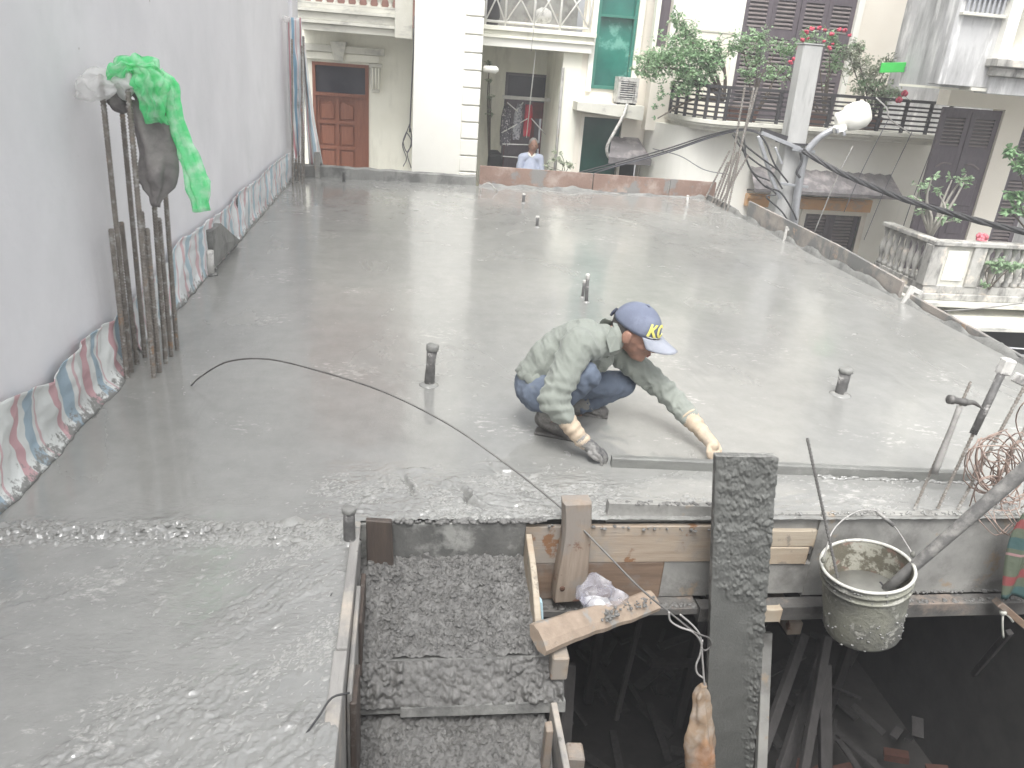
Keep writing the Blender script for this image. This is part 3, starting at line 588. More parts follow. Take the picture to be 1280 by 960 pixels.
#@@END
#@@SECTION3 houses across the alley
def prism(poly, z0, z1, mb=None):
    mb = mb or MB(); n = len(poly)
    return mb.add([(x, y, z0) for x, y in poly]+[(x, y, z1) for x, y in poly],
                  [tuple(range(n))[::-1], tuple(range(n, 2*n))]+[(i, (i+1) % n, n+(i+1) % n, n+i) for i in range(n)])
def pierced(x0, x1, z0, z1, y, th, holes):
    """one wall with real openings: holes = (xa, xb, za, zb)"""
    X = sorted({x0, x1, *[h[0] for h in holes], *[h[1] for h in holes]}); Z = sorted({z0, z1, *[h[2] for h in holes], *[h[3] for h in holes]})
    X = [v for v in X if x0 <= v <= x1]; Z = [v for v in Z if z0 <= v <= z1]
    inh = lambda i, k: i < 0 or k < 0 or i >= len(X)-1 or k >= len(Z)-1 or any(h[0] <= (X[i]+X[i+1])/2 <= h[1] and h[2] <= (Z[k]+Z[k+1])/2 <= h[3] for h in holes)
    m = MB()
    for i in range(len(X)-1):
        for k in range(len(Z)-1):
            if inh(i, k): continue
            a, b_, c, d = X[i], X[i+1], Z[k], Z[k+1]
            m.quad((a, y, c), (b_, y, c), (b_, y, d), (a, y, d)); m.quad((b_, y+th, c), (a, y+th, c), (a, y+th, d), (b_, y+th, d))
            if inh(i-1, k): m.quad((a, y+th, c), (a, y, c), (a, y, d), (a, y+th, d))
            if inh(i+1, k): m.quad((b_, y, c), (b_, y+th, c), (b_, y+th, d), (b_, y, d))
            if inh(i, k-1): m.quad((a, y+th, c), (b_, y+th, c), (b_, y, c), (a, y, c))
            if inh(i, k+1): m.quad((a, y, d), (b_, y, d), (b_, y+th, d), (a, y+th, d))
    return m
def B(x0, x1, y0, y1, z0, z1): return MB().box(min(x0, x1), max(x0, x1), min(y0, y1), max(y0, y1), min(z0, z1), max(z0, z1))
def bar(p, q, r, ma, name, parent, n=6): return mk(name, MB().tube([p, q], r, n), ma, parent, smooth=True)
GZ = -5.2
def shut(parent, x0, x1, z0, z1, y, slats, ma=M_DOORD, sm=M_SLAT, name='shutter', zs=None):
    """one louvred leaf: stiles and rails, slats between"""
    st = (x1-x0)*.16; zs = zs or [(z0+.12, z1-.1)]
    holes = [(x0+st, x1-st, a, c) for a, c in zs]
    lf = mk(name, pierced(x0, x1, z0, z1, y, .04, holes), ma, parent)
    mk('backing', B(x0+.01, x1-.01, y+.05, y+.06, z0+.01, z1-.01), ma, lf)
    for a, c in zs:
        n = max(3, int(round((c-a)/slats)))
        for i in range(n):
            zc = a+(c-a)*(i+.5)/n; h = (c-a)/n*.62
            m = MB().hexa([(x0+st, y+.004, zc-h/2), (x1-st, y+.004, zc-h/2), (x1-st, y+.03, zc-h*.1), (x0+st, y+.03, zc-h*.1), (x0+st, y+.004, zc), (x1-st, y+.004, zc), (x1-st, y+.03, zc+h*.4), (x0+st, y+.03, zc+h*.4)])
            mk('slat', m, sm, lf)
    return lf

# --- house A: brown door under a balcony, white pier beside it
hA = thing('house', 'cream house with a red brown panelled door, left of the white quoined pier', 'house', (-.9, 14.3, GZ))
YA = 14.2
dl, dr, dt, dm = YP(390, 80, YA).x, YP(461, 80, YA).x, YP(425, 79, YA).z, YP(425, 119, YA).z
mk('wall', pierced(-2.6, .06, GZ, 1.93, YA, .2, [(dl, dr, -1.15, dt)]), M_CREAM, hA)
mk('upper_wall', B(-2.6, .06, YA+.35, YA+.5, 1.93, 6), M_TERRA, hA)
mk('balcony_floor', B(-1.76, .02, 13.36, YA+.35, 1.87, 2.0), M_CREAMD, hA, bevel=.004)
for i, (za, zb, pr) in enumerate(((1.80, 1.90, .0), (1.903, 1.95, .05), (1.953, 2.06, .02), (2.063, 2.11, .07), (2.113, 2.17, .03))):
    mk('moulding', B(-1.74, -.27, 13.3-pr, 13.45, za+.06, zb+.06), M_CREAMD, hA, bevel=.004)
mk('corner_block', B(-.27, .0, 13.20, 13.5, 1.84, 2.9), M_CREAMD, hA, bevel=.01)
for i in range(9):
    x = -1.66+i*.165
    mk('baluster', MB().lathe((x, 13.36, 2.2), [(.045, .03), (.045, .06), (.025, .09), (.035, .14), (.055, .2), (.05, .27), (.025, .36), (.03, .5)], 8), M_CREAMD, hA, smooth=True)
mk('plinth', B(-1.74, -.27, 13.29, 13.44, 2.235, 2.262), M_CREAMD, hA)
mk('hand_rail', B(-1.74, -.27, 13.29, 13.44, 2.7, 2.78), M_CREAMD, hA)
# door
mk('door_frame', pierced(dl, dr, -1.15, dt, YA-.02, .12, [(dl+.05, dr-.06, -1.2, dm-.02), (dl+.05, dr-.06, dm+.03, dt-.05)]), M_DOORR, hA, bevel=.004)
mk('transom_glass', B(dl+.05, dr-.06, YA+.05, YA+.06, dm+.03, dt-.05), M_GLASSD, hA)
dz = YP(425, 208, YA).z
w0, w1 = dl+.05, dr-.06; wc = w0+(w1-w0)*.43; zz = [(dm-.42, dm-.08), (dm-.84, dm-.47), (dm-1.25, dm-.89), (dm-1.95, dm-1.35)]
cols = [(w0+.05, wc-.025), (wc+.025, w1-.17)]
lf = mk('door', pierced(w0, w1, -1.15, dm-.02, YA+.03, .04, [(a, c, za, zb) for a, c in cols for za, zb in zz]), M_DOORR, hA, bevel=.003)
for a, c in cols:
    for k, (za, zb) in enumerate(zz):
        mk('panel_back', B(a, c, YA+.06, YA+.065, za, zb), M_DOORR, lf)
        m = MB(); i_ = .03; tz = zb-.03
        if k == 0: m = prism([(a+i_, za+i_), (c-i_, za+i_), (c-i_, zb-.09), ((a+c)/2+(.06 if a == cols[0][0] else -.06), tz), (a+i_, zb-.09 if a == cols[0][0] else tz-.05)], 0, 1); m.v = [(x, YA+.04+.02*(1-q), z) for (x, z, q) in m.v]; m.f = [tuple(reversed(f)) for f in m.f]
        else: m = B(a+i_, c-i_, YA+.042, YA+.06, za+i_, zb-i_)
        mk('panel', m, M_DOORR, lf, bevel=.008)
# surround
mk('lintel', B(-1.9, dr+.02+.24, YA-.12, YA-.001, dt+.16, dt+.27), M_CREAMD, hA, bevel=.006)
mk('lintel', B(-1.9, dr+.18, YA-.07, YA-.002, dt+.04, dt+.155), M_CREAM, hA, bevel=.006)
kx = YP(424, 60, YA).x
mk('keystone', MB().hexa([(kx-.07, YA-.17, dt+.04), (kx+.07, YA-.17, dt+.04), (kx+.07, YA, dt+.04), (kx-.07, YA, dt+.04), (kx-.13, YA-.2, dt+.33), (kx+.13, YA-.2, dt+.33), (kx+.13, YA, dt+.33), (kx-.13, YA, dt+.33)]), M_CREAMD, hA, bevel=.005)
bx = YP(470, 90, YA).x
mk('corbel', MB().hexa([(bx-.06, YA-.06, dt-.42), (bx+.06, YA-.06, dt-.42), (bx+.06, YA-.003, dt-.42), (bx-.06, YA-.003, dt-.42), (bx-.09, YA-.16, dt+.035), (bx+.09, YA-.16, dt+.035), (bx+.09, YA-.003, dt+.035), (bx-.09, YA-.003, dt+.035)]), M_CREAMD, hA, bevel=.01)
for k in range(3): mk('flute', MB().tube([(bx-.045+.045*k, YA-.11, dt-.36), (bx-.05+.05*k, YA-.165, dt-.03)], .016, 6), M_CREAM, hA, smooth=True)
mk('corbel_cap', B(bx-.11, bx+.11, YA-.19, YA-.004, dt-.02, dt+.034), M_CREAMD, hA, bevel=.005)

# white pier with quoins
pi = thing('house_pier', 'broad bright white pier with quoin blocks down its right edge, just beyond the kerb', 'pier', (.5, 12.6, GZ))
PX0, PX1 = YP(517, 100, 12.4).x, YP(601, 100, 12.4).x
mk('wall', B(PX0, PX1-.02, 12.4, 15.6, GZ, 7.2), M_WHITE, pi)
qs = [-24, -2, 20, 43, 66, 88, 110, 132, 153, 174, 195, 215, 240]
for a, c in zip(qs[:-1], qs[1:]):
    z1, z0 = YP(588, a, 12.37).z-.010, YP(588, c, 12.37).z+.010
    mk('quoin', B(PX1-.265, PX1, 12.355, 12.6, z0, z1), M_WHITE, pi, bevel=.008)

# --- house C and D: recessed balcony with washing, green glass stair window
hC = thing('house', 'cream house with washing on a recessed balcony and tall green glass window', 'house', (2.6, 14.5, GZ))
YB = 15.3; YD = 13.7
ox0, ox1 = YP(632, 100, YB).x, YP(691, 100, YB).x; oz1 = YP(660, 92, YB).z; otr = YP(660, 125, YB).z
mk('wall', pierced(.95, 2.75, -1.2, 1.86, YB, .2, [(ox0, ox1, -1.2, oz1)]), M_CREAM, hC)
mk('balcony_deck', B(.95, 2.85, 13.45, YB, -1.3, -1.2), M_CREAM, hC)
mk('side_wall', B(1.0, 1.08, 13.9, YB, -1.2, 1.86), M_CREAM, hC)
mk('door_frame', pierced(ox0, ox1, -1.2, oz1, YB+.01, .09, [(ox0+.05, ox1-.05, -1.2, otr-.03), (ox0+.05, ox1-.05, otr+.03, oz1-.05)]), M_DOORD, hC)
mk('transom_glass', B(ox0+.05, ox1-.05, YB+.06, YB+.07, otr+.03, oz1-.05), M_GLASSD, hC)
mk('dark_room', B(ox0, ox1, YB+1.2, YB+1.25, -1.2, oz1), M_DOORD, hC)
for xa_, xb_ in ((ox0+.05, ox0+.07), (ox1-.34, ox1-.05)):
    lf = mk('door_leaf', pierced(xa_, xb_, -1.2, otr-.03, YB+.1, .04, [(xa_+.08, xb_-.08, -.9+.55*k, -.45+.55*k) for k in range(3)] if xb_-xa_ > .1 else []), mat('dull_red_door', (.20, .055, .05), (.13, .04, .038), scale=6, rough=.6), hC)
cz0, cz1 = YP(672, 62, 13.55).z, YP(672, 36, 13.55).z
mk('balcony_slab', B(1.07, 2.90, 13.62, YB+.3, cz0+.04, cz1-.02), M_WHITE, hC)
for k, (a, c, p_) in enumerate(((0, .42, 0), (.42, .58, .04), (.58, .78, .015), (.78, 1.0, .07))):
    h = cz1-cz0; mk('moulding', B(1.07, 2.91+p_*.6, 13.56-p_, 13.8, cz0+h*a+.001, cz0+h*c), M_CREAM if k else M_WHITE, hC, bevel=.004)
# white criss-cross balcony railing
ry = 13.62; zt = cz1; ztop = zt+.75
px_ = [YP(p, 20, ry).x for p in (607, 632, 668, 701, 738)]
for x in px_: bar((x, ry, zt), (x, ry, ztop), .018, M_WRAIL, 'railing_post', hC)
bar((px_[0], ry, zt+.06), (px_[-1], ry, zt+.06), .02, M_WRAIL, 'railing_bar', hC); bar((px_[0], ry, ztop), (px_[-1], ry, ztop), .025, M_WRAIL, 'railing_bar', hC)
for a, c in zip(px_[:-1], px_[1:]):
    bar((a, ry-.012, zt+.06), (c, ry-.012, ztop), .013, M_WRAIL, 'railing_brace', hC); bar((c, ry+.012, zt+.06), (a, ry+.012, ztop), .013, M_WRAIL, 'railing_brace', hC)
mk('balcony_back', B(1.0, 2.9, 15.0, 15.1, cz1, 5), M_PANELG, hC)
# lamp fitting on the pier side
t = thing('wall_lamp', 'small white round lamp fixed beside the quoin blocks', 'lamp', YP(612, 86, 13.0))
p = YP(604, 86, 13.0); q = YP(622, 87, 13.0)
mk('lamp_body', MB().lathe(p, [(.03, 0), (.05, .02), (.055, .2), (.02, .24)], 10, (1, 0, 0)), M_WHITE, t, smooth=True)
# strip of pier between balcony and green window
pxa, pxb = YP(699, 130, YD).x, YP(722, 130, YD).x
mk('pier', B(pxa, pxb, YD-.02, YB, GZ, cz0+.04), M_CREAM, hC)
bar((pxa+.0, YD-.06, 1.6), (pxa+.03, YD-.06, -1.4), .025, M_PANELG, 'downpipe', hC)
# wall D
def px2(pxx, py, Y): p = YP(pxx, py, Y); return p.x, p.z
gx0 = YP(743, 60, YD).x; gx1 = YP(792, 60, YD).x; gz0 = YP(765, 112, YD).z
lx0 = YP(727, 180, YD).x; lx1 = YP(774, 180, YD).x; lz1 = YP(750, 147, YD).z
xe = 4.02
mk('stair_wall', pierced(pxb, xe, GZ, 7, YD, .22, [(gx0, gx1, gz0, 6.5), (lx0, lx1, -3.5, lz1), (xe-.42, xe-.02, -3, .12)]), M_PEACH, hC)
wf = mk('window_frame', pierced(gx0, gx1, gz0, 6.5, YD-.03, .16, [(gx0+.05, gx1-.05, gz0+.05, YP(765, 20, YD).z-.02), (gx0+.05, gx1-.05, YP(765, 20, YD).z+.02, 6.4)]), mat('green_frame', (.05, .22, .17), rough=.4), hC)
mk('pane', B(gx0+.04, gx1-.04, YD+.06, YD+.07, gz0+.04, 6.4), M_GLASSG, hC)
mk('jamb', B(gx0-.09, gx0-.003, YD-.05, YD+.1, gz0-.05, 6.6), M_WHITE, hC); mk('jamb', B(gx1+.003, gx1+.1, YD-.07, YD+.1, gz0-.05, 6.6), M_CREAM, hC)
mk('door_frame', pierced(lx0-.06, lx1+.05, -3.5, lz1+.05, YD-.03, .1, [(lx0, lx1, -3.5, lz1)]), M_PEACH, hC)
mk('pane', B(lx0, lx1, YD+.08, YD+.09, -3.5, lz1), M_GLASSG2, hC)
mk('dark_room', B(xe-.42, xe-.02, YD+.3, YD+.32, -3, .12), M_BLACK, hC)
la = YP(722, 127, 13.3); lb = YP(805, 140, 13.3)
mk('ledge', MB().hexa([(la.x, 13.3, la.z-.14), (lb.x, 13.3, lb.z-.14), (lb.x, YD+.01, lb.z-.14), (la.x, YD+.01, la.z-.14), (la.x, 13.3, la.z), (lb.x, 13.3, la.z), (lb.x, YD+.01, la.z), (la.x, YD+.01, la.z)]), M_CREAMD, hC, bevel=.006)
# air conditioner
ac = thing('air_conditioner', 'small off white air conditioner box on the ledge under the green window', 'air conditioner', (YP(788, 128, 13.45).x, 13.5, la.z))
a0 = YP(774, 96, 13.35); a1 = YP(797, 128, 13.35); aw = a1.x-a0.x-.05
az1 = a0.z
mk('casing', pierced(a0.x, a1.x-.02, la.z+.03, az1, 13.33, .28, [(a0.x+.04, a1.x-.06, la.z+.08, az1-.06)]), M_PVC, ac, bevel=.006)
mk('grille_back', B(a0.x+.03, a1.x-.05, 13.5, 13.51, la.z+.06, az1-.04), M_GLASSD, ac)
for k in range(8):
    z = la.z+.1+(az1-la.z-.18)*k/7; mk('fin', B(a0.x+.04, a1.x-.06, 13.335, 13.345, z-.008, z+.008), M_PVC, ac)
for k in (0, 1): mk('foot', B(a0.x+.02+k*(aw-.05), a0.x+.07+k*(aw-.05), 13.35, 13.6, la.z, la.z+.029), M_IRON, ac)
hose = [YP(784, 130, 13.26), YP(779, 145, 13.2), YP(768, 165, 13.2), YP(759, 183, 13.2), YP(761, 196, 13.25), YP(772, 204, 13.35)]
mk('drain_hose', MB().tube(curve(hose, 6), .026, 8), M_PVC, smooth=True, label='pale drain hose curving down from the air conditioner to the small grey canopy', cat='hose')
# small canopy
cy = thing('door_canopy', 'small dark grey sheet canopy beside the lower green door', 'canopy', YP(790, 190, 13.4))
c0 = YP(761, 188, 13.2); c1 = YP(815, 188, 13.2); c2 = YP(795, 172, YD); 
mk('sheet', MB().hexa([(c0.x, 13.15, c0.z-.13), (c1.x, 13.15, c0.z-.13), (c1.x-.12, YD, c2.z-.03), (c0.x+.15, YD, c2.z-.03), (c0.x, 13.15, c0.z-.10), (c1.x, 13.15, c0.z-.10), (c1.x-.12, YD, c2.z), (c0.x+.15, YD, c2.z)]), M_AWN, cy, bevel=.003)
mk('fascia', B(c0.x, c1.x, 13.13, 13.148, c0.z-.2, c0.z-.10), M_AWN, cy)
# washing on the recessed balcony
rk = thing('clothes_rail', 'white clothes airer pole hung across the recessed balcony', 'clothes rail', YP(665, 124, 14.6))
pa, pb = YP(629, 122, 14.6), YP(703, 127, 14.6)
bar(pa, pb, .022, M_WRAIL, 'pole', rk); bar(pa+Vector((0, .12, .02)), pb+Vector((0, .12, .02)), .016, M_WRAIL, 'pole', rk)
for (a, c) in (((634, 128), (648, 140)), ((654, 128), (646, 138)), ((660, 148), (627, 166)), ((664, 148), (682, 168)), ((628, 180), (664, 181)), ((624, 195), (662, 198))):
    bar(YP(*a, 14.55), YP(*c, 14.55), .011, M_WRAIL, 'strut', rk)
bar(YP(670, 60, 13.7), YP(658, 172, 14.2), .008, M_WRAIL, 'pull_cord', rk)
def garment(name, label, pts, ma, Y, dep=.07):
    """cloth hung from the rail: (px centre, py, half width px) down its length"""
    v = []; f = []; n = 10
    for i, (cx, cy, hw) in enumerate(pts):
        c = YP(cx, cy, Y); hwid = hw*Y/FPX
        for k in range(n):
            a = 2*math.pi*k/n; fold = 1+.35*math.sin(5*a+i*.4)
            v.append((c.x+math.cos(a)*hwid, c.y+math.sin(a)*dep*fold, c.z+.01*math.sin(3*a)))
    m = len(pts)
    for i in range(m-1):
        for k in range(n): k2 = (k+1) % n; f.append((i*n+k, i*n+k2, (i+1)*n+k2, (i+1)*n+k))
    f.append(tuple(range(n))); f.append(tuple((m-1)*n+k for k in range(n))[::-1])
    return mk(name, MB().add(v, f), ma, smooth=True, label=label, cat='garment')
garment('hanging_garment', 'dark flowered garment hanging leftmost on the balcony airer', [(634, 132, 4), (633, 145, 6), (632, 165, 7), (631, 182, 6)], M_FLOWDOT, 14.62)
garment('hanging_garment', 'pale grey printed garment hanging between the dark and red ones', [(650, 130, 3), (648, 142, 5), (646, 160, 6), (645, 174, 4)], M_FLOWDL, 14.6)
garment('hanging_garment', 'red garment hanging at the right end of the airer', [(661, 131, 4), (661, 142, 5), (659, 160, 5), (658, 170, 4)], M_REDC, 14.6)

# --- house F: curved corner, balcony with roses
hF = thing('house', 'cream corner house with tall dark shutters behind a curved flower balcony', 'house', (6.3, 12.9, GZ))
YS = 13.3; YW = 12.45
def arc(x0, y0, x1, y1, n=8):  # quarter turn from heading -y to heading +x
    return [(x1-(x1-x0)*math.cos(t*math.pi/2/n), y0-(y0-y1)*math.sin(t*math.pi/2/n)) for t in range(n+1)]
FXR = YP(1167, 190, YW).x
low = [(4.03, 13.95)]+arc(4.03, 13.6, 4.95, YW, 12)+[(FXR, YW), (FXR, 13.95)]
bz = YP(1000, 172, 12.0).z; bzt = YP(1000, 158, 12.0).z
# opening for the lower shuttered window cut by building the wall in pieces
wx0, wx1 = YP(1003, 285, YW).x, YP(1071, 290, YW).x; wz1 = YP(1035, 265, YW).z
poly = [(4.03, 13.95)]+arc(4.03, 13.6, 4.95, YW, 12)+[(wx0, YW), (wx0, 13.95)]
mk('curved_wall', prism(poly, GZ, bz), M_WHITE, hF)
mk('wall', B(wx1, FXR, YW, 13.95, GZ, bz), M_WHITE, hF); mk('wall', B(wx0, wx1, YW, 13.95, wz1, bz), M_WHITE, hF)
mk('wall', B(wx0, wx1, YW, 13.95, GZ, -2.0), M_WHITE, hF); mk('dark_room', B(wx0, wx1, YW+.35, YW+.4, -2, wz1), M_BLACK, hF)
# balcony slab with moulded lip
def outline(off): return [(4.2-off, 13.85)]+arc(4.2-off, 13.2, 4.78, 12.05-off, 12)+[(FXR-.15, 12.05-off), (FXR-.15, 13.3)]
for a, c, off in ((bz, bz+.06, -.10), (bz+.062, bz+.10, -.03), (bz+.102, bzt+.0, .0)): mk('balcony_band', prism(outline(off), a, c), M_CREAMD, hF, bevel=.004)
# upper wall and shuttered doorway
sx0, sx1 = YP(932, 0, YS).x, YP(1073, 0, YS).x
sz1 = 3.6
vx0, vx1 = YP(824, 20, YS).x, YP(839, 20, YS).x; vz0 = YP(818, 58, YS).z
mk('upper_wall', pierced(3.9, FXR-.6, bzt-.3, 7, YS, .25, [(sx0, sx1, bzt, sz1), (vx0, vx1, vz0, 3.6)]), M_PEACH, hF)
mk('window_glass', B(vx0, vx1, YS+.1, YS+.12, vz0, 3.6), M_DOORD, hF)
mk('jamb', B(vx1+.002, vx1+.09, YS-.05, YS+.1, vz0-.04, 3.7), M_WHITE, hF); mk('jamb', B(vx0-.07, vx0-.002, YS-.05, YS+.1, vz0-.04, 3.7), M_CREAM, hF)
mk('groove_band', B(4.45, sx0-.12, YS-.012, YS-.001, 2.30, 2.325), M_CREAMD, hF); mk('groove_band', B(sx1+.12, FXR-.6, YS-.012, YS-.001, 1.95, 1.975), M_CREAMD, hF)
mk('jamb', B(sx0-.1, sx0-.002, YS-.06, YS+.1, bzt, 3.7), M_WHITE, hF); mk('jamb', B(sx1+.002, sx1+.1, YS-.06, YS+.1, bzt, 3.7), M_WHITE, hF)
n = 4; sw = (sx1-sx0)/n
for i in range(n): shut(hF, sx0+i*sw+.006, sx0+(i+1)*sw-.006, bzt+.01, sz1, YS-.01+(.015 if i % 2 else 0), .062, zs=[(bzt+.15, bzt+.65), (bzt+.75, 2.28), (2.42, 2.85), (2.95, 3.5)])
# iron railing: flat bars and posts following the curved lip
rail = [(x, y) for x, y in outline(-.05)][1:-1]
rz0, rz1 = bzt+.03, YP(1000, 116, 12.1).z
hs_ = [rz0+(rz1-rz0)*t for t in (.03, .19, .35, .51, .67, .80)]
rg = thing('balcony_railing', 'black iron railing of flat bars round the flower balcony', 'railing', (6.2, 12.1, bzt))
for h in hs_:
    v = []; m = MB()
    for (a, c) in zip(rail[:-1], rail[1:]): m.beam((a[0], a[1], h), (c[0], c[1], h), .015, .028)
    mk('rail_bar', m, M_IRON, rg)
m = MB()
for (a, c) in zip(rail[:-1], rail[1:]): m.beam((a[0], a[1], rz1), (c[0], c[1], rz1), .05, .045)
mk('top_rail', m, M_IRON, rg)
m = rail[0]; acc = 0
posts = [rail[i] for i in range(0, 13, 2)]+[(4.78+k*.42, rail[-1][1]) for k in range(1, 9) if 4.78+k*.42 < rail[-1][0]]+[rail[-1]]
for x, y in posts: mk('post', B(x-.022, x+.022, y-.022, y+.022, bzt, rz1), M_IRON, rg)
# flower pots
pots = []
for i, (pxx, wdt, lab) in enumerate(((925, .5, 'long terracotta planter behind the railing, left of the utility pole'), (1013, .45, 'long terracotta planter behind the railing, right of the utility pole'), (1085, .4, 'terracotta planter at the right end of the flower balcony'))):
    p = YP(pxx, 150, 12.35); t = thing('planter', lab, 'planter', (p.x, 12.35, bzt))
    mk('trough', MB().hexa([(p.x-wdt/2+.03, 12.27, bzt), (p.x+wdt/2-.03, 12.27, bzt), (p.x+wdt/2-.03, 12.43, bzt), (p.x-wdt/2+.03, 12.43, bzt), (p.x-wdt/2, 12.24, bzt+.2), (p.x+wdt/2, 12.24, bzt+.2), (p.x+wdt/2, 12.46, bzt+.2), (p.x-wdt/2, 12.46, bzt+.2)]), M_TERRA, t, bevel=.01)
    mk('soil', B(p.x-wdt/2+.02, p.x+wdt/2-.02, 12.26, 12.44, bzt+.2, bzt+.21), M_STEM, t)
# awning, orange lintel and lower window
aw_ = thing('awning', 'brown sheet awning over the low shuttered window behind the utility pole', 'awning', YP(1030, 230, 12.0))
p00, p01 = YP(938, 208, YW-.002), YP(1112, 222, YW-.002); p10, p11 = YP(943, 236, 11.75), YP(1128, 248, 11.75)
nr = 26; m = MB(); v = []; f = []
for i in range(nr+1):
    t = i/nr; a = p00.lerp(p01, t); c = p10.lerp(p11, t); dzz = .012*(-1)**i
    a.z = p00.z; c.z = p10.z
    v += [(a.x, a.y, a.z+dzz), (c.x, c.y, c.z+dzz), (c.x, c.y, c.z+dzz-.012), (a.x, a.y, a.z+dzz-.012)]
for i in range(nr): a = i*4; f += [(a, a+1, a+5, a+4), (a+3, a+7, a+6, a+2), (a+1, a+2, a+6, a+5)]
mk('sheet', m.add(v, f), M_AWN, aw_)
mk('edge_strip', MB().beam((p10.x, 11.745, p10.z-.02), (p11.x, 11.745, p10.z-.02), .02, .05), M_AWN, aw_)
for x in (p10.x+.2, (p10.x+p11.x)/2, p11.x-.2): bar((x, YW, p10.z-.12), (x, 11.8, p10.z-.02), .014, M_IRON, 'bracket', aw_)
oa, ob = YP(932, 250, YW-.05), YP(1088, 258, YW-.05)
mk('lintel', B(oa.x, ob.x, YW-.09, YW-.001, wz1+.04, wz1+.24), M_ORANGE, hF, bevel=.004)
mk('lintel', B(oa.x, ob.x-.1, YW-.14, YW-.092, wz1+.17, wz1+.22), M_ORANGE, hF, bevel=.004)
mk('window_frame', pierced(wx0-.09, wx1+.09, -2.0, wz1+.035, YW-.03, .14, [(wx0, wx1, -1.9, wz1-.04)]), M_PEACH, hF)
for k in (0, 1):
    a = wx0+k*(wx1-wx0)/2; shut(hF, a+.004, a+(wx1-wx0)/2-.004, -1.9, wz1-.045, YW+.05, .055, zs=[(-1.0, -.25), (-.12, wz1-.16)])

# --- house G: stained grey house on the right
hG = thing('house', 'stained grey house at the right with dark doors above a blackened balustrade balcony', 'house', (7.8, 10.5, GZ))
YG = 9.4; YR = 10.4
gx = YP(1176, 108, YG).x; gz = YP(1176, 108, YG).z
gyb = XP(1150, 0, gx).y
mk('upper_block', B(gx, 12, YG, gyb, gz, 7.5), M_GREYW, hG)
mk('soffit', B(gx+.0, 12, YG+.02, gyb, gz-.03, gz-.002), M_CREAM, hG)
# bay and cornice
bx0, bx1 = YP(1198, 10, YG-.2).x, YP(1262, 10, YG-.2).x
mk('bay', B(bx0, bx1, YG-.2, YG+.01, gz+.02, 7), M_GREYW, hG, bevel=.008)
wz = YP(1225, 18, YG-.25).z; 
for k in range(8): mk('bar', B(bx0+.08+k*.062, bx0+.105+k*.062, YG-.24, YG-.203, wz+.02, wz+.6), M_GALV, hG)
mk('sill', B(bx0+.03, bx1-.05, YG-.27, YG-.202, wz-.02, wz+.015), M_CREAMD, hG, bevel=.004); mk('sill', B(bx0+.03, bx1-.05, YG-.26, YG-.203, wz+.2, wz+.215), M_CREAMD, hG)
cxa = YP(1240, 75, YG-.3).x; cza = YP(1255, 84, YG-.35).z
mk('cornice', B(cxa, 12, YG-.42, YG, cza, cza+.09), M_BAL, hG, bevel=.01); mk('cornice', B(cxa+.06, 12, YG-.34, YG, cza-.10, cza-.003), M_BAL, hG, bevel=.01); mk('cornice', B(cxa+.1, 12, YG-.24, YG, cza-.30, cza-.103), M_GREYW, hG, bevel=.008)
mk('window_surround', pierced(cxa+.06, 9, cza+.093, 6, YG-.3, .3, [(cxa+.2, cxa+.32, cza+.2, 5.5), (cxa+.42, 8.5, cza+.2, 5.5)]), M_WHITE, hG, bevel=.006)
mk('soffit_edge', B(cxa-.1, 12, YG-.22, YG-.002, gz-.02, gz+.018), M_CREAMD, hG)
# lower wall with dark doors
d0 = YP(1183, 132, YR); d1 = YP(1257, 138, YR); bzG = YP(1150, 365, 9.2).z
xw = YP(1168, 190, YR).x
e0 = YP(1273, 180, YR).x
mk('lower_wall', pierced(xw, 12, GZ, gz-.03, YR, .25, [(d0.x, d1.x, bzG, d0.z), (e0, e0+.9, bzG, d0.z-.05)]), M_PEACH, hG)
wd = (d1.x-d0.x)/2
for k in (0, 1):
    lf = shut(hG, d0.x+k*wd+.006, d0.x+(k+1)*wd-.006, bzG+.01, d0.z-.02, YR+.04, .05, zs=[(d0.z-.52, d0.z-.14)])
    for za, zb in ((-.05, .32), (-.45, -.12)): mk('door_panel', B(d0.x+k*wd+.09, d0.x+(k+1)*wd-.09, YR+.022, YR+.039, za+.25, zb+.25), M_DOORD, lf, bevel=.01)
    xm = d0.x+(k+.5)*wd; mk('crest', MB().tube(curve([(xm-.11, YR+.03, .72+.05*(k)), (xm-.02, YR+.025, .78), (xm+.11, YR+.03, .77-.05*k)], 4), .011, 6), M_SLAT, lf, smooth=True)
shut(hG, e0+.005, e0+.42, bzG+.01, d0.z-.06, YR+.04, .05, zs=[(bzG+.3, .6), (.75, 1.3)])
# balcony with balustrade
gy = 9.2; bl = YP(1163, 300, gy); rzz = YP(1200, 302, gy).z; xb = YP(1158, 340, gy).x
mk('balcony_slab', B(xb-.06, 12, gy-.06, YR, bzG-.09, bzG), M_BAL, hG, bevel=.01); mk('balcony_slab', B(xb-.12, 12, gy-.14, YR, bzG-.16, bzG-.092), M_CREAMD, hG, bevel=.01)
mk('coping', B(xb-.02, 12, gy-.05, gy+.13, rzz-.06, rzz), M_BAL, hG, bevel=.01); mk('coping', B(xb-.015, xb+.14, gy+.132, YR, rzz-.06, rzz-.002), M_BAL, hG, bevel=.01)
mk('plinth', B(xb, 12, gy-.02, gy+.1, bzG, bzG+.1), M_BAL, hG, bevel=.005); mk('plinth', B(xb+.01, xb+.12, gy+.102, YR, bzG, bzG+.1), M_BAL, hG, bevel=.005)
def pil(px0, px1): a = YP(px0, 335, gy).x; c = YP(px1, 335, gy).x; mk('pilaster', B(a, c, gy-.035, gy+.12, bzG+.1, rzz-.06), M_BAL, hG, bevel=.006); return a, c
pA = pil(1157, 1175); pB = pil(1210, 1226)
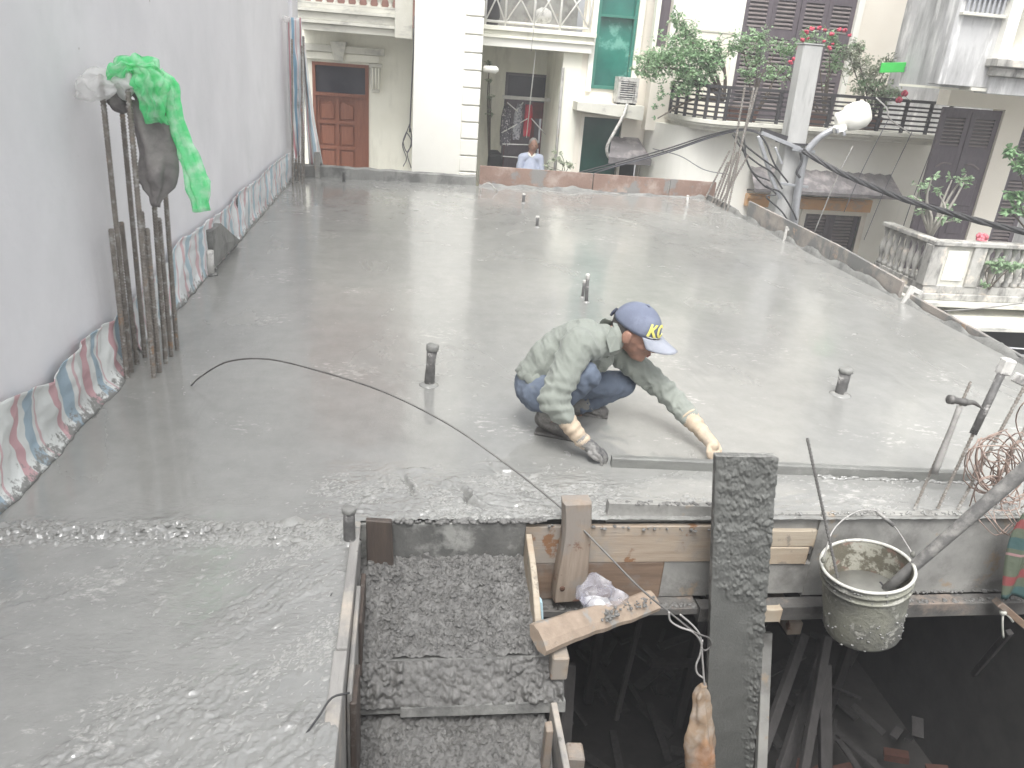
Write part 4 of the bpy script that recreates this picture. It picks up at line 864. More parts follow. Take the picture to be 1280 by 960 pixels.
mk('panel', B(pA[1]+.002, pB[0]-.002, gy, gy+.09, bzG+.1, rzz-.06), M_CREAMD, hG)
mk('panel_field', B(pA[1]+.05, pB[0]-.05, gy-.014, gy-.001, bzG+.17, rzz-.12), M_WHITE, hG, bevel=.005)
bprof = [(.045, 0), (.045, .04), (.022, .07), (.03, .12), (.05, .2), (.042, .27), (.022, .36), (.03, .40), (.045, .43), (.045, rzz-.06-bzG-.1)]
hb = rzz-.06-bzG-.1; bprof = [(r, h*hb/.47) for r, h in bprof[:-1]]+[(.045, hb)]
for k in range(14): mk('baluster', MB().lathe((pB[1]+.08+k*.125, gy+.04, bzG+.1), bprof, 8), M_BAL, hG, smooth=True)
for k in range(8): mk('baluster', MB().lathe((xb+.065, gy+.22+k*.135, bzG+.1), bprof, 8), M_BAL, hG, smooth=True)
# ledge below, dark shop opening under it
sl_ = YP(1188, 395, 9.0)
mk('lower_ledge', MB().hexa([(sl_.x, 8.75, sl_.z-.12), (12, 8.75, sl_.z-.12), (12, 9.6, sl_.z-.12), (sl_.x+.2, 9.6, sl_.z-.12), (sl_.x, 8.75, sl_.z-.06), (12, 8.75, sl_.z-.06), (12, 9.6, sl_.z+.02), (sl_.x+.2, 9.6, sl_.z+.02)]), M_CREAMD, hG, bevel=.006)
mk('shop_back', B(sl_.x, 12, 9.9, 9.95, GZ, sl_.z-.1), M_BLACK, hG)
mk('shop_side', B(xb+.0, sl_.x+.1, 9.5, 10.3, GZ, bzG-.16), M_BAL, hG)
for k in range(3): bar((sl_.x+.1, 8.9+.1*k, sl_.z-.35-.12*k), (12, 8.7+.1*k, sl_.z-.5-.12*k), .014, M_GALV, 'awning_rod', hG)

# signs on the grey wall
gs = thing('alley_sign', 'small bright green sign plate on the grey wall edge above the pink flower', 'sign', YP(1128, 88, 10.3))
p = YP(1123, 93, 10.35); q = YP(1137, 83, 10.15)
mk('plate', MB().hexa([(gx-.35, 10.2, p.z), (gx-.02, 10.2, p.z+.03), (gx-.02, 10.23, p.z+.03), (gx-.35, 10.23, p.z), (gx-.35, 10.2, p.z+.12), (gx-.02, 10.2, p.z+.15), (gx-.02, 10.23, p.z+.15), (gx-.35, 10.23, p.z+.12)]), M_GREENS, gs, bevel=.003)
mk('bracket', B(gx-.03, gx-.001, 10.20, 10.22, p.z+.05, p.z+.1), M_GALV, gs)
# backdrop houses filling the gap between F and G
bk = thing('house', 'plain pale wall of the next house showing between the flower balcony and the grey house', 'house', (9.5, 14, GZ))
mk('wall', B(FXR-.6, 14, 13.4, 14.4, GZ, 7), M_GREYW, bk)
mk('wall', B(FXR+.0, FXR+2, 12.6, 13.4, GZ, bz), M_PEACH, bk)
#@@END
#@@SECTION4 pole, cables, plants, bystander
def prismY(c, w0, w1, z0, z1): return MB().hexa([(c[0]-w0, c[1]-w0, z0), (c[0]+w0, c[1]-w0, z0), (c[0]+w0, c[1]+w0, z0), (c[0]-w0, c[1]+w0, z0), (c[0]-w1, c[1]-w1, z1), (c[0]+w1, c[1]-w1, z1), (c[0]+w1, c[1]+w1, z1), (c[0]-w1, c[1]+w1, z1)])
PY = 10.9
pt = YP(1013, 56, PY); pb_ = YP(976, 262, PY)
up = thing('utility_pole', 'tall square grey concrete utility pole beyond the right corner of the slab', 'pole', (pb_.x, PY, GZ))
dx = (pt.x-pb_.x)/(pt.z-pb_.z)
def pc(z): return Vector((pb_.x+dx*(z-pb_.z), PY, z))
b0 = pc(GZ); wtop = .138; wbot = .155
def pw(z): return wtop+(wbot-wtop)*(pt.z-z)/(pt.z+1.5)
mk('shaft', MB().hexa([(b0.x-pw(GZ), PY-.15, GZ), (b0.x+pw(GZ), PY-.15, GZ), (b0.x+pw(GZ), PY+.15, GZ), (b0.x-pw(GZ), PY+.15, GZ), (pt.x-wtop, PY-.11, pt.z), (pt.x+wtop, PY-.11, pt.z), (pt.x+wtop, PY+.11, pt.z), (pt.x-wtop, PY+.11, pt.z)]), M_POLE, up, bevel=.015)
mk('cap_edge', B(pt.x-wtop-.01, pt.x+wtop+.01, PY-.12, PY+.12, pt.z, pt.z+.015), M_POLE, up)
for (a, c, w_) in (((952, 166), (1000, 186), .05), ((948, 170), (964, 222), .05), ((964, 222), (975, 248), .05), ((969, 184), (977, 205), .03), ((990, 186), (1018, 190), .045), ((975, 229), (1010, 234), .035)):
    mk('cross_arm', MB().beam(YP(*a, PY-.2), YP(*c, PY-.2), w_, w_), M_GALV, up, bevel=.004)
mk('strap', B(pc(1.0).x-wtop-.04, pc(1.0).x+wtop+.05, PY-.17, PY+.17, .86, .885), M_IRON, up)
mk('dark_block', MB().beam(YP(952, 164, PY-.15), YP(982, 174, PY-.15), .10, .09), M_IRON, up)
# street lamp: arm clamped to the pole
sl2 = thing('street_lamp', 'white street lamp head on a bent galvanised arm clamped beside the utility pole', 'street lamp', YP(1000, 240, PY-.2))
arm = curve([YP(992, 285, PY-.2), YP(997, 240, PY-.2), YP(1006, 196, PY-.22), YP(1017, 179, PY-.25), YP(1030, 168, PY-.3), YP(1047, 159, PY-.35)], 8)
mk('arm', MB().tube(arm, [.056 if i < 18 else .046 for i in range(len(arm))], 12), M_GALV, sl2, smooth=True)
hc = YP(1060, 148, PY-.4); 
hd = MB(); rings = [(-.17, .07, .05), (-.16, .11, .08), (-.03, .13, .095), (-.02, .165, .115), (.10, .185, .12), (.22, .175, .11), (.29, .12, .07), (.30, .04, .03)]
dirv = Vector((.93, -.1, .36)).normalized(); sidev = dirv.cross(Vector((0, -1, .2))).normalized(); nv = dirv.cross(sidev)
vs = []; fs = []; N = 16
for (t, ra, rb_) in rings:
    for k in range(N):
        a = 2*math.pi*k/N; vs.append(hc+dirv*t+sidev*ra*math.cos(a)+nv*rb_*(math.sin(a) if math.sin(a) < 0 else math.sin(a)*.7))
for i in range(len(rings)-1):
    for k in range(N): k2 = (k+1) % N; fs.append((i*N+k, i*N+k2, (i+1)*N+k2, (i+1)*N+k))
fs.append(tuple(range(N))[::-1]); fs.append(tuple((len(rings)-1)*N+k for k in range(N)))
mk('lamp_head', hd.add(vs, fs), M_WHITE, sl2, smooth=True)
mk('neck', MB().beam(YP(1043, 163, PY-.42), YP(1056, 158, PY-.42), .13, .10), M_WHITE, sl2, bevel=.015)
for q in ((1046, 163), (1054, 166)): mk('clip', MB().beam(YP(q[0], q[1]-2, PY-.5), YP(q[0]+1, q[1]+3, PY-.5), .05, .03), M_GALV, sl2)
mk('photocell', MB().ell(hc+nv*.10+dirv*.03, (.05, .05, .035), 10, 6), M_PVC, sl2, smooth=True)

# cables
def cable(label, pts, r, ma=M_CABLE, n=8, name='cable', cat='cable', segs=8, group=None):
    return mk(name, MB().tube(curve(pts, segs), r, n), ma, smooth=True, label=label, cat=cat, group=group)
# thick bundle to the right: twisted strands
pts = curve([YP(1003, 188, PY-.25), YP(1045, 213, 10.3), YP(1085, 231, 9.8), YP(1130, 249, 9.2), YP(1180, 264, 8.7), YP(1230, 278, 8.2), YP(1290, 292, 7.7)], 10)
tb = thing('cable_bundle', 'thick twisted black cable bundle running from the pole to the right', 'cable bundle', pts[0])
for s in range(4):
    pp = []
    for i, p in enumerate(pts):
        t = (pts[min(i+1, len(pts)-1)]-pts[max(0, i-1)]).normalized(); a = t.cross(Vector((0, 0, 1))).normalized(); c = t.cross(a); th = s*math.pi/2+i*.35
        pp.append(p+(a*math.cos(th)+c*math.sin(th))*.019)
    mk('strand', MB().tube(pp, .018, 6), M_CABLE, tb, smooth=True)
tg = thing('cable_bundle', 'thin cables sagging across the cream corner house to the left of the pole', 'cable bundle', YP(925, 166, PY-.1))
for k, off in enumerate(((0, 0), (0, 3), (2, 5))):
    pp = curve([YP(700+off[0]*8, 222+off[1], 12.2), YP(760, 206+off[1], 12.0), YP(830, 187+off[1], 11.7), YP(890, 168+off[1]*.7, 11.3), YP(930, 161+off[1]*.4, 10.9), YP(956, 168+off[1]*.3, PY-.2)], 8)
    mk('strand', MB().tube(pp, .011, 6), M_CABLE if k < 2 else M_CABLEG, tg, smooth=True)
lp = thing('cable_bundle', 'black cable loops drooping round the steel cross arms on the pole', 'cable bundle', YP(965, 210, PY-.2))
for k, P in enumerate(([(916, 168), (930, 190), (948, 205), (965, 216), (978, 236)], [(918, 165), (932, 182), (955, 200), (972, 212)], [(930, 172), (935, 205), (955, 232), (975, 240), (990, 262), (996, 275)], [(1000, 190), (1002, 202), (996, 215), (1000, 222)], [(958, 232), (970, 243), (958, 246), (975, 262), (985, 275)], [(925, 176), (940, 214), (962, 226)], [(948, 166), (958, 180), (968, 205), (985, 228)])):
    mk('strand', MB().tube(curve([YP(a, c, PY-.24-.02*k) for a, c in P], 6), .012 if k != 3 else .018, 6), M_CABLE, lp, smooth=True)
cable('light grey guy wire dropping steeply past the orange lintel behind the pole', [YP(1066, 183, 11.2), YP(1045, 225, 11.2), YP(1018, 290, 11.2)], .009, M_WIRE, 6, 'guy_wire', 'wire')
cable('thin wire sagging over the curved wall between canopy and flower balcony', [YP(816, 186, 13), YP(850, 195, 12.4), YP(880, 212, 12.2), YP(910, 218, 12.1)], .007, M_CABLEG, 5, 'wire', 'wire')
cable('white looped wire drooping across the right end of the black railing', [YP(1095, 122, 12.0), YP(1108, 135, 11.9), YP(1114, 150, 11.9), YP(1143, 170, 12.0)], .011, M_WRAIL, 5, 'wire', 'wire')
cable('thin dark wire hanging down the wall left of the white pier', [YP(518, 20, 13.1), YP(517, 60, 13.1), YP(514, 120, 13.9), YP(512, 165, 14.1)], .012, M_CABLEG, 5, 'wire', 'wire')
tw = thing('wire_tangle', 'small tangle of loose wire ends on the cream wall left of the pier', 'wire', YP(510, 175, 14.1))
for k, P in enumerate(([(512, 155), (506, 172), (503, 182), (508, 198), (504, 208)], [(513, 160), (515, 180), (509, 192), (514, 210)], [(508, 165), (514, 176), (510, 190), (506, 186), (504, 176), (508, 165)])):
    mk('strand', MB().tube(curve([YP(a, c, 14.1) for a, c in P], 6), .009, 5), M_CABLEG, tw, smooth=True)
for i, (a, c, y0) in enumerate((((1110, 150), (1055, 265), 11.5), ((1140, 165), (1080, 300), 11.0), ((1163, 190), (1112, 338), 10.9))):
    cable(['thinnest grey wire falling past the street lamp head to the low window', 'grey wire falling from the flower balcony to the middle of the side boards', 'grey wire down the right edge of the cream corner house'][i], [YP(*a, y0), YP((a[0]+c[0])/2-2, (a[1]+c[1])/2, y0), YP(*c, y0)], .006, M_CABLEG, 5, 'wire', 'wire')
cable('pale wire crossing under the balustrade balcony at the right edge', [YP(1180, 389, 8.6), YP(1230, 385, 8.3), YP(1285, 378, 8.0)], .009, M_WIRE, 5, 'wire', 'wire')
cable('wire hanging in front of the balcony railing of the cream washing house', [YP(672, -5, 13.4), YP(668, 30, 13.4), YP(664, 64, 13.4)], .005, M_WIRE, 5, 'wire', 'wire')

# plants: stems plus thousands of folded leaflets
def leaves(name, parent, blobs, n, size, ma, seed, flat=.35, droop=.3):
    rr = random.Random(seed); v = []; f = []
    tot = sum(b_[3]**2 for b_ in blobs)
    for (cx, cy, cz, r, sq) in blobs:
        m = int(n*r*r/tot)
        # clumps: leaflets cluster on twigs
        tw_ = []
        for _ in range(max(4, m//14)):
            d = Vector((rr.gauss(0, 1), rr.gauss(0, 1), rr.gauss(0, 1))).normalized()*r*(rr.random()**.45); tw_.append((Vector((cx, cy, cz))+Vector((d.x, d.y*.7, d.z*sq)), d))
        for _ in range(m):
            c0_, d = rr.choice(tw_); c = c0_+Vector((rr.gauss(0, 1), rr.gauss(0, 1), rr.gauss(0, .7)))*r*.13
            s = size*rr.uniform(.6, 1.3); a = Vector((rr.gauss(0, 1), rr.gauss(0, 1), rr.gauss(-droop, .6))).normalized(); b_ = a.cross(Vector((rr.gauss(0, .5), rr.gauss(0, .5), 1))).normalized(); nn = a.cross(b_)
            o = len(v); v += [c, c+a*s*.5+b_*s*.3+nn*s*.08, c+a*s, c+a*s*.5-b_*s*.3+nn*s*.08]; f += [(o, o+1, o+2), (o, o+2, o+3)]
    return mk(name, MB().add(v, f), ma, parent, kind='stuff')
def stems(name, parent, root, tips, r, ma=M_STEM, seed=0):
    m = MB(); rr = random.Random(seed)
    for t in tips:
        t = Vector(t); root_ = Vector(root); mid = root_.lerp(t, .5)+Vector((rr.uniform(-.1, .1), rr.uniform(-.1, .1), .12*(t-root_).length)); P = curve([root_, mid, t], 5)
        m.tube(P, [r*(1-.7*i/(len(P)-1)) for i in range(len(P))], 5)
    return mk(name, m, ma, parent, smooth=True)
def blob(px_, py, rp, Y, sq=.8): p = YP(px_, py, Y); return (p.x, p.y, p.z, rp*Y/FPX, sq)
pl = thing('shrub', 'bushy green shrub spilling over the left curve of the flower balcony', 'plant', YP(868, 130, 12.7))
bl_ = [blob(835, 72, 34, 12.5), blob(872, 78, 33, 12.5), blob(855, 45, 18, 12.6), blob(848, 27, 12, 12.6), blob(810, 84, 20, 12.4), blob(888, 70, 18, 12.4), blob(862, 100, 22, 12.4), blob(895, 60, 10, 12.5)]
leaves('foliage', pl, bl_, 2600, .06, M_LEAF, 1); leaves('foliage', pl, bl_, 2800, .058, M_LEAFP, 2)
leaves('hanging_leaves', pl, [blob(828, 118, 12, 12.4), blob(822, 137, 8, 12.4, 1.4), blob(845, 118, 9, 12.4)], 220, .05, M_LEAF, 3)
stems('stems', pl, YP(905, 125, 12.5), [b_[:3] for b_ in bl_]+[tuple(YP(822, 148, 12.4))], .03, seed=3)
def sprays(name, parent, root, n, rad, ma, seed, down=.5, size=.05):
    rr = random.Random(seed); tw = MB(); v = []; f = []
    for i in range(n):
        d = Vector((rr.uniform(-1, 1), rr.uniform(-.8, -.1), rr.uniform(-.2, 1))).normalized()*rad*rr.uniform(.4, .85); r0 = Vector(rr.choice(root)); e = r0+d+Vector((0, 0, -down*rad*rr.random())); P = curve([r0, r0.lerp(e, .5)+Vector((0, 0, .12*rad)), e], 5)
        tw.tube(P, .0035, 4)
        for k in range(16):
            c = P[rr.randrange(2, len(P))]+Vector((rr.gauss(0, .02), rr.gauss(0, .02), rr.gauss(0, .02))); s_ = size*rr.uniform(.6, 1.4); a = Vector((rr.gauss(0, 1), rr.gauss(0, 1), rr.gauss(-.3, .6))).normalized(); b2 = a.cross(Vector((rr.gauss(0, .5), rr.gauss(0, .5), 1))).normalized()
            o = len(v); v += [c, c+a*s_*.5+b2*s_*.3, c+a*s_, c+a*s_*.5-b2*s_*.3]; f += [(o, o+1, o+2), (o, o+2, o+3)]
    mk('twigs', tw, M_STEM, parent, smooth=True, kind='stuff'); mk(name, MB().add(v, f), ma, parent, kind='stuff')
sprays('spray_leaves', pl, [b_[:3] for b_ in bl_], 46, .42, M_LEAFP, 31)
ro = thing('rose_bush', 'climbing rose with red blooms spread across the tall dark shutters', 'plant', YP(945, 145, 12.4))
bl_ = [blob(925, 52, 17, 12.45), blob(950, 48, 18, 12.45), blob(945, 72, 16, 12.45), blob(975, 60, 14, 12.4), blob(935, 92, 14, 12.4), blob(965, 92, 15, 12.4), blob(990, 70, 14, 12.4), blob(1010, 50, 17, 12.4), blob(1035, 48, 16, 12.4), blob(1050, 62, 12, 12.4), blob(985, 90, 12, 12.4), blob(914, 62, 10, 12.45), blob(1045, 80, 14, 12.4)]
leaves('foliage', ro, bl_, 2300, .05, M_LEAFP, 4); leaves('foliage', ro, bl_, 500, .055, M_LEAF, 5)
stems('stems', ro, YP(940, 150, 12.35), [b_[:3] for b_ in bl_[:7]], .016, seed=5); stems('stems', ro, YP(1030, 150, 12.35), [b_[:3] for b_ in bl_[7:]], .016, seed=6)
sprays('spray_leaves', ro, [b_[:3] for b_ in bl_], 60, .30, M_LEAFP, 32, .8, .045)
fm = MB()
rr = random.Random(5); fme = None
for i, (a, c) in enumerate(((1008, 40), (1015, 36), (1010, 48), (1024, 35), (1031, 38), (1040, 42), (1041, 55), (1037, 60), (998, 60), (993, 74), (1056, 38), (1062, 44), (1049, 37), (1003, 50), (988, 78), (1030, 52))):
    p = YP(a, c, 12.05); m = MB(); s = rr.uniform(.024, .042)
    for q in range(7):
        an = q*2.4; m.ell(p+Vector((math.cos(an)*s*.5, math.sin(an)*s*.3, rr.uniform(-.4, .4)*s)), (s*.6, s*.45, s*.55), 6, 4, Matrix.Rotation(an, 3, 'Z'))
    mk('bloom', m, M_ROSE, ro, smooth=True)
pr = thing('shrub', 'dusty feathery shrub right of the shutters at the end of the flower balcony', 'plant', YP(1090, 140, 12.3))
bl_ = [blob(1075, 85, 22, 12.35), blob(1062, 70, 14, 12.35), blob(1095, 92, 20, 12.3), blob(1082, 105, 18, 12.3), blob(1102, 112, 16, 12.25), blob(1098, 130, 15, 12.2), blob(1117, 118, 12, 12.2), blob(1110, 80, 10, 12.3), blob(1070, 60, 10, 12.4)]
leaves('foliage', pr, bl_, 3000, .042, M_LEAFD, 7); leaves('foliage', pr, bl_[3:], 1200, .05, M_LEAFP, 8)
stems('stems', pr, YP(1090, 150, 12.3), [b_[:3] for b_ in bl_], .014, seed=8)
sprays('spray_leaves', pr, [b_[:3] for b_ in bl_], 50, .32, M_LEAFD, 33, .3, .04)
for a, c in ((1131, 117), (1124, 125)):
    p = YP(a, c, 12.0); m = MB()
    for q in range(6): m.ell(p+Vector((.03*math.cos(q), .02*math.sin(q), .02*math.sin(q*2))), (.03, .02, .035), 6, 4)
    mk('bloom', m, M_ROSE, pr, smooth=True)
gpp = thing('potted_plant', 'bare branched frangipani standing in front of the dark right door', 'plant', YP(1162, 292, 9.6))
root = YP(1163, 296, 9.6); tips = [YP(a, c, 9.6+dy) for a, c, dy in ((1155, 262, 0), (1150, 232, .1), (1165, 222, -.1), (1172, 240, 0), (1190, 225, .1), (1188, 262, 0), (1205, 228, 0), (1142, 245, 0), (1180, 268, -.1), (1160, 235, .1), (1208, 218, .1), (1196, 275, 0))]
stems('branches', gpp, root, tips, .028, mat('pale_branch', (.36, .34, .30), (.26, .25, .22), scale=9), 9)
leaves('leaves', gpp, [(t.x, t.y, t.z, .10, .8) for t in tips], 330, .062, M_LEAFP, 10)
gp2 = thing('potted_plant', 'leafy branch hanging in at the right edge beside the second dark door', 'plant', YP(1275, 290, 9.3))
bl_ = [blob(1262, 190, 12, 9.2), blob(1278, 205, 16, 9.2), blob(1272, 240, 14, 9.2), blob(1262, 262, 11, 9.2), blob(1285, 265, 16, 9.2)]
leaves('foliage', gp2, bl_, 520, .085, M_LEAF, 12, droop=.6); stems('stems', gp2, YP(1290, 296, 9.2), [b_[:3] for b_ in bl_], .014, seed=12)
gp3 = thing('potted_plant', 'small green climber growing through the blackened balusters at the right', 'plant', YP(1250, 350, 9.0))
bl_ = [blob(1245, 328, 12, 9.1), blob(1258, 334, 13, 9.1), blob(1272, 330, 8, 9.1), blob(1232, 356, 6, 9.0, 1.3)]
leaves('foliage', gp3, bl_, 420, .06, M_LEAFP, 13); stems('stems', gp3, YP(1236, 362, 9.08), [b_[:3] for b_ in bl_], .01, seed=14)
gp4 = thing('potted_plant', 'thin sprigs beside the washing house downpipe, behind the orange boards', 'plant', YP(700, 212, 13.5))
bl_ = [blob(695, 200, 9, 13.4), blob(710, 204, 8, 13.4), blob(686, 208, 6, 13.4), blob(699, 190, 6, 13.4)]
leaves('foliage', gp4, bl_, 260, .05, M_LEAFD, 15); stems('stems', gp4, YP(700, 222, 13.4), [b_[:3] for b_ in bl_], .008, seed=15)
gp5 = thing('potted_plant', 'dark spindly plant in the shadow behind the quoined pier', 'plant', YP(612, 205, 15))
bl_ = [blob(611, 140, 5, 14.9), blob(614, 120, 5, 14.9), blob(612, 100, 4, 14.9), blob(612, 78, 4, 14.9)]
stems('stems', gp5, YP(612, 210, 14.9), [b_[:3] for b_ in bl_], .02, seed=16); leaves('foliage', gp5, bl_, 180, .06, M_LEAFD, 16)
# pink bucket-like bundle by the balustrade
pk = YP(1228, 296, 9.35)
pm = MB()
for _i in range(34): _a = _i*2.4; _r = .07*(_i/34)**.5; pm.ell(pk+Vector((math.cos(_a)*_r, math.sin(_a)*_r*.7, .04*math.sin(_i*1.7)-.02)), (.026, .022, .03), 6, 4)
mk('flower_ball', pm, mat('coral_pink', (.72, .22, .25), (.6, .16, .2), scale=20, rough=.7, bump=.5), smooth=True, label='coral pink bloom cluster resting behind the balustrade coping', cat='flower')
# dark things inside recess balcony left
dp = YP(618, 200, 14.6)
mk('storage_bag', MB().hexa([(dp.x-.14, 14.5, -1.2), (dp.x+.14, 14.5, -1.2), (dp.x+.14, 14.8, -1.2), (dp.x-.14, 14.8, -1.2), (dp.x-.13, 14.5, dp.z+.1), (dp.x+.15, 14.5, dp.z+.13), (dp.x+.1, 14.8, dp.z+.16), (dp.x-.1, 14.8, dp.z+.17)]), M_BLACK, bevel=.04, label='black bag on the recessed balcony floor just right of the pier', cat='bag')

# helmet-like grey figure objects on the upper balcony
hm = YP(680, 20, 13.9); mk('washing_bowl', MB().lathe((hm.x, 14.0, hm.z-.12), [(.03, 0), (.12, .03), (.16, .10), (.13, .2), (.04, .25)], 12), M_PVC, smooth=True, label='round white helmet hung behind the criss cross balcony railing', cat='helmet')
h2 = YP(616, 12, 13.9); mk('plant_pot', MB().lathe((h2.x, 14.0, h2.z-.25), [(.10, 0), (.14, .16), (.12, .3), (.15, .5), (.05, .6)], 10), M_IRON, smooth=True, label='dark bundle behind the left bars of the criss cross railing', cat='bundle')

# ---- body builder: capsule chains fused into one skin
def sphere_chain(mb, pts, rads, n=12, sub=6):
    for (a, c), (ra, rc) in zip(zip(pts[:-1], pts[1:]), zip(rads[:-1], rads[1:])):
        a = Vector(a); c = Vector(c)
        d = (c-a); L_ = d.length; d.normalize(); x = d.orthogonal().normalized(); y = d.cross(x); rings = []
        prof = [(-math.cos(t)*ra, math.sin(t)*ra) for t in np.linspace(.12, math.pi/2, 4)]+[(L_+math.sin(t)*rc, math.cos(t)*rc) for t in np.linspace(0, math.pi/2-.12, 4)]
        vs = []; fs = []
        for h, r in prof:
            for k in range(n): t = 2*math.pi*k/n; vs.append(a+d*h+(x*math.cos(t)+y*math.sin(t))*r)
        m_ = len(prof)
        for i in range(m_-1):
            for k in range(n): k2 = (k+1) % n; fs.append((i*n+k, i*n+k2, (i+1)*n+k2, (i+1)*n+k))
        fs.append(tuple(range(n))[::-1]); fs.append(tuple((m_-1)*n+k for k in range(n)))
        mb.add(vs, fs)
    return mb
def fuse(name, mb, ma, parent, voxel=.01, smooth=4, fold=None, sub=0):
    """merge overlapping closed lumps into one continuous skin, then press folds into it"""
    me = bpy.data.meshes.new('tmp'); me.from_pydata([tuple(v) for v in mb.v], [], mb.f); me.update()
    bm = bmesh.new(); bm.from_mesh(me); bmesh.ops.recalc_face_normals(bm, faces=bm.faces); bm.to_mesh(me); bm.free()
    o = bpy.data.objects.new('tmp', me); COL.objects.link(o)
    rm = o.modifiers.new('r', 'REMESH'); rm.mode = 'VOXEL'; rm.voxel_size = voxel
    sm = o.modifiers.new('s', 'SMOOTH'); sm.iterations = smooth; sm.factor = .5
    dg = bpy.context.evaluated_depsgraph_get(); dg.update()
    e = o.evaluated_get(dg); m2 = bpy.data.meshes.new_from_object(e)
    bpy.data.objects.remove(o); bpy.data.meshes.remove(me)
    off = ORG.get(parent.name, Vector((0, 0, 0))) if parent else Vector((0, 0, 0))
    n = len(m2.vertices); co = np.empty(n*3, dtype=np.float32); m2.vertices.foreach_get('co', co); co = co.reshape(-1, 3)
    no = np.empty(n*3, dtype=np.float32); m2.vertices.foreach_get('normal', no); no = no.reshape(-1, 3)
    if fold is not None:
        d = np.array([fold(Vector(c)) for c in co.tolist()], dtype=np.float32); co = co+no*d[:, None]
    co = co-np.array(off, dtype=np.float32)
    m2.vertices.foreach_set('co', co.ravel()); m2.name = name; m2.materials.clear(); m2.materials.append(ma)
    m2.polygons.foreach_set('use_smooth', [True]*len(m2.polygons)); m2.update()
    ob = bpy.data.objects.new(name, m2); COL.objects.link(ob)
    if parent: ob.parent = parent
    return ob

# ---- bystander on the recessed balcony
by = YP(665, 190, 14.3); bx_ = by.x; tz = YP(665, 173, 14.3).z
fo = Vector((bx_, 14.35, -1.2))
pe = thing('person', 'elderly person with grey hair in a pale blue shirt watching from the recessed balcony', 'person', fo)
hcx = Vector((bx_+.02, 14.33, tz-.12))
bm_ = MB(); bm_.ell(hcx, (.078, .09, .115), 14, 10); bm_.ell(hcx+Vector((.01, -.085, -.02)), (.014, .022, .022), 8, 6); bm_.ell(hcx+Vector((0, -.03, -.07)), (.05, .055, .045), 10, 6)
for s in (-1, 1): bm_.ell(hcx+Vector((s*.08, .01, -.01)), (.012, .02, .03), 6, 5)
H0 = tz-.26
sphere_chain(bm_, [hcx+Vector((0, .02, -.06)), (bx_, 14.36, H0-.02), (bx_, 14.37, H0-.3), (bx_, 14.37, H0-.52)], [.055, .07, .12, .13])
for s in (-1, 1):
    sphere_chain(bm_, [(bx_+s*.03, 14.37, H0-.06), (bx_+s*.16, 14.37, H0-.07), (bx_+s*.20, 14.35, H0-.33), (bx_+s*.16, 14.2, H0-.53)], [.07, .055, .042, .032])
    sphere_chain(bm_, [(bx_+s*.07, 14.37, H0-.55), (bx_+s*.09, 14.36, -.75), (bx_+s*.09, 14.38, -1.14)], [.095, .065, .045]); sphere_chain(bm_, [(bx_+s*.09, 14.38, -1.15), (bx_+s*.1, 14.24, -1.17)], [.04, .035])
    for q in range(4): sphere_chain(bm_, [(bx_+s*.16+(q-1.5)*.018, 14.18, H0-.54), (bx_+s*.155+(q-1.5)*.02, 14.11, H0-.56-.01*q)], [.012, .009], 6)
fuse('body', bm_, M_SKIN, pe, .012, 3)
sh = MB(); sphere_chain(sh, [(bx_, 14.37, H0-.04), (bx_, 14.37, H0-.3), (bx_, 14.37, H0-.62)], [.085, .145, .155], 14)
for s in (-1, 1): sphere_chain(sh, [(bx_+s*.03, 14.37, H0-.07), (bx_+s*.165, 14.37, H0-.08), (bx_+s*.205, 14.35, H0-.30)], [.085, .072, .062])
fuse('shirt', sh, M_BLUESH, pe, .014, 3, lambda p: .007*nz(p, 16, 2))
for s in (-1, 1): mk('collar', MB().hexa([(bx_, 14.275, H0-.05), (bx_+s*.05, 14.30, H0+.015), (bx_+s*.06, 14.35, H0+.02), (bx_+s*.01, 14.33, H0-.03), (bx_+s*.005, 14.27, H0-.07), (bx_+s*.07, 14.29, H0-.02), (bx_+s*.075, 14.34, H0+.0), (bx_+s*.01, 14.32, H0-.05)]), M_WHITE, pe, bevel=.003)
tr = MB()
for s in (-1, 1): sphere_chain(tr, [(bx_+s*.06, 14.37, H0-.58), (bx_+s*.09, 14.36, -.8), (bx_+s*.09, 14.38, -1.1)], [.12, .085, .07])
fuse('trousers', tr, M_CLOTHG, pe, .015, 3)
hr = MB(); hr.ell(hcx+Vector((0, .022, .03)), (.088, .092, .10), 14, 10); hr.v = [v for v in hr.v]
fuse('hair', hr, M_GREYH, pe, .012, 1, lambda p: .006*nz(p, 60))
for s in (-1, 1): mk('eye', MB().ell(hcx+Vector((s*.03, -.083, .005)), (.011, .006, .006), 8, 5), M_EYE, pe)
mk('mouth', MB().ell(hcx+Vector((0, -.082, -.065)), (.022, .006, .005), 8, 5), M_LIP, pe)
#@@END
#@@SECTION5 things along the left wall, stubs, stairs, opening
def rebar_mesh(p, q, r, mb=None, pitch=.016, n=7):
    p = Vector(p); q = Vector(q); L_ = (q-p).length; k = int(L_/pitch); P = []; rs = []
    for i in range(k+1):
        c = p.lerp(q, i/k); d = (q-p)/k
        P += [c, c+d*.45, c+d*.5, c+d*.95]; rs += [r*1.18, r*1.18, r*.9, r*.9]
    return (mb or MB()).tube(P, rs, n)
def topat(base, px_, py):  # top end of a bar standing over its foot
    return YP(px_, py, base.y)
rbL = thing('starter_bars', 'cluster of ribbed rusty column bars standing in the slab against the pale wall', 'rebar', G(192, 455))
BL = [((159, 472), (139, 290)), ((164, 465), (126, 97)), ((171, 455), (152, 281)), ((181, 446), (150, 112)), ((192, 472), (160, 112)), ((199, 465), (184, 289)), ((196, 458), (177, 268)), ((207, 454), (188, 190)), ((214, 445), (199, 276)), ((221, 437), (200, 150))]
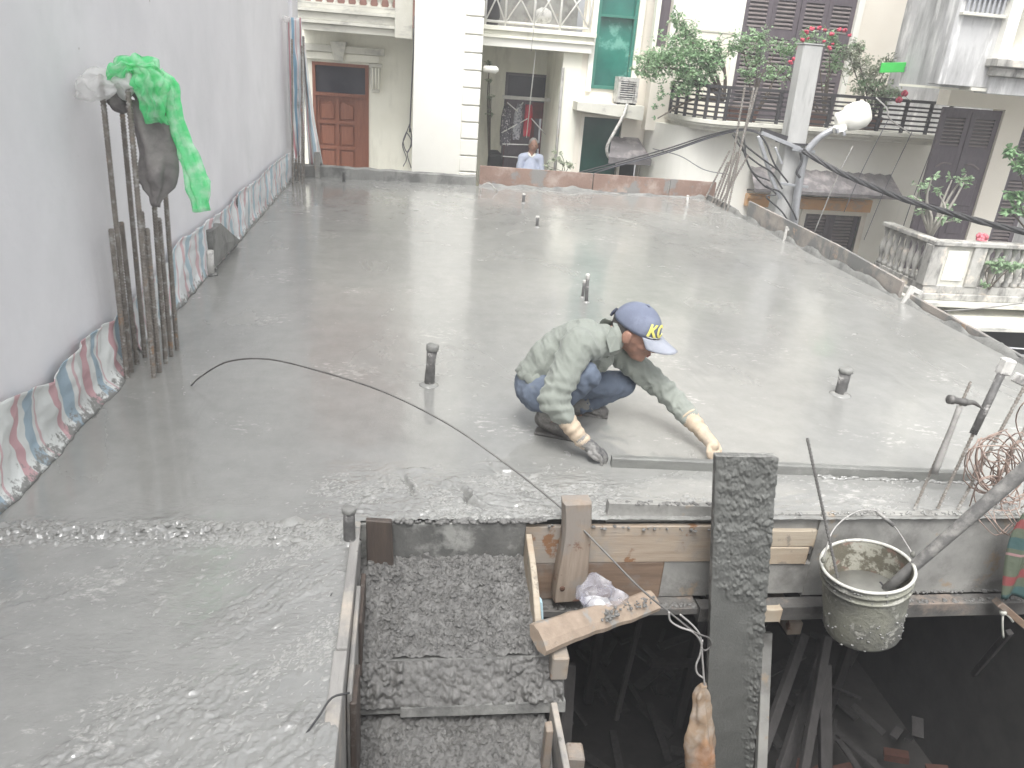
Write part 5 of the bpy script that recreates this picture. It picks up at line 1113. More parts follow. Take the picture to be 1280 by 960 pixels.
for (a, c) in BL:
    b0_ = G(*a); t0 = topat(b0_, *c); mk('bar', rebar_mesh(b0_-Vector((0, 0, .05)), t0, .0125, n=8), M_REBAR, rbL, smooth=False)
mk('tie', MB().lathe(G(182, 455)+Vector((0, 0, .012)), [(.005, 0), (.004, .002)], 6), M_WIRE, rbL)
def rag(name, path, radii, n=22, amp=.35, seed=0, folds=5, twist=1.2, mb=None, crumple=.012, close=True):
    """limp sheet gathered round a line: star-shaped folds that twist and crumple"""
    P = curve(path, 8); m = len(P); v = []; f = []
    R0 = [radii[min(int(i/8), len(radii)-1)] for i in range(m)]
    def rad(i):
        t = i/(m-1)*(len(radii)-1); k = min(int(t), len(radii)-2); u = t-k; u = u*u*(3-2*u)
        return [radii[k][j]*(1-u)+radii[k+1][j]*u for j in (0, 1)]
    for i, p in enumerate(P):
        rx_, ry_ = rad(i); tt = (P[min(i+1, m-1)]-P[max(i-1, 0)]).normalized(); sd = Vector((0, 1, 0)).cross(tt); sd = sd.normalized() if sd.length > .1 else Vector((1, 0, 0)); dd = tt.cross(sd)
        for k in range(n):
            a = 2*math.pi*k/n; w_ = 1+amp*math.sin(folds*a+twist*i*.12+seed)+amp*.5*math.sin((folds+3)*a-i*.1+seed*2)
            q = p+sd*math.cos(a)*rx_*w_+dd*math.sin(a)*ry_*w_; q += Vector((nz(q, 22, seed), nz(q, 22, seed+9), nz(q, 22, seed+4)))*crumple
            v.append(q)
    for i in range(m-1):
        for k in range(n): k2 = (k+1) % n; f.append((i*n+k, i*n+k2, (i+1)*n+k2, (i+1)*n+k))
    if close: f.append(tuple(range(n))[::-1]); f.append(tuple((m-1)*n+k for k in range(n)))
    return (mb or MB()).add(v, f)
YR_ = 4.16
def q5(x, y, dy=0): return YP(x, y, YR_+dy)
S = 4.4/FPX
mk('grey_cloth', rag('c', [q5(162, 112), q5(182, 118), q5(192, 150), q5(196, 185), q5(197, 220), q5(196, 258)], [(.02, .02), (.095, .05), (.095, .06), (.085, .05), (.075, .045), (.02, .02)], seed=3, amp=.22, folds=4, n=40), M_CLOTHG, smooth=True, label='limp grey brown cloth draped from the bar tips under green plastic', cat='cloth')
mk('grey_cloth_fold', rag('c', [q5(152, 118, .02), q5(150, 128, .02), q5(156, 140, .02)], [(.03, .03), (.06, .03), (.012, .01)], seed=5, amp=.2), M_CLOTHG, smooth=True, label='short end of grey cloth caught behind the leftmost tall bars', cat='cloth')
gb = thing('plastic_bag', 'bright green plastic sheet knotted over the bar tips with a long tail', 'plastic sheet', q5(175, 95))
mk('knot', rag('k', [q5(140, 100, -.03), q5(150, 86, -.04), q5(168, 83, -.05), q5(188, 90, -.05), q5(200, 100, -.04)], [(.015, .02), (.034, .04), (.040, .04), (.044, .04), (.026, .03)], seed=1, amp=.32, folds=7, crumple=.030, n=44), T_GREEN, gb, smooth=True)
mk('front_flap', rag('k', [q5(178, 84, -.08), q5(186, 104, -.10), q5(190, 128, -.10), q5(194, 154, -.09)], [(.04, .02), (.065, .03), (.055, .022), (.035, .012)], seed=2, amp=.3, folds=8, crumple=.022, n=48), T_GREEN, gb, smooth=True)
mk('tail', rag('k', [q5(196, 92, -.04), q5(212, 110, -.05), q5(219, 145, -.05), q5(231, 185, -.05), q5(246, 225, -.05), q5(253, 263, -.05)], [(.024, .02), (.036, .02), (.032, .016), (.034, .016), (.046, .018), (.034, .012)], seed=4, amp=.3, folds=6, crumple=.012, n=44), T_GREEN, gb, smooth=True)
mk('pale_film', rag('k', [q5(148, 96, -.05), q5(160, 104, -.07), q5(172, 106, -.08)], [(.03, .02), (.055, .04), (.02, .02)], seed=7, amp=.3, crumple=.02), T_WHITE, gb, smooth=True)
mk('white_wrap', rag('k', [q5(98, 100, -.02), q5(110, 106, -.03), q5(126, 106, -.03), q5(146, 104, -.02)], [(.02, .02), (.062, .05), (.07, .05), (.035, .03)], seed=8, amp=.25, crumple=.03, n=30), T_WHITE, smooth=True, label='crumpled translucent white plastic wrapped round the leftmost bar tip', cat='plastic wrap')

# striped tarpaulin along the foot of the wall
def tarp(name, label, outline, ma, seed, y_b, wob=.035, hem=True, foot=.07, skew=0.0, cols=220, rows=26):
    """outline: upper edge (y, z) along the wall; hangs to the slab in folds"""
    ys_ = [o[0] for o in outline]; zs_ = [o[1] for o in outline]; v = []; f = []; uv = []
    yv = np.linspace(ys_[0], ys_[-1], cols)
    for i, y in enumerate(yv):
        zt = float(np.interp(y, ys_, zs_))+.006*nz((0, y, 0), 9, seed)
        for j in range(rows):
            t = j/(rows-1); z = zt*(1-t)+.002
            yy = y+skew*(1-t)*zt+.02*nz((y, t, seed), 5)
            ridge = abs(nz((0, y*1.0+skew*z*2, z*.5), 4.2, seed))*2
            x = XL+.012+wob*(.25+ridge*(.35+.65*math.sin(math.pi*min(1, t+.15))))+.010*nz((0, yy, z), 17, seed)
            if t > .72: x += foot*((t-.72)/.28)**1.6*(.7+.6*nz((y, 0, 1), 3, seed))
            if hem and t < .12: x += .018*(1-t/.12)
            v.append((max(x, XL+.008), yy, z)); uv.append((y+.05*nz((0, yy, z), 3, seed)+.10*z*nz((0, y, 0), 1.3, seed+2), z/max(.05, .30)))
    for i in range(cols-1):
        for j in range(rows-1): a = i*rows+j; f.append((a, a+1, a+rows+1, a+rows))
    o = mk(name, MB().add(v, f), ma, smooth=True, label=label, cat='tarpaulin', uv=uv)
    sd_ = o.modifiers.new('thickness', 'SOLIDIFY'); sd_.thickness = .003; return o
def top(pxs): return [(XP(a, c, XL+.03).y, max(.02, XP(a, c, XL+.03).z)) for a, c in pxs]
T1 = top([(-60, 560), (-30, 515), (0, 500), (40, 484), (62, 476), (80, 445), (98, 428), (125, 408), (148, 393)])
tarp('striped_tarpaulin', 'near red white and blue striped tarpaulin bunched along the wall foot, cement splashed', T1, M_TARP, 2, 0, .034)
T2 = top([(165, 375), (190, 348), (212, 320), (222, 300), (240, 290), (262, 272), (285, 256), (300, 238), (320, 225), (340, 205), (360, 190)])
tarp('striped_tarpaulin', 'far paler striped tarpaulin strip hanging flat along the wall beyond the bars', T2, M_TARP2, 6, 0, .03, foot=.03)
T0 = top([(148, 393), (158, 385), (166, 375)])
# grey smear patch on far strip
gm = [XP(a, c, XL+.075) for a, c in ((264, 290), (276, 279), (290, 292), (300, 300), (283, 318), (268, 336), (266, 310))]
mb = MB(); cc = sum(gm, Vector())/len(gm); mb.v = [tuple(cc+Vector((.012, 0, 0)))]+[tuple(g_) for g_ in gm]+[(g_.x-.05, g_.y, g_.z) for g_ in gm]; k_ = len(gm)
mb.f = [(0, 1+i, 1+(i+1) % k_) for i in range(k_)]+[(1+i, 1+k_+i, 1+k_+(i+1) % k_, 1+(i+1) % k_) for i in range(k_)]
mk('mortar_patch', mb, M_CURB, smooth=False, label='grey mortar patch slapped over the far striped tarpaulin', cat='mortar patch')
smear('mortar_foot', (XL+.02, 2.4, 0), (XL+.02, 11.1, 0), .035, .035, 21, wl, (1, 0, 0), n=240)
# slim bar and white-wrapped stake by the wall
b0_ = G(297, 299); mk('rod_stake', rebar_mesh(b0_, YP(296, 246, b0_.y), .008), M_ROD, label='thin dark rod standing by the far striped tarpaulin', cat='rod')
b0_ = G(264, 344); ws = thing('wrapped_stub', 'short white wrapped pipe stub at the wall foot beyond the bars', 'pipe stub', b0_)
t0 = YP(262, 313, b0_.y); mk('pipe', MB().tube([b0_, b0_.lerp(t0, .5), t0], [.028, .026, .03], 12), M_PVC, ws, smooth=True); mk('collar', MB().lathe(b0_, [(.05, 0), (.045, .015), (.02, .02)], 14), M_CURB, ws, smooth=True)
mk('tie', MB().tube([b0_+Vector((0, 0, .1)), b0_+Vector((.05, -.02, .06))], .004, 5), M_WIRE, ws)

# far left corner: bars, rolled and hanging tarpaulin
cb = thing('starter_bars', 'bar cluster wrapped in checked tarpaulin at the far left corner of the slab', 'rebar', G(372, 226))
for (a, c) in (((366, 232), (365, 52)), ((378, 230), (377, 60)), ((374, 226), (372, 100)), ((370, 222), (369, 90)), ((380, 222), (379, 48))):
    b0_ = G(*a); mk('bar', rebar_mesh(b0_, topat(b0_, *c), .013, pitch=.03, n=6), M_REBAR, cb)
yc_ = 10.75
def sheetcol(name, label, L_, R_, y, ma, seed, uvs=1.0, dep=.05):
    """hanging sheet between a left and a right edge given down its length"""
    v = []; f = []; uv = []; nC = 26; nR = 40; 
    def at(pl_, t): k = t*(len(pl_)-1); i = min(int(k), len(pl_)-2); u = k-i; return Vector(YP(*pl_[i], y)).lerp(Vector(YP(*pl_[i+1], y)), u)
    for i in range(nR):
        t = i/(nR-1); a = at(L_, t); c = at(R_, t)
        for k in range(nC):
            s = k/(nC-1); p = a.lerp(c, s); p.y += dep*math.sin(s*9+t*3+seed)*.5+.02*nz(p, 8, seed); v.append(p); uv.append((s*uvs+.06*nz(p, 4, seed), 1+t*5))
    for i in range(nR-1):
        for k in range(nC-1): a = i*nC+k; f.append((a, a+1, a+nC+1, a+nC))
    o = mk(name, MB().add(v, f), ma, smooth=True, label=label, cat='tarpaulin', uv=uv); m_ = o.modifiers.new('thickness', 'SOLIDIFY'); m_.thickness = .004; return o
sheetcol('hanging_tarpaulin', 'narrow checked tarpaulin wound round the far left corner bars', [(357, 22), (359, 80), (362, 150), (368, 200)], [(377, 22), (380, 80), (380, 150), (378, 190)], 10.7, M_TARP3, 1, .6, .10)
sheetcol('hanging_tarpaulin', 'pink and blue striped tarpaulin edge hanging in front of the brown door', [(378, 45), (380, 100), (383, 160), (386, 206)], [(380, 45), (386, 100), (395, 160), (404, 206)], 11.2, M_TARP, 4, .38, .06)
mk('hem_knot', MB().ell(YP(358, 24, 10.65), (.05, .05, .04), 8, 6), T_WHITE, smooth=True, label='white gathered knot at the top of the corner tarpaulin', cat='knot')
# cement-coated short posts at corner
cs = G(397, 222); mk('corner_post', MB().beam(cs, cs+Vector((0, 0, .34)), .07, .06, (0, 1, 0)), M_PANELG, bevel=.005, label='short grey post standing in the far left corner', cat='post')
st_ = G(430, 227); mk('pipe_stub', MB().lathe(st_, [(.02, -.01), (.02, .12), (.014, .13)], 10), M_PIPE, smooth=True, label='tiny dark stub close to the far mortar kerb', cat='pipe stub')

# far right corner bars
cr = thing('starter_bars', 'bare ribbed bars standing at the far right corner in front of the pole', 'rebar', G(908, 258))
for (a, c) in (((898, 250), (911, 190)), ((905, 262), (931, 109)), ((902, 256), (916, 193)), ((907, 258), (921, 192)), ((914, 264), (942, 112)), ((911, 259), (934, 196)), ((919, 262), (946, 112)), ((896, 254), (909, 205))):
    b0_ = G(*a); b0_.x = min(b0_.x, XR-.02); mk('bar', rebar_mesh(b0_, topat(b0_, *c), .0135, pitch=.03, n=6), M_REBAR, cr)

# pipe stubs rising through the slab
def stub(bpx, tpx, r, label, ma=M_PIPE, cap=True, lean=0):
    b0_ = G(*bpx); t0 = YP(tpx[0], tpx[1], b0_.y+lean); t = thing('pipe_stub', label, 'pipe stub', b0_, 'pipe stubs rising through the slab'); ax = t0-b0_
    v = MB().lathe(b0_-Vector((0, 0, .02)), [(r*1.0, 0), (r*1.02, ax.length*.3), (r*.96, ax.length*.6), (r*1.02, ax.length+.0)], 16, ax)
    v.v = [tuple(Vector(p)+Vector((nz(p, 40), nz(p, 40, 3), nz(p, 40, 5)))*r*.18) for p in v.v]
    mk('pipe', v, ma, t, smooth=True)
    if cap:
        c = MB().lathe(b0_+ax*.84, [(r*1.02, 0), (r*1.22, .004), (r*1.2, ax.length*.12), (r*1.02, ax.length*.15), (r*.3, ax.length*.155)], 16, ax)
        c.v = [tuple(Vector(p)+Vector((nz(p, 60), nz(p, 60, 3), nz(p, 60, 5)))*r*.2) for p in c.v]; mk('taped_end', c, M_PVC if r < .02 else M_CURB, t, smooth=True)
    mk('cement_ring', MB().lathe(b0_, [(r*2.1, -.002), (r*1.7, .004), (r*1.15, .012), (r*.9, .014)], 18), M_WET, t, smooth=True)
    return t
stub((536, 481), (541, 430), .028, 'tall taped pipe stub left of the squatting worker', M_PIPE)
stub((1050, 493), (1058, 460), .033, 'fat dark pipe stub in the open slab right of the worker')
stub((733, 378), (735, 342), .014, 'taller of two taped thin stubs just behind the worker')
stub((728, 372), (731, 350), .013, 'shorter stub leaning beside its taped neighbour behind the worker')
stub((671, 284), (672, 270), .018, 'small stub in mid slab well beyond the worker')
stub((654, 254), (655, 242), .018, 'tiny stub nearest the orange boards')
stub((859, 258), (860, 244), .016, 'tiny pale stub near the right end of the orange boards', M_PVC)
stub((437, 677), (436, 634), .022, 'rough cement caked stub beside the stair opening corner', M_PIPE)
# bent pale wire near orange board
cable('bent pale wire staple standing up where the kerb meets the orange board', [G(601, 240), YP(602, 232, G(601, 240).y), YP(612, 229, G(601, 240).y), G(622, 240)], .007, M_PVC, 5, 'wire_staple', 'wire', 3)

# long springy rod arching over the slab to the hanging bag
wA = [G(239, 483)+Vector((0, 0, .005)), YP(252, 470, 3.95), YP(285, 452, 3.9), YP(335, 449, 3.75), YP(400, 464, 3.55), YP(480, 490, 3.3), YP(560, 530, 3.08), YP(630, 578, 2.9), YP(690, 625, 2.7), YP(722, 655, 2.6), YP(760, 694, 2.5), YP(800, 735, 2.4), YP(840, 768, 2.35), YP(868, 790, 2.3), YP(885, 797, 2.3), YP(889, 806, 2.3), YP(882, 813, 2.3), YP(876, 810, 2.3)]
tw2 = thing('steel_rod', 'long thin wire arching over the slab and looping down to the amber bag', 'wire', wA[0])
mk('rod', MB().tube(curve(wA, 8), [.0045 if i < 40 else .0042 for i in range(17*8+1)], 7), M_ROD, tw2, smooth=True)
for P in ([(836, 765), (838, 776), (850, 784), (866, 790), (876, 803), (878, 825), (880, 850), (881, 858)], [(878, 800), (875, 818), (870, 832), (872, 842), (880, 848)], [(850, 768), (864, 780), (874, 792), (877, 806)]):
    mk('loop', MB().tube(curve([YP(a, c, 2.3) for a, c in P], 8), .0042, 6), M_WIRE, tw2, smooth=True)
ab = thing('hanging_bag', 'amber translucent plastic bag twisted at the neck with orange contents, hanging in the opening', 'plastic bag', YP(878, 910, 2.28))
mk('film', rag('k', [YP(880, 856, 2.3), YP(876, 872, 2.3), YP(877, 900, 2.28), YP(875, 930, 2.26), YP(874, 970, 2.26), YP(874, 1000, 2.26)], [(.012, .012), (.030, .022), (.042, .03), (.064, .045), (.066, .05), (.055, .045)], seed=11, amp=.16, folds=4, n=48, crumple=.008, twist=1.6), T_AMBER, ab, smooth=True)
mk('contents', rag('k', [YP(882, 925, 2.25), YP(880, 945, 2.25), YP(878, 975, 2.25), YP(878, 990, 2.25)], [(.012, .012), (.042, .030), (.046, .032), (.03, .025)], seed=12, amp=.10, n=30, crumple=.012), M_ORANGEC, ab, smooth=True)

# small twig by the stair form
cable('thin black wire lashed round the stair side board', [YP(382, 918, 1.62), YP(400, 893, 1.66), YP(415, 872, 1.7), YP(437, 866, 1.72)], .0035, M_CABLE, 5, 'binding_wire', 'wire', 4)
cable('short dark wire end sticking up left of the stair opening', [G(413, 745), YP(425, 730, 2.28), YP(441, 717, 2.34)], .003, M_CABLE, 5, 'binding_wire', 'wire', 4)

# ---------------- stair flight cast with rough concrete
sf = thing('stair_form', 'timber stair formwork filled with lumpy fresh concrete at the bottom', 'stair formwork', (.15, 2.2, -.4))
SX0, SX1 = -.145, .50
def lump_h(z0, slope, y0):
    def fz(x, y):
        z = z0+slope*(y-y0)
        w1 = fbm(x*20, y*20, 3, 61)*2.5
        z = z+.055*(fbm(x*9, y*9, 4, 101, .6)-.5)+.020*pebble(x*24+w1, y*26-w1, 1, .7)+.013*pebble(x*46-w1, y*50+w1, 2, .75)+.007*pebble(x*95+w1, y*95, 3, .6)+.006*(fbm(x*150, y*150, 2, 103)-.5)
        return z
    return fz
gx_ = np.arange(SX0-.02, SX1+.01, .0045)
heightgrid('concrete_fill', gx_, np.arange(2.20, 2.67, .0045), lump_h(-.175, .24, 2.66), M_ROUGH, kind='stuff', parent=sf)
heightgrid('concrete_fill', np.arange(SX0-.02, SX1+.04, .0045), np.arange(1.30, 2.19, .0045), lump_h(-.50, .14, 2.18), M_ROUGH, kind='stuff', parent=sf)
def clods(name, n, x0, x1, y0, y1, fz, seed):
    rg = np.random.RandomState(seed); X = rg.uniform(x0, x1, n); Y_ = rg.uniform(y0, y1, n); Z = fz(X, Y_); b = MB()
    for x, y, z in zip(X.tolist(), Y_.tolist(), Z.tolist()):
        r = .0032*math.exp(rg.normal(.35, .5)); r = min(r, .013)
        m0 = len(b.v); b.ell((x, y, z+r*.25), (r*rg.uniform(.8, 1.5), r*rg.uniform(.7, 1.2), r*rg.uniform(.6, 1)), 6, 4, Matrix.Rotation(rg.uniform(0, 3), 3, 'Z') @ Matrix.Rotation(rg.uniform(-.6, .6), 3, 'X'))
        for k in range(m0, len(b.v)): v_ = b.v[k]; b.v[k] = (v_[0]+rg.uniform(-.2, .2)*r, v_[1]+rg.uniform(-.2, .2)*r, v_[2]+rg.uniform(-.2, .2)*r)
    return mk(name, b, M_ROUGH, sf, smooth=False, kind='stuff')
clods('concrete_clods', 2600, SX0, SX1-.01, 2.21, 2.655, lump_h(-.175, .24, 2.66), 1)
clods('concrete_clods', 2300, SX0, SX1+.03, 1.5, 2.10, lump_h(-.50, .14, 2.18), 2)
# riser board lying across, loaded with cement
rz_t, rz_b = -.285, -.455
nX = 190; nZ = 50; v = []; f = []
for i in range(nX):
    x = SX0-.005+(.60-SX0)*i/(nX-1)
    for j in range(nZ):
        t = j/(nZ-1); z = rz_t+(rz_b+.035-rz_t)*t; y = 2.195-.085*t
        ar = lambda k_: (np.array([x*k_]), np.array([z*k_+t*.3*k_*.1]))
        edge = (1 if (i < 42 or i > nX-54) else .35)+.5*max(0, nz((x, z, 0), 7, 2))
        lum = float(.014*pebble(*ar(34), 4, .6)[0]+.011*pebble(*ar(70), 6, .6)[0])+.004*nz((x, z, 1), 60, 7)
        v.append((x, y-lum*edge*1.6, z+lum*edge))
for i in range(nX-1):
    for j in range(nZ-1): a = i*nZ+j; f.append((a, a+1, a+nZ+1, a+nZ))
o = mk('riser_coating', MB().add(v, f), M_ROUGH, sf, smooth=True); o['kind'] = 'stuff'
mk('riser_board', MB().hexa([(SX0, 2.112, rz_b), (.605, 2.112, rz_b), (.605, 2.15, rz_b), (SX0, 2.15, rz_b), (SX0, 2.20, rz_t), (.605, 2.20, rz_t), (.605, 2.235, rz_t), (SX0, 2.235, rz_t)]), M_CEMCOAT, sf, bevel=.004)
mk('riser_edge', MB().hexa([(SX0+.15, 2.098, rz_b-.004), (.606, 2.094, rz_b-.004), (.606, 2.111, rz_b-.004), (SX0+.15, 2.111, rz_b-.004), (SX0+.15, 2.108, rz_b+.034), (.606, 2.106, rz_b+.040), (.606, 2.13, rz_b+.040), (SX0+.15, 2.13, rz_b+.034)]), M_CURB, sf, bevel=.003)
# side board on the left with a light sawn top
def plankY(name, pts, x0, x1, zb, ma, parent=sf, bev=.003):  # pts (y, ztop)
    v = []; f = []
    for k, (y, zt_) in enumerate(pts):
        jx = .004*nz((0, y, 0), 6, x0*9); v += [(x0+jx, y, zb+(zt_ if zb < -5 else 0)), (x1+jx, y, zb), (x1+jx, y, zt_), (x0+jx, y, zt_)]
    for k in range(len(pts)-1):
        for j in range(4): a = k*4; q = (j+1) % 4; f.append((a+j, a+4+j, a+4+q, a+q))
    f.append((0, 1, 2, 3)); f.append(tuple((len(pts)-1)*4+k for k in (3, 2, 1, 0)))
    return mk(name, MB().add(v, f), ma, parent, bevel=bev)
plankY('side_board', [(1.2, .0), (1.4, .004), (1.6, .0), (1.8, .008), (1.93, .010)], -.205, -.163, -.55, M_WOODG)
plankY('side_board', [(1.932, .018), (2.1, .02), (2.3, .018), (2.5, .012), (2.645, .012)], -.198, -.163, -.40, M_WOODG)
plankY('side_board', [(1.85, -.09), (2.05, -.05), (2.3, -.03)], -.161, -.145, -.5, M_WOODG)
plankY('side_board', [(2.16, -.08), (2.45, -.09)], -.149, -.132, -.32, M_WOODD)
plankY('side_board', [(1.84, -.12), (2.02, -.13)], -.150, -.130, -.62, M_WOODD)
# right-hand strings
plankY('string_board', [(2.24, -.26), (2.3, -.2), (2.42, -.13), (2.52, -.085), (2.645, -.05)], .502, .527, -.34, M_WOODP)
plankY('string_board', [(1.30, -.46), (1.7, -.42), (2.09, -.40)], .545, .568, -.70, M_WOODG)
mk('wedge_block', B(.545, .607, 2.13, 2.22, -.34, -.235), M_WOODL, sf, bevel=.006)
# film strip caught by the string
mk('film_strip', MB().hexa([(.528, 2.30, -.30), (.545, 2.29, -.30), (.545, 2.33, -.30), (.528, 2.34, -.30), (.528, 2.36, -.17), (.536, 2.35, -.17), (.536, 2.38, -.17), (.528, 2.40, -.17)]), mat('pale_blue_film', (.45, .62, .70), rough=.3), label='pale blue plastic strip caught behind the right stair string', cat='plastic strip')
# dark short board nailed at the corner, upright pale board
a, c = YP(457, 653, 2.60), YP(492, 712, 2.60)
mk('corner_board', MB().hexa([(a.x+.004, 2.615, c.z), (c.x, 2.605, c.z+.01), (c.x, 2.635, c.z+.01), (a.x+.004, 2.64, c.z), (a.x, 2.615, a.z), (c.x-.01, 2.605, a.z-.004), (c.x-.01, 2.635, a.z-.004), (a.x, 2.64, a.z)]), M_WOODD, bevel=.004, label='short dark wet board nailed upright at the stair corner', cat='board')
v = []; f = []; n = 20
for i in range(n+1):
    t = i/n; L_ = YP(704+(694-704)*t+3*math.sin(t*5), 630+(752-630)*t, 2.585); R2 = YP(739+(737-739)*t+2*math.sin(t*4+1), 629+(749-629)*t, 2.585)
    ox = .004*nz((t*3, 1, 1), 2); v += [(L_.x, 2.60+ox, L_.z), (L_.x+.008, 2.575, L_.z), (R2.x-.008, 2.575+ox, R2.z), (R2.x, 2.60, R2.z), (R2.x-.003, 2.652, R2.z), (L_.x+.003, 2.652, L_.z)]
for i in range(n):
    for j in range(6): a = i*6; k = (j+1) % 6; f.append((a+j, a+6+j, a+6+k, a+k))
f.append(tuple(range(6))); f.append(tuple(n*6+k for k in range(6))[::-1])
mk('upright_cleat', MB().add(v, f), M_WOODV, smooth=False, bevel=.002, label='pale upright sawn cleat nailed over the form boards, knot near its foot', cat='cleat')
kc = YP(703, 736, 2.573); mk('knot', MB().lathe(kc, [(.012, -.004), (.011, .0015), (.004, .002)], 14, (0, -1, 0)), mat('dark_knot', (.14, .075, .05), rough=.7), bpy.data.objects['upright_cleat'], smooth=True)
# slabwood strut lying across the opening
e0_, e1_ = YP(672, 800, 2.16), YP(818, 750, 2.50); d = (e1_-e0_).normalized(); up_ = Vector((-.1, -.55, .83)); sdv = d.cross(up_).normalized(); up_ = sdv.cross(d)
v = []; f = []; n = 26
prof = [(-.062, .0), (-.05, .018), (-.02, .026), (.02, .025), (.05, .015), (.058, -.004), (.03, -.026), (-.03, -.028)]
for i in range(n+1):
    t = i/n; c_ = e0_.lerp(e1_, t)+up_*(.012*math.sin(t*6)); s = 1-.22*t+.05*nz((t*7, 0, 0), 1)
    for (a, b_) in prof: v.append(c_+sdv*a*s*(1+.08*nz((t*9, a*30, 2), 1))+up_*b_*s)
m = len(prof)
for i in range(n):
    for j in range(m): k = (j+1) % m; f.append((i*m+j, i*m+k, (i+1)*m+k, (i+1)*m+j))
f.append(tuple(range(m))[::-1]); f.append(tuple(n*m+k for k in range(m)))
M_LOG = mat('bark_edged_slabwood', (.36, .285, .22), (.25, .195, .15), scale=14, rough=.75, bump=.6, bdist=.004, bscale=60, stain=(.27, .26, .24), stain_scale=11, stain_t=(.56, .64), stain2=(.22, .14, .09), stain2_scale=22, stain2_t=(.66, .70))
lg = thing('timber_strut', 'pale bark edged length of timber lying slantwise across the dark opening', 'timber', e0_)
mk('timber', MB().add(v, f), M_LOG, lg, smooth=False)
clots('cement_clots', e0_.lerp(e1_, .45)+up_*.025, e0_.lerp(e1_, .62)+up_*.022, 44, .009, M_ROUGH, lg, 8, .03)
clots('cement_clots', e0_.lerp(e1_, .7)+up_*.02, e0_.lerp(e1_, .96)+up_*.018, 34, .008, M_ROUGH, lg, 9, .022)
bgm = rag('k', [YP(726, 752, 2.42), YP(734, 746, 2.42), YP(750, 744, 2.43), YP(768, 752, 2.44), YP(775, 760, 2.44)], [(.02, .025), (.055, .05), (.062, .055), (.045, .04), (.015, .02)], seed=15, amp=.2, folds=4, n=40, crumple=.03)
mk('plastic_bag', bgm, T_CLEAR, smooth=False, label='crumpled clear plastic bag lying on the slanting timber strut', cat='plastic bag')
bi = rag('k', [YP(735, 757, 2.41), YP(748, 755, 2.40), YP(762, 760, 2.41)], [(.02, .02), (.035, .03), (.02, .02)], seed=16, amp=.25, n=24, crumple=.02); mk('tissue', bi, mat('white_paper', (.8, .8, .8), rough=.6), smooth=True, label='white paper scrap inside the clear plastic bag', cat='paper')
# lower stubs of timber at the bottom of the frame
a = YP(717, 962, 1.95); mk('post_end', MB().hexa([(a.x-.045, 1.92, -1.3), (a.x+.045, 1.92, -1.3), (a.x+.045, 2.0, -1.3), (a.x-.045, 2.0, -1.3), (a.x-.036, 1.925, a.z+.085), (a.x+.030, 1.925, a.z+.075), (a.x+.03, 1.99, a.z+.09), (a.x-.03, 1.99, a.z+.095)]), M_WOODV, bevel=.006, label='sawn top of a timber post at the bottom edge beside the stair', cat='post')
a = YP(685, 925, 1.92); mk('post_end', MB().hexa([(a.x-.012, 1.9, -1.2), (a.x+.03, 1.9, -1.2), (a.x+.03, 1.95, -1.2), (a.x-.012, 1.95, -1.2), (a.x-.014, 1.9, a.z+.06), (a.x+.010, 1.9, a.z+.06), (a.x+.01, 1.94, a.z+.07), (a.x-.014, 1.94, a.z+.065)]), M_WOODV, bevel=.003, label='thin splintered upright between the stair string and the sawn post', cat='post')

# ---------------- props and lumber in the storey below
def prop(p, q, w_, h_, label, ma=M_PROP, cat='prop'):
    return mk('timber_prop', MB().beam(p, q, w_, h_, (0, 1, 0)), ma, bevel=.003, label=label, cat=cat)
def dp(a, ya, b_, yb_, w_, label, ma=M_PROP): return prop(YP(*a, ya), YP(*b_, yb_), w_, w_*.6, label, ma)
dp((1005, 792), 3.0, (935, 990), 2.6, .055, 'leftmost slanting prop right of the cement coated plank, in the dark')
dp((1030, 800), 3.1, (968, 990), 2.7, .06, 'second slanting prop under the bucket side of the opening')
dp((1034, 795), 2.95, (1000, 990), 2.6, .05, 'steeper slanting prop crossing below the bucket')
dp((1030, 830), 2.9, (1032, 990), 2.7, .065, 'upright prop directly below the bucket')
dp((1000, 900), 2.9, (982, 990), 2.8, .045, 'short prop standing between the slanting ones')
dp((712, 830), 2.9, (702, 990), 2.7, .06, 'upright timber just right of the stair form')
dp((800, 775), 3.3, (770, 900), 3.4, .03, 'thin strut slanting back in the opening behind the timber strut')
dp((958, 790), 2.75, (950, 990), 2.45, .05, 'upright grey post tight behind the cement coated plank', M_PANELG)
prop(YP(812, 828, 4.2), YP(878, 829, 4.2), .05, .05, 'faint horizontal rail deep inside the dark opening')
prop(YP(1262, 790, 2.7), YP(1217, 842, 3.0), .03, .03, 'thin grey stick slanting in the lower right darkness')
jb = YP(992, 780, 2.75); mk('joist_end', B(jb.x-.04, jb.x+.03, 2.72, 3.3, jb.z-.04, jb.z+.03), M_WOODV, bevel=.004, label='sawn joist end poking out beside the bucket', cat='joist')
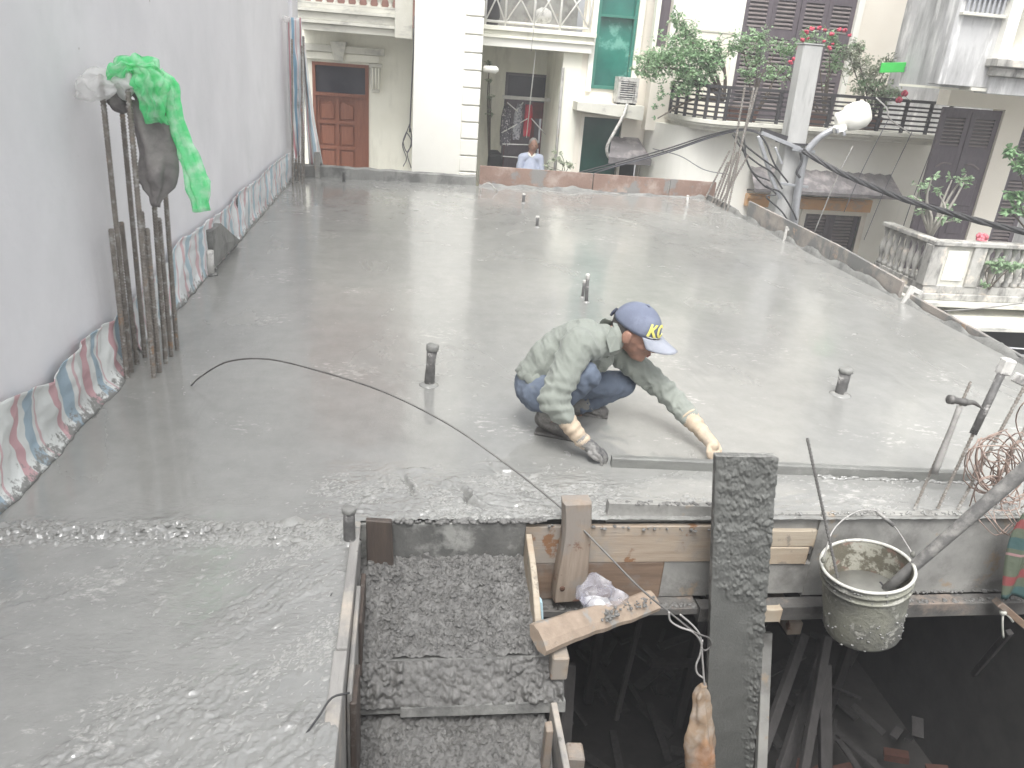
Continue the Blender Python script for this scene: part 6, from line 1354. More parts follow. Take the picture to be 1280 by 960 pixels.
# crates of rubble and laths on the floor below
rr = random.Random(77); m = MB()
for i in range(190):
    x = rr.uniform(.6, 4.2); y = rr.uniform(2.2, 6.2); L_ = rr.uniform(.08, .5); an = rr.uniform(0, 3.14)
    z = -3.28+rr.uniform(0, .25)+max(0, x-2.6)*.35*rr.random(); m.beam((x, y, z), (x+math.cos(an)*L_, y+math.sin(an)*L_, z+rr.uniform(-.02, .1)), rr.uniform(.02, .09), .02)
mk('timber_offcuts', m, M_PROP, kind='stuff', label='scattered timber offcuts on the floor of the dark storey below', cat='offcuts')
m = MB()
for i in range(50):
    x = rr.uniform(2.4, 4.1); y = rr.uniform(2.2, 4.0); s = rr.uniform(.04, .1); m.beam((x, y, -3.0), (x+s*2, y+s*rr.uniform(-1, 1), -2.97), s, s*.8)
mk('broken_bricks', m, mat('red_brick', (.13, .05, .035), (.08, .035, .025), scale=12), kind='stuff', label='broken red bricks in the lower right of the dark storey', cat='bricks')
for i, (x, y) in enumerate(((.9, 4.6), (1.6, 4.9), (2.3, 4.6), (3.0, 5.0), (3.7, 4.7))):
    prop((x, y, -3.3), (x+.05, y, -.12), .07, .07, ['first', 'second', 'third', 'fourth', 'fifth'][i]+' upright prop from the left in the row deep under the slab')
#@@END
#@@SECTION6 worker, straightedge, bucket, tools
# aluminium-like straightedge lying in the wet surface
se = thing('straightedge', 'long cement smeared straightedge lying across the wet slab under the worker\'s gloves', 'straightedge', G(985, 585))
a, c = G(764, 584), G(1216, 603); d = (c-a).normalized(); nn = Vector((-d.y, d.x, 0))
m = MB(); n = 60; v = []; f = []
for i in range(n+1):
    t = i/n; p = a.lerp(c, t); 
    for (o_, z) in ((0, -.002), (0, .044), (.006, .050), (.030, .050), (.034, .046), (.034, -.002)): v.append(p+nn*o_+Vector((0, 0, z))+Vector((0, .0015, .0015))*nz((t*40, o_*50, z*30), 1))
for i in range(n):
    for j in range(6): k = (j+1) % 6; f.append((i*6+j, i*6+6+j, i*6+6+k, i*6+k))
f.append(tuple(range(6))); f.append(tuple(n*6+k for k in range(6))[::-1])
M_SE = mat('cement_smeared_metal', (.20, .205, .19), (.15, .15, .143), scale=8, rough=.45, rough2=.7, bump=.3, bscale=50, stain=(.25, .25, .235), stain_scale=9, stain_t=(.60, .70), stretch=(1, 3, 3))
mk('bar', m.add(v, f), M_SE, se)
b = MB()
for i in range(46):
    p = a.lerp(c, rnd.uniform(.55, 1))+nn*rnd.uniform(-.03, .0); b.ell(p+Vector((0, 0, .002)), (.02*rnd.uniform(.6, 2), .008, .008), 6, 4, Matrix.Rotation(rnd.uniform(-.2, .2), 3, 'Z'))
mk('paste_bead', b, M_WET, se, smooth=True, kind='stuff')

# ---------------- squatting worker
FO = G(705, 535)
wk = thing('person', 'squatting worker in grey green shirt, jeans, cream gloves and faded blue cap levelling the slab', 'person', FO)
V = Vector
pel = V((.665, 3.53, .235)); sp1 = V((.735, 3.525, .385)); sp2 = V((.86, 3.51, .475)); nk = V((.975, 3.50, .505))
shR = YP(722, 432, 3.38); elR = YP(691, 500, 3.25); wrR = YP(724, 547, 3.20); haR = YP(743, 562, 3.18)
shL = V((1.04, 3.62, .415)); elL = YP(836, 492, 3.50); wrL = YP(874, 536, 3.31); haL = YP(891, 556, 3.20)
hipR = V((.655, 3.45, .225)); knR = YP(733, 470, 3.35); anR = YP(686, 515, 3.42)
hipL = V((.70, 3.61, .215)); knL = YP(778, 480, 3.62); anL = YP(722, 508, 3.68)
hf = V((.80, -.46, -.36)).normalized(); hl = V((0, 0, 1)).cross(hf).normalized(); hu = hf.cross(hl).normalized()
HC = YP(795, 411, 3.50); HS = 1.20
def hp(x, y, z): return HC+(hf*x+hl*y+hu*z)*HS
HR = Matrix((hf, hl, hu)).transposed(); HRS = HR*HS
def hell(mb, c, r, n=14, m_=10): return mb.ell(hp(*c), tuple(q*HS for q in r), n, m_, HR)
bd = MB()
hell(bd, (0, 0, 0), (.096, .076, .100)); hell(bd, (.03, 0, -.045), (.066, .060, .062)); hell(bd, (.052, 0, -.088), (.042, .040, .030)); hell(bd, (.074, 0, -.098), (.020, .024, .018))
hell(bd, (.098, 0, -.030), (.016, .012, .026)); hell(bd, (.108, 0, -.042), (.012, .015, .010)); hell(bd, (.083, 0, .008), (.018, .050, .014))
for s in (-1, 1):
    hell(bd, (.058, s*.038, -.035), (.030, .024, .022)); hell(bd, (-.012, s*.078, -.022), (.020, .010, .032), 10, 8); hell(bd, (-.004, s*.084, -.008), (.012, .008, .014), 8, 6)
hell(bd, (.090, 0, -.066), (.014, .024, .008), 10, 6)
sphere_chain(bd, [hp(-.03, 0, -.06), nk+V((.0, 0, .0)), sp2, sp1, pel], [.056, .060, .085, .09, .09], 14)
sphere_chain(bd, [nk, shR, elR, wrR, haR], [.06, .05, .04, .030, .026]); sphere_chain(bd, [nk, shL, elL, wrL, haL], [.06, .05, .038, .028, .024])
sphere_chain(bd, [pel, hipR, knR, anR, anR+V((.01, 0, -.03))], [.085, .07, .05, .034, .028]); sphere_chain(bd, [pel, hipL, knL, anL, anL+V((.01, 0, -.03))], [.085, .07, .05, .034, .028])
fuse('body', bd, M_SKIN, wk, .0065, 3, lambda p: .0012*nz(p, 50))
mk('ear', MB().ell(hp(-.006, -.092, -.018), (.017, .006, .027), 12, 8, HRS).ell(hp(.004, -.090, -.030), (.008, .006, .010), 8, 6, HRS), M_SKIN, wk, smooth=True)
for s in (-1, 1):
    e_ = mk('eye', MB().ell(hp(.082, s*.032, -.012), (.010, .012, .006), 10, 6, HRS), M_EYE, wk, smooth=True)
    mk('eyebrow', MB().ell(hp(.092, s*.032, .012), (.006, .020, .004), 10, 6, HRS), M_EYE, wk, smooth=True)
mk('lips', MB().ell(hp(.101, 0, -.066), (.006, .020, .005), 10, 6, HRS).ell(hp(.098, 0, -.074), (.006, .016, .005), 10, 6, HRS), M_LIP, wk, smooth=True)
hb_ = MB(); hb_.ell(hp(-.022, 0, .0), (.083, .0795, .085), 18, 12, HRS); hb_.ell(hp(-.050, 0, -.040), (.046, .062, .04), 14, 8, HRS)
mk('hair', hb_, M_EYE, wk, smooth=True)

# shirt: torso tube and two sleeves
def ridged(p, s, seed): return (1-abs(nz(p, s, seed))*2.4)
def axisfold(p, a, c, f, seed, amp):
    d = (c-a); t = (p-a).dot(d)/d.length_squared
    r = (p-a-d*t)
    ang = math.atan2(r.dot(d.cross(V((0, 0, 1))).normalized()), r.z+1e-6)
    return amp*math.sin(t*d.length*f+ang*1.5+3*nz(p, 9, seed)+seed)
def shirt_fold(p):
    q_ = V((p.x*1.9+p.z*.8, p.y*.55, p.z*1.1-p.x*.4)); v_ = .0085*ridged(q_, 9, 3)+.0022*ridged(q_, 24, 5)-.005
    e1 = math.exp(-((p-elR).length/.10)**2); e2 = math.exp(-((p-elL).length/.13)**2)
    v_ += e1*axisfold(p, shR, wrR, 120, 1, .0075)+e2*axisfold(p, shL, wrL, 110, 2, .0065)
    e3 = math.exp(-((p-sp1).length/.16)**2); v_ += e3*axisfold(p, pel, sp2, 75, 4, .006)
    e4 = math.exp(-((p-shR).length/.10)**2); v_ += e4*axisfold(p, nk, elR, 60, 6, .0045)
    return v_
sh = MB()
sphere_chain(sh, [pel+V((-.005, .0, .055)), sp1, sp2, nk+V((-.025, 0, -.012))], [.115, .128, .118, .078], 18)
sh.ell(sp2+V((.0, -.03, .015)), (.14, .13, .095), 18, 12); sh.ell(sp2.lerp(sp1, .4)+V((0, .02, .0)), (.13, .15, .11), 16, 10)
sphere_chain(sh, [nk+V((-.03, -.03, -.015)), shR, elR, wrR+(elR-wrR)*.60], [.075, .082, .070, .058], 16)
sphere_chain(sh, [nk+V((-.0, .03, -.03)), shL, elL, wrL+(elL-wrL)*.34], [.078, .074, .060, .050], 16)
sphere_chain(sh, [sp2+V((.04, 0, -.01)), V((.965, 3.53, .385))], [.11, .07], 14)
fuse('shirt', sh, M_SHIRT, wk, .0058, 4, shirt_fold)
# hem hanging out over the waist
hm_ = MB(); v = []; f = []; n = 40
for i, (r_, o_) in enumerate(((.118, .06), (.128, .025), (.136, -.01))):
    ax = (sp1-pel).normalized(); x_ = ax.cross(V((0, 1, 0))).normalized(); y_ = ax.cross(x_)
    for k in range(n):
        t = 2*math.pi*k/n; w_ = 1+.05*math.sin(t*7+i); v.append(pel+ax*(o_+.02+.012*math.sin(t*3))+(x_*math.cos(t)+y_*math.sin(t))*r_*w_)
for i in range(2):
    for k in range(n): k2 = (k+1) % n; f.append((i*n+k, i*n+k2, (i+1)*n+k2, (i+1)*n+k))
o = mk('shirt_hem', hm_.add(v, f), M_SHIRT, wk, smooth=True); sdm = o.modifiers.new('t', 'SOLIDIFY'); sdm.thickness = .004
# collar flaps
def flap(pts, th, ma, name='collar'):
    P = [V(p) for p in pts]; nrm = (P[1]-P[0]).cross(P[2]-P[0]).normalized()*th; k = len(P)
    m_ = MB().add(P+[p+nrm for p in P], [tuple(range(k))[::-1], tuple(range(k, 2*k))]+[(i, (i+1) % k, k+(i+1) % k, k+i) for i in range(k)]); return mk(name, m_, ma, wk, bevel=.0015)
nb = hp(-.045, 0, -.085)
m = MB(); v = []; f = []; n = 22; ax = (hp(-.03, 0, -.06)-nk).normalized(); x_ = ax.cross(V((0, 1, 0))).normalized(); y_ = ax.cross(x_)
for i, (r_, o_) in enumerate(((.066, .052), (.078, .040), (.096, .0))):
    for k in range(n+1):
        t = 2*math.pi*k/n*.86+.4; drop = .03*max(0, math.cos(t-math.pi*.55)) if i == 2 else 0
        v.append(nk+ax*(o_-drop)+(x_*math.cos(t)+y_*math.sin(t))*r_*(1+.02*math.sin(5*t)))
for i in range(2):
    for k in range(n): a = i*(n+1)+k; f.append((a, a+1, a+n+2, a+n+1))
o = mk('collar', m.add(v, f), M_SHIRT, wk, smooth=True); sdm = o.modifiers.new('t', 'SOLIDIFY'); sdm.thickness = .005
a = YP(765, 407, 3.40); flap([a, YP(772, 420, 3.38), YP(775, 437, 3.37), YP(762, 441, 3.36), YP(757, 422, 3.37)], .004, M_SHIRT)
# jeans
jn = MB(); jn.ell(pel+V((-.01, 0, -.005)), (.115, .15, .112), 18, 12)
sphere_chain(jn, [pel+V((0, 0, .03)), pel+V((.02, 0, .07))], [.10, .10], 14)
sphere_chain(jn, [hipR, knR, anR+(knR-anR)*.14], [.098, .068, .052], 16); sphere_chain(jn, [hipL, knL, anL+(knL-anL)*.10], [.095, .066, .052], 16)
def jean_fold(p):
    v_ = .005*ridged(p, 12, 8)+.0028*ridged(p, 30, 2)-.003
    for kk, hh, aa, sd_ in ((knR, hipR, anR, 1), (knL, hipL, anL, 5)):
        e = math.exp(-((p-kk).length/.10)**2); v_ += e*axisfold(p, hh, kk, 95, sd_, .004)
        e = math.exp(-((p-aa).length/.09)**2); v_ += e*axisfold(p, kk, aa, 120, sd_, .005)
    return v_
fuse('jeans', jn, M_JEANS, wk, .0075, 4, jean_fold)
# socks and boots
for nm, an, g_, toe in (('R', anR, G(684, 541), G(712, 549)), ('L', anL, G(722, 515), G(752, 521))):
    bo = MB(); he = V((g_.x-.03, g_.y+.01, .045)); to = V((toe.x, toe.y, .028))
    sphere_chain(bo, [an+V((0, 0, .035)), an, he+V((.005, 0, .03)), he.lerp(to, .5)+V((0, 0, .018)), to], [.050, .050, .046, .044, .036], 14)
    fuse('boot', bo, M_BOOT, wk, .007, 3, lambda p: .002*nz(p, 40))
    mk('sole', MB().beam(he+V((-.03, 0, -.036)), to+V((.035, 0, -.02)), .075, .018, (0, 0, 1)), M_BOOT, wk, bevel=.006)
    mk('sock', MB().tube([an-V((0, 0, .01)), an+V((0, 0, .02)), an+((knR-anR) if nm == 'R' else (knL-anL))*.30], [.052, .056, .058], 16), M_SOCK, wk, smooth=True)
# gloves: knitted cuff, palm, five fingers each
def glove(el, wr, ha, tips, cuffm, handm, cuff_t):
    g_ = MB(); d = (wr-el).normalized()
    cs_ = wr.lerp(el, cuff_t)
    sphere_chain(g_, [cs_, wr.lerp(cs_, .35), wr, wr.lerp(ha, .35)], [.045, .042, .037, .036], 16)
    cm = fuse('glove_cuff', g_, cuffm, wk, .006, 3, lambda p: .0018*math.sin(math.atan2((p-cs_).dot(d.orthogonal().normalized()), (p-cs_).dot(d.cross(d.orthogonal().normalized())))*26)+.004*nz(p, 22)+.002*math.sin((p-cs_).dot(d)*160))
    rim = MB(); x_ = d.orthogonal().normalized(); y_ = d.cross(x_)
    rim.tube([cs_-d*.012+(x_*math.cos(t)+y_*math.sin(t))*.046 for t in np.linspace(0, 2*math.pi, 22)], .006, 6); mk('cuff_edge', rim, cuffm, wk, smooth=True)
    h_ = MB(); sphere_chain(h_, [wr, ha], [.034, .032], 14)
    for (b_, chain, r0, r1) in tips:
        pts_ = [b_]+chain; rr_ = [r0+(r1-r0)*i/(len(pts_)-1) for i in range(len(pts_))]; sphere_chain(h_, pts_, rr_, 10)
    fuse('glove', h_, handm, wk, .0036, 1, lambda p: .0012*nz(p, 70))
# right hand: dirty, fingers curled over the straightedge end
ax = V((.86, -.34, -.30)).normalized(); sd1 = V((.36, .92, .0)).normalized()
tp = []
for q in range(4):
    b_ = haR+sd1*(.036-.0245*q)+ax*.008+V((0, 0, .004)); L_ = (.030, .034, .032, .025)[q]
    tp.append((b_, [b_+ax*L_+V((0, 0, -.004)), b_+ax*L_*1.7+V((0, 0, -.022)), b_+ax*L_*1.75+V((-.004, 0, -.040))], .0100, .0078))
tb_ = haR+sd1*-.026+V((-.02, -.004, -.006)); tp.append((tb_, [tb_+V((.022, -.016, -.014)), tb_+V((.045, -.016, -.026))], .0125, .009))
glove(elR, wrR, haR, tp, M_GLOVE, M_GLOVEG, .66)
# left hand: gripping down on the bar beside the upright plank
ax = V((.38, -.55, -.74)).normalized(); sd1 = V((.84, .52, .05)).normalized(); tp = []
for q in range(4):
    b_ = haL+sd1*(.034-.0225*q)+ax*.008; L_ = (.028, .034, .032, .026)[q]
    tp.append((b_, [b_+ax*L_, b_+ax*L_*1.5+V((-.004, .004, -.016)), b_+ax*L_*1.7+V((-.010, .010, -.030))], .0102, .008))
tb_ = haL+sd1*-.028; tp.append((tb_, [tb_+V((-.008, -.018, -.022)), tb_+V((-.002, -.022, -.044))], .0125, .009))
glove(elL, wrL, haL, tp, M_GLOVE, M_GLOVE, .30)
# cap
cp = MB(); NN = 36; v = []; f = []
CR = (.104, .087, .098)
levels = np.linspace(0, math.pi/2*.985, 12)
for i, ph in enumerate(levels):
    for k in range(NN):
        t = 2*math.pi*k/NN; r = math.cos(ph); seam = 1-.012*abs(math.cos(3*t))**14
        v.append(hp(CR[0]*r*math.cos(t)*seam-.004, CR[1]*r*math.sin(t)*seam, CR[2]*math.sin(ph)+.012+.006*math.cos(t)*0))
for i in range(len(levels)-1):
    for k in range(NN): k2 = (k+1) % NN; f.append((i*NN+k, i*NN+k2, (i+1)*NN+k2, (i+1)*NN+k))
f.append(tuple((len(levels)-1)*NN+k for k in range(NN)))
o = mk('cap', cp.add(v, f), M_CAP, wk, smooth=True); sdm = o.modifiers.new('t', 'SOLIDIFY'); sdm.thickness = .003
mk('cap_button', MB().ell(hp(-.004, 0, .112), (.008, .008, .005), 10, 6, HRS), M_CAP, wk, smooth=True)
v = []; f = []; nb_ = 20; nr_ = 7
for i in range(nr_):
    s = i/(nr_-1)
    for k in range(nb_+1):
        t = -1.12+2.24*k/nb_; ext = .088*s*math.cos(t*1.18)**.6 if math.cos(t*1.18) > 0 else 0
        v.append(hp(CR[0]*math.cos(t)*.99+ext, CR[1]*math.sin(t)*(1+.05*s), .014-.030*s*abs(math.sin(t))**1.5-.010*s))
for i in range(nr_-1):
    for k in range(nb_): a = i*(nb_+1)+k; f.append((a, a+1, a+nb_+2, a+nb_+1))
o = mk('cap_brim', MB().add(v, f), M_BRIM, wk, smooth=True); sdm = o.modifiers.new('t', 'SOLIDIFY'); sdm.thickness = .004
mk('cap_strap', MB().hexa([hp(-.118, -.035, .004), hp(-.108, -.035, .004), hp(-.108, .03, .004), hp(-.118, .03, .004), hp(-.118, -.035, .024), hp(-.108, -.035, .024), hp(-.108, .03, .024), hp(-.118, .03, .024)]), M_NAVY, wk, bevel=.002)
# stitched letters wrapped on the crown
def on_cap(th, ph, lift=.003): return hp((CR[0]+lift)*math.cos(ph)*math.cos(th)-.004, (CR[1]+lift)*math.cos(ph)*math.sin(th), (CR[2]+lift)*math.sin(ph)+.012)
def text_mesh(s, size=1.0):
    cu = bpy.data.curves.new('t', 'FONT'); cu.body = s; cu.size = size; cu.extrude = 0; cu.offset = .03; cu.resolution_u = 3
    to_ = bpy.data.objects.new('t', cu); COL.objects.link(to_); dg = bpy.context.evaluated_depsgraph_get(); dg.update()
    me = bpy.data.meshes.new_from_object(to_.evaluated_get(dg)); bpy.data.objects.remove(to_)
    bm = bmesh.new(); bm.from_mesh(me); bmesh.ops.triangulate(bm, faces=bm.faces); bmesh.ops.subdivide_edges(bm, edges=bm.edges, cuts=1, use_grid_fill=True)
    r_ = ([tuple(x.co) for x in bm.verts], [tuple(x.index for x in q.verts) for q in bm.faces]); bm.free(); bpy.data.meshes.remove(me); return r_
tv, tf = text_mesh('KC')
W_ = max(x[0] for x in tv); Hh = max(x[1] for x in tv)
lv = [on_cap(-1.02+(x/W_)*.98+y*.10, .16+(y/Hh)*.50, .0045) for x, y, z in tv]
o = mk('cap_letters', MB().add(lv, tf), M_YELLOW, wk); sdm = o.modifiers.new('t', 'SOLIDIFY'); sdm.thickness = .003; sdm.offset = 0
m = MB(); m.tube([on_cap(-.95+.95*t, .11, .003) for t in np.linspace(0, 1, 10)], .002, 5); mk('cap_stitching', m, M_WRAIL, wk)

# ---------------- tall plank caked with cement in front of the form
yp0, yp1 = 2.46, 2.52
vp = thing('upright_plank', 'tall broad plank caked with wet cement standing in front of the formwork', 'plank', YP(915, 990, yp1))
TL, TR_ = YP(895, 570, yp0), YP(972, 571, yp0); BLc, BRc = YP(881, 985, yp1), YP(938, 985, yp1)
nu, nv_ = 72, 330; v = []; f = []
gu, gv = np.meshgrid(np.arange(nu+1)/nu*.235, np.arange(nv_+1)/nv_*1.25, indexing='ij'); PB1 = pebble(gu*60+2*fbm(gu*20, gv*20, 2, 3), gv*62, 31, .65)*sst(.35, .6, fbm(gu*14, gv*14, 3, 33)); PB2 = pebble(gu*120, gv*115, 32, .6)
for i in range(nu+1):
    for j in range(nv_+1):
        s = i/nu; t = j/nv_; p = TL.lerp(TR_, s).lerp(BLc.lerp(BRc, s), t)
        up_w = 1-sst(.30, .42, t+.10*nz((s*3, t*9, 0), 1, 2)) ; up_w = float(up_w)
        rt_w = float(sst(.62, .95, s+.16*nz((t*14, 0, 0), 1, 5)))
        wgt = max(up_w, rt_w*(.9 if t < .97 else .2))
        lum = wgt*(.006+PB1[i, j]*.012+PB2[i, j]*.005+.006*nz((p.x, 0, p.z), 24, 6)+.004*nz((p.x, 0, p.z), 110, 6))
        e = min(s, 1-s); lum *= min(1, e*14+.15) if s < .5 else 1
        side = .010*rt_w*max(0, nz((p.x, 3, p.z), 30, 1)) if s > .97 else 0
        v.append((p.x+side+(.004*nz((p.z, 2, 2), 24) if i in (0, nu) else 0), p.y-lum-.001*nz(p, 8), p.z))
for i in range(nu):
    for j in range(nv_): a = i*(nv_+1)+j; f.append((a, a+1, a+nv_+2, a+nv_+1))
o = mk('cement_face', MB().add(v, f), mat('cement_on_plank', (.165, .168, .158), (.125, .128, .12), scale=7, rough=.42, rough2=.7, bump=.8, bdist=.004, bscale=90), vp, smooth=True)
mk('plank_core', MB().hexa([BLc+V((0, .001, 0)), BRc+V((0, .001, 0)), BRc+V((0, .032, 0)), BLc+V((0, .032, 0)), TL+V((0, .001, 0)), TR_+V((0, .001, 0)), TR_+V((0, .032, 0)), TL+V((0, .032, 0))]), M_CEMCOAT, vp, bevel=.003)

# ---------------- bucket hung by its bail on the form edge
bt, bb = YP(1084, 706, 2.405), YP(1077, 784, 2.40)
ax = (bt-bb); BH = ax.length; ax.normalize(); br = 56/FPX*2.405*1.24/1.0
br = .178
bk = thing('bucket', 'dirty white plastic bucket of cement water hanging from the near form edge', 'bucket', bb)
prof = [(.02, .0), (br*.83, 0), (br*.85, .01), (br*.875, BH*.25), (br*.91, BH*.5), (br*.945, BH*.76), (br*.95, BH*.77), (br*.985, BH*.775), (br*.985, BH*.80), (br*.955, BH*.81), (br*.96, BH*.87), (br*1.0, BH*.875), (br*1.0, BH*.90), (br*.975, BH*.91), (br*.98, BH*.985)]
mk('shell', MB().lathe(bb, prof, 56, ax, caps=False), M_BUCKET, bk, smooth=True)
mk('lining', MB().lathe(bb, [(br*.965, BH*.985), (br*.93, BH*.76), (br*.86, BH*.25), (br*.83, .012), (.02, .011)], 56, ax, caps=False), M_BUCKI, bk, smooth=True)
x_ = ax.cross(V((1, 0, 0))).normalized(); y_ = ax.cross(x_)
def ringp(r, h, n=57): return [bb+ax*h+(x_*math.cos(t)+y_*math.sin(t))*r for t in np.linspace(0, 2*math.pi, n)]
mk('rim', MB().tube(ringp(br*.985, BH*.99), .0068, 8), M_RIM, bk, smooth=True)
mk('cement_water', MB().lathe(bb, [(.001, BH*.54), (br*.90, BH*.54), (br*.9, BH*.535)], 40, ax), M_SLURRY, bk, smooth=True)
rgk = random.Random(41); ck = MB()
for _ in range(150):
    t_ = rgk.uniform(0, 6.283); h_ = BH*(rgk.uniform(.0, .45) if rgk.random() < .6 else rgk.uniform(.8, .98)); r_ = br*(.83+.15*h_/BH)+.002; c_ = bb+ax*h_+(x_*math.cos(t_)+y_*math.sin(t_))*r_; s_ = rgk.uniform(.002, .0055); ck.ell(c_, (s_*1.4, s_, s_*.8), 6, 4)
mk('caked_cement', ck, M_CURB, bk, smooth=True, kind='stuff')
eR = YP(1141, 693, 2.40); eL = YP(1029, 700, 2.43)
for e_ in (eR, eL): mk('bail_ear', MB().ell(e_, (.009, .012, .014), 10, 8), M_BUCKET, bk, smooth=True)
g1, g2 = YP(1096, 639, 2.625), YP(1117, 657, 2.60)
mk('bail', MB().tube(curve([eR, YP(1128, 672, 2.5), g2, g1, YP(1070, 640, 2.6), YP(1042, 662, 2.5), eL], 7), .0028, 6), M_WIRE, bk, smooth=True)
mk('grip', MB().tube([g1, g2], .0085, 10), M_HANDLE, bk, smooth=True)
# frayed cord at the nail
m = MB()
for i in range(16):
    p = YP(1086, 640, 2.64); m.tube([p, p+V((rnd.uniform(-.05, .05), rnd.uniform(-.02, .02), rnd.uniform(-.03, .03)))], .0013, 4)
mk('frayed_cord', m, M_WIRE, label='frayed cord end knotted on the form edge above the bucket', cat='cord')
mk('iron_rod', rebar_mesh(YP(1047, 722, 2.37), YP(1010, 552, 2.52), .0058, n=8), M_ROD, label='thin iron rod standing in the bucket and leaning on its left rim', cat='rod')
hd_ = thing('tool_handle', 'thick grey plastic pole slanting out of the bucket to the right edge', 'pole', YP(1108, 738, 2.42))
p0, p1 = YP(1104, 741, 2.42), YP(1312, 560, 2.20)
mk('pole', MB().tube([p0.lerp(p1, t) for t in np.linspace(0, 1, 10)], [.0215+.006*t for t in np.linspace(0, 1, 10)], 16), M_HANDLE, hd_, smooth=True)
mk('tool_head', MB().beam(p0+V((-.02, 0, -.015)), p0+V((.02, 0, .01)), .09, .05, (0, 0, 1)), M_IRON, hd_, bevel=.006)

# ---------------- starter rods, hammer and bits at the right of the near form
ys_ = 2.72
rods = (((1143, 636), (1212, 481), .0062, 'thin leaning rod that the hammer hangs on'), ((1197, 637), (1288, 470), .0068, 'thin leaning rod right of the capped one'), ((1228, 637), (1300, 500), .0068, 'thin rod half hidden by the copper wire coil'))
for (a, c, r, lab) in rods: mk('iron_rod', rebar_mesh(YP(*a, ys_), YP(*c, ys_+.12), r, n=8), M_REBAR, label=lab, cat='rod')
cr_ = thing('iron_rod', 'leaning rod with a thicker sleeve and white cap at the right edge', 'rod', YP(1172, 636, ys_))
a = YP(1172, 636, ys_); k1 = YP(1217, 541, ys_+.07); t1 = YP(1256, 458, ys_+.13)
mk('rod', rebar_mesh(a, k1, .0066, n=8), M_REBAR, cr_); mk('sleeve', MB().tube([k1-(t1-k1)*.02, k1.lerp(t1, .5), t1], [.0155, .017, .0165], 12), M_PIPE, cr_, smooth=True)
mk('cap_block', MB().beam(t1+V((.0, 0, -.035)), t1+V((.008, .0, .035)), .052, .05, (0, 1, 0)), M_PVC, cr_, bevel=.006)
mk('side_block', MB().beam(YP(1270, 472, ys_+.2), YP(1284, 478, ys_+.2), .05, .045, (0, 0, 1)), M_PVC, cr_, bevel=.006)
hmr = thing('hammer', 'claw hammer hung head up on a leaning rod at the right', 'hammer', YP(1166, 592, ys_+.0))
ha_, hb2 = YP(1168, 592, ys_-.005), YP(1200, 508, ys_+.045)
mk('handle', MB().tube([ha_.lerp(hb2, t) for t in np.linspace(0, 1, 8)], [.0125, .0150, .0145, .0125, .0125, .012, .012, .013], 12), M_WOODG, hmr, smooth=True)
hx, hy = YP(1186, 499, ys_+.05), YP(1207, 503, ys_+.05)
mk('head', MB().tube([hx, hx.lerp(hy, .25), hx.lerp(hy, .3), hx.lerp(hy, .75), hy], [.020, .020, .0145, .0145, .018], 12), M_ROD, hmr, smooth=True)
mk('claw', MB().tube(curve([hy, YP(1216, 503, ys_+.05), YP(1223, 507, ys_+.05), YP(1229, 512, ys_+.05)], 5), [.015-.0125*i/15 for i in range(16)], 8), M_ROD, hmr, smooth=True)
# coppery tie wire bundle
cw = thing('wire_coil', 'springy tangle of coppery tie wire resting on the form edge at the right', 'wire coil', YP(1245, 630, 2.74))
rr = random.Random(9)
for i in range(30):
    cxp, cyp = rr.gauss(1255, 17), rr.gauss(590, 20); P = []
    k_ = rr.choice((4, 5, 6)); ph = rr.uniform(0, 6.3); rx_, ry_ = rr.uniform(14, 34), rr.uniform(22, 44)
    for q in range(k_):
        t = ph+2*math.pi*q/k_*rr.uniform(.85, 1.1); P.append(YP(min(1318, cxp+rx_*math.cos(t)), min(638, cyp+ry_*math.sin(t)), 2.74+rr.uniform(-.05, .05)))
    mk('loop', MB().tube(curve(P, 3), .0030, 5), M_COPPER, cw, smooth=True)
for i in range(7):
    P = [YP(1215+i*9, 636+rr.uniform(-3, 3), 2.68), YP(1222+i*9+rr.uniform(-8, 8), 655+rr.uniform(-4, 6), 2.60), YP(1245+i*7, 668+rr.uniform(-6, 4), 2.60), YP(1262+i*5, 655, 2.62)]
    mk('loop', MB().tube(curve(P, 5), .0022, 5), M_COPPER, cw, smooth=True)
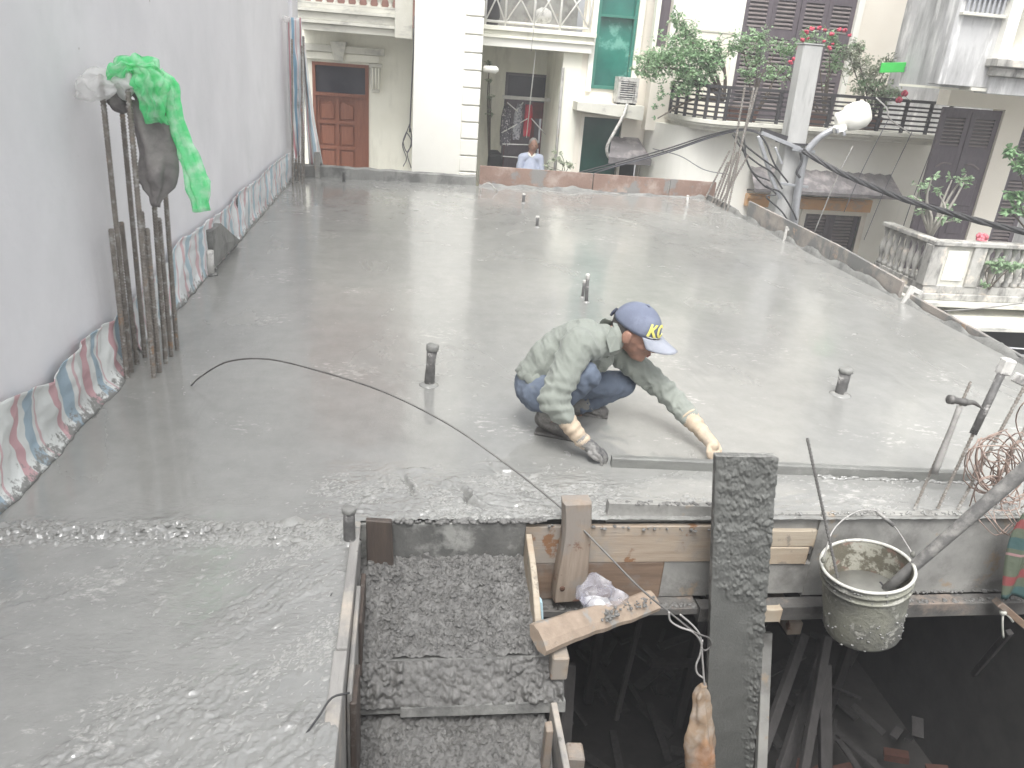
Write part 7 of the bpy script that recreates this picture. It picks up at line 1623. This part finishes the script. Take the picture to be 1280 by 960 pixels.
# rag of striped sheet, brace and string at the lower right corner
T_RAG = striped_mat('dull_striped_rag', .22, .5, ca=(.22, .06, .06), cb=(.05, .10, .10), cw=(.10, .12, .085))
n = 24; m_ = 20; v = []; f = []; uv = []
for i in range(n):
    t = i/(n-1); 
    for k in range(m_):
        s = k/(m_-1); p = YP(1282-34*t**.7+s*(40+20*t), 640+105*t+6*s, 2.56-.03*t); p.y += .02*math.sin(s*11+t*4); v.append(p); uv.append((t*.35+s*.06, 1+t))
for i in range(n-1):
    for k in range(m_-1): a = i*m_+k; f.append((a, a+1, a+m_+1, a+m_))
o = mk('striped_rag', MB().add(v, f), T_RAG, smooth=True, uv=uv, label='dull red and green striped rag hanging over the form at the right edge', cat='rag'); sdm = o.modifiers.new('t', 'SOLIDIFY'); sdm.thickness = .004
mk('diagonal_brace', MB().beam(YP(1246, 752, 2.55), YP(1320, 815, 2.5), .03, .05, (0, 1, 0)), M_WOODB, bevel=.003, label='short brown brace running off the lower right edge', cat='brace')
m = MB(); c0 = YP(1254, 765, 2.53)
m.tube(curve([c0, YP(1262, 771, 2.52), YP(1266, 777, 2.52)], 5), .006, 6); m.tube(curve([c0, YP(1253, 780, 2.52), YP(1254, 797, 2.52)], 5), .005, 6); m.ell(c0, (.018, .015, .018), 8, 6)
mk('string_knot', m, mat('dirty_white_string', (.62, .62, .56), (.45, .45, .4), scale=30), smooth=True, label='knotted white string end hanging under the form at the lower right', cat='string')
#@@END
#@@SECTION7 haze volume added to imitate lens veil
hz = bpy.data.materials.new('lens_veil_haze'); hz.use_nodes = True; nt = hz.node_tree; nt.nodes.clear()
pv = nt.nodes.new('ShaderNodeVolumePrincipled'); pv.inputs['Density'].default_value = .0072; pv.inputs['Color'].default_value = (.97, .98, 1, 1); pv.inputs['Anisotropy'].default_value = 0
ou = nt.nodes.new('ShaderNodeOutputMaterial'); nt.links.new(pv.outputs[0], ou.inputs['Volume'])
mk('haze', B(-62, 62, -62, 62, -6.2, 8.2), hz, kind='stuff', label='thin pale haze added over the whole yard to imitate lens veil')
#@@END
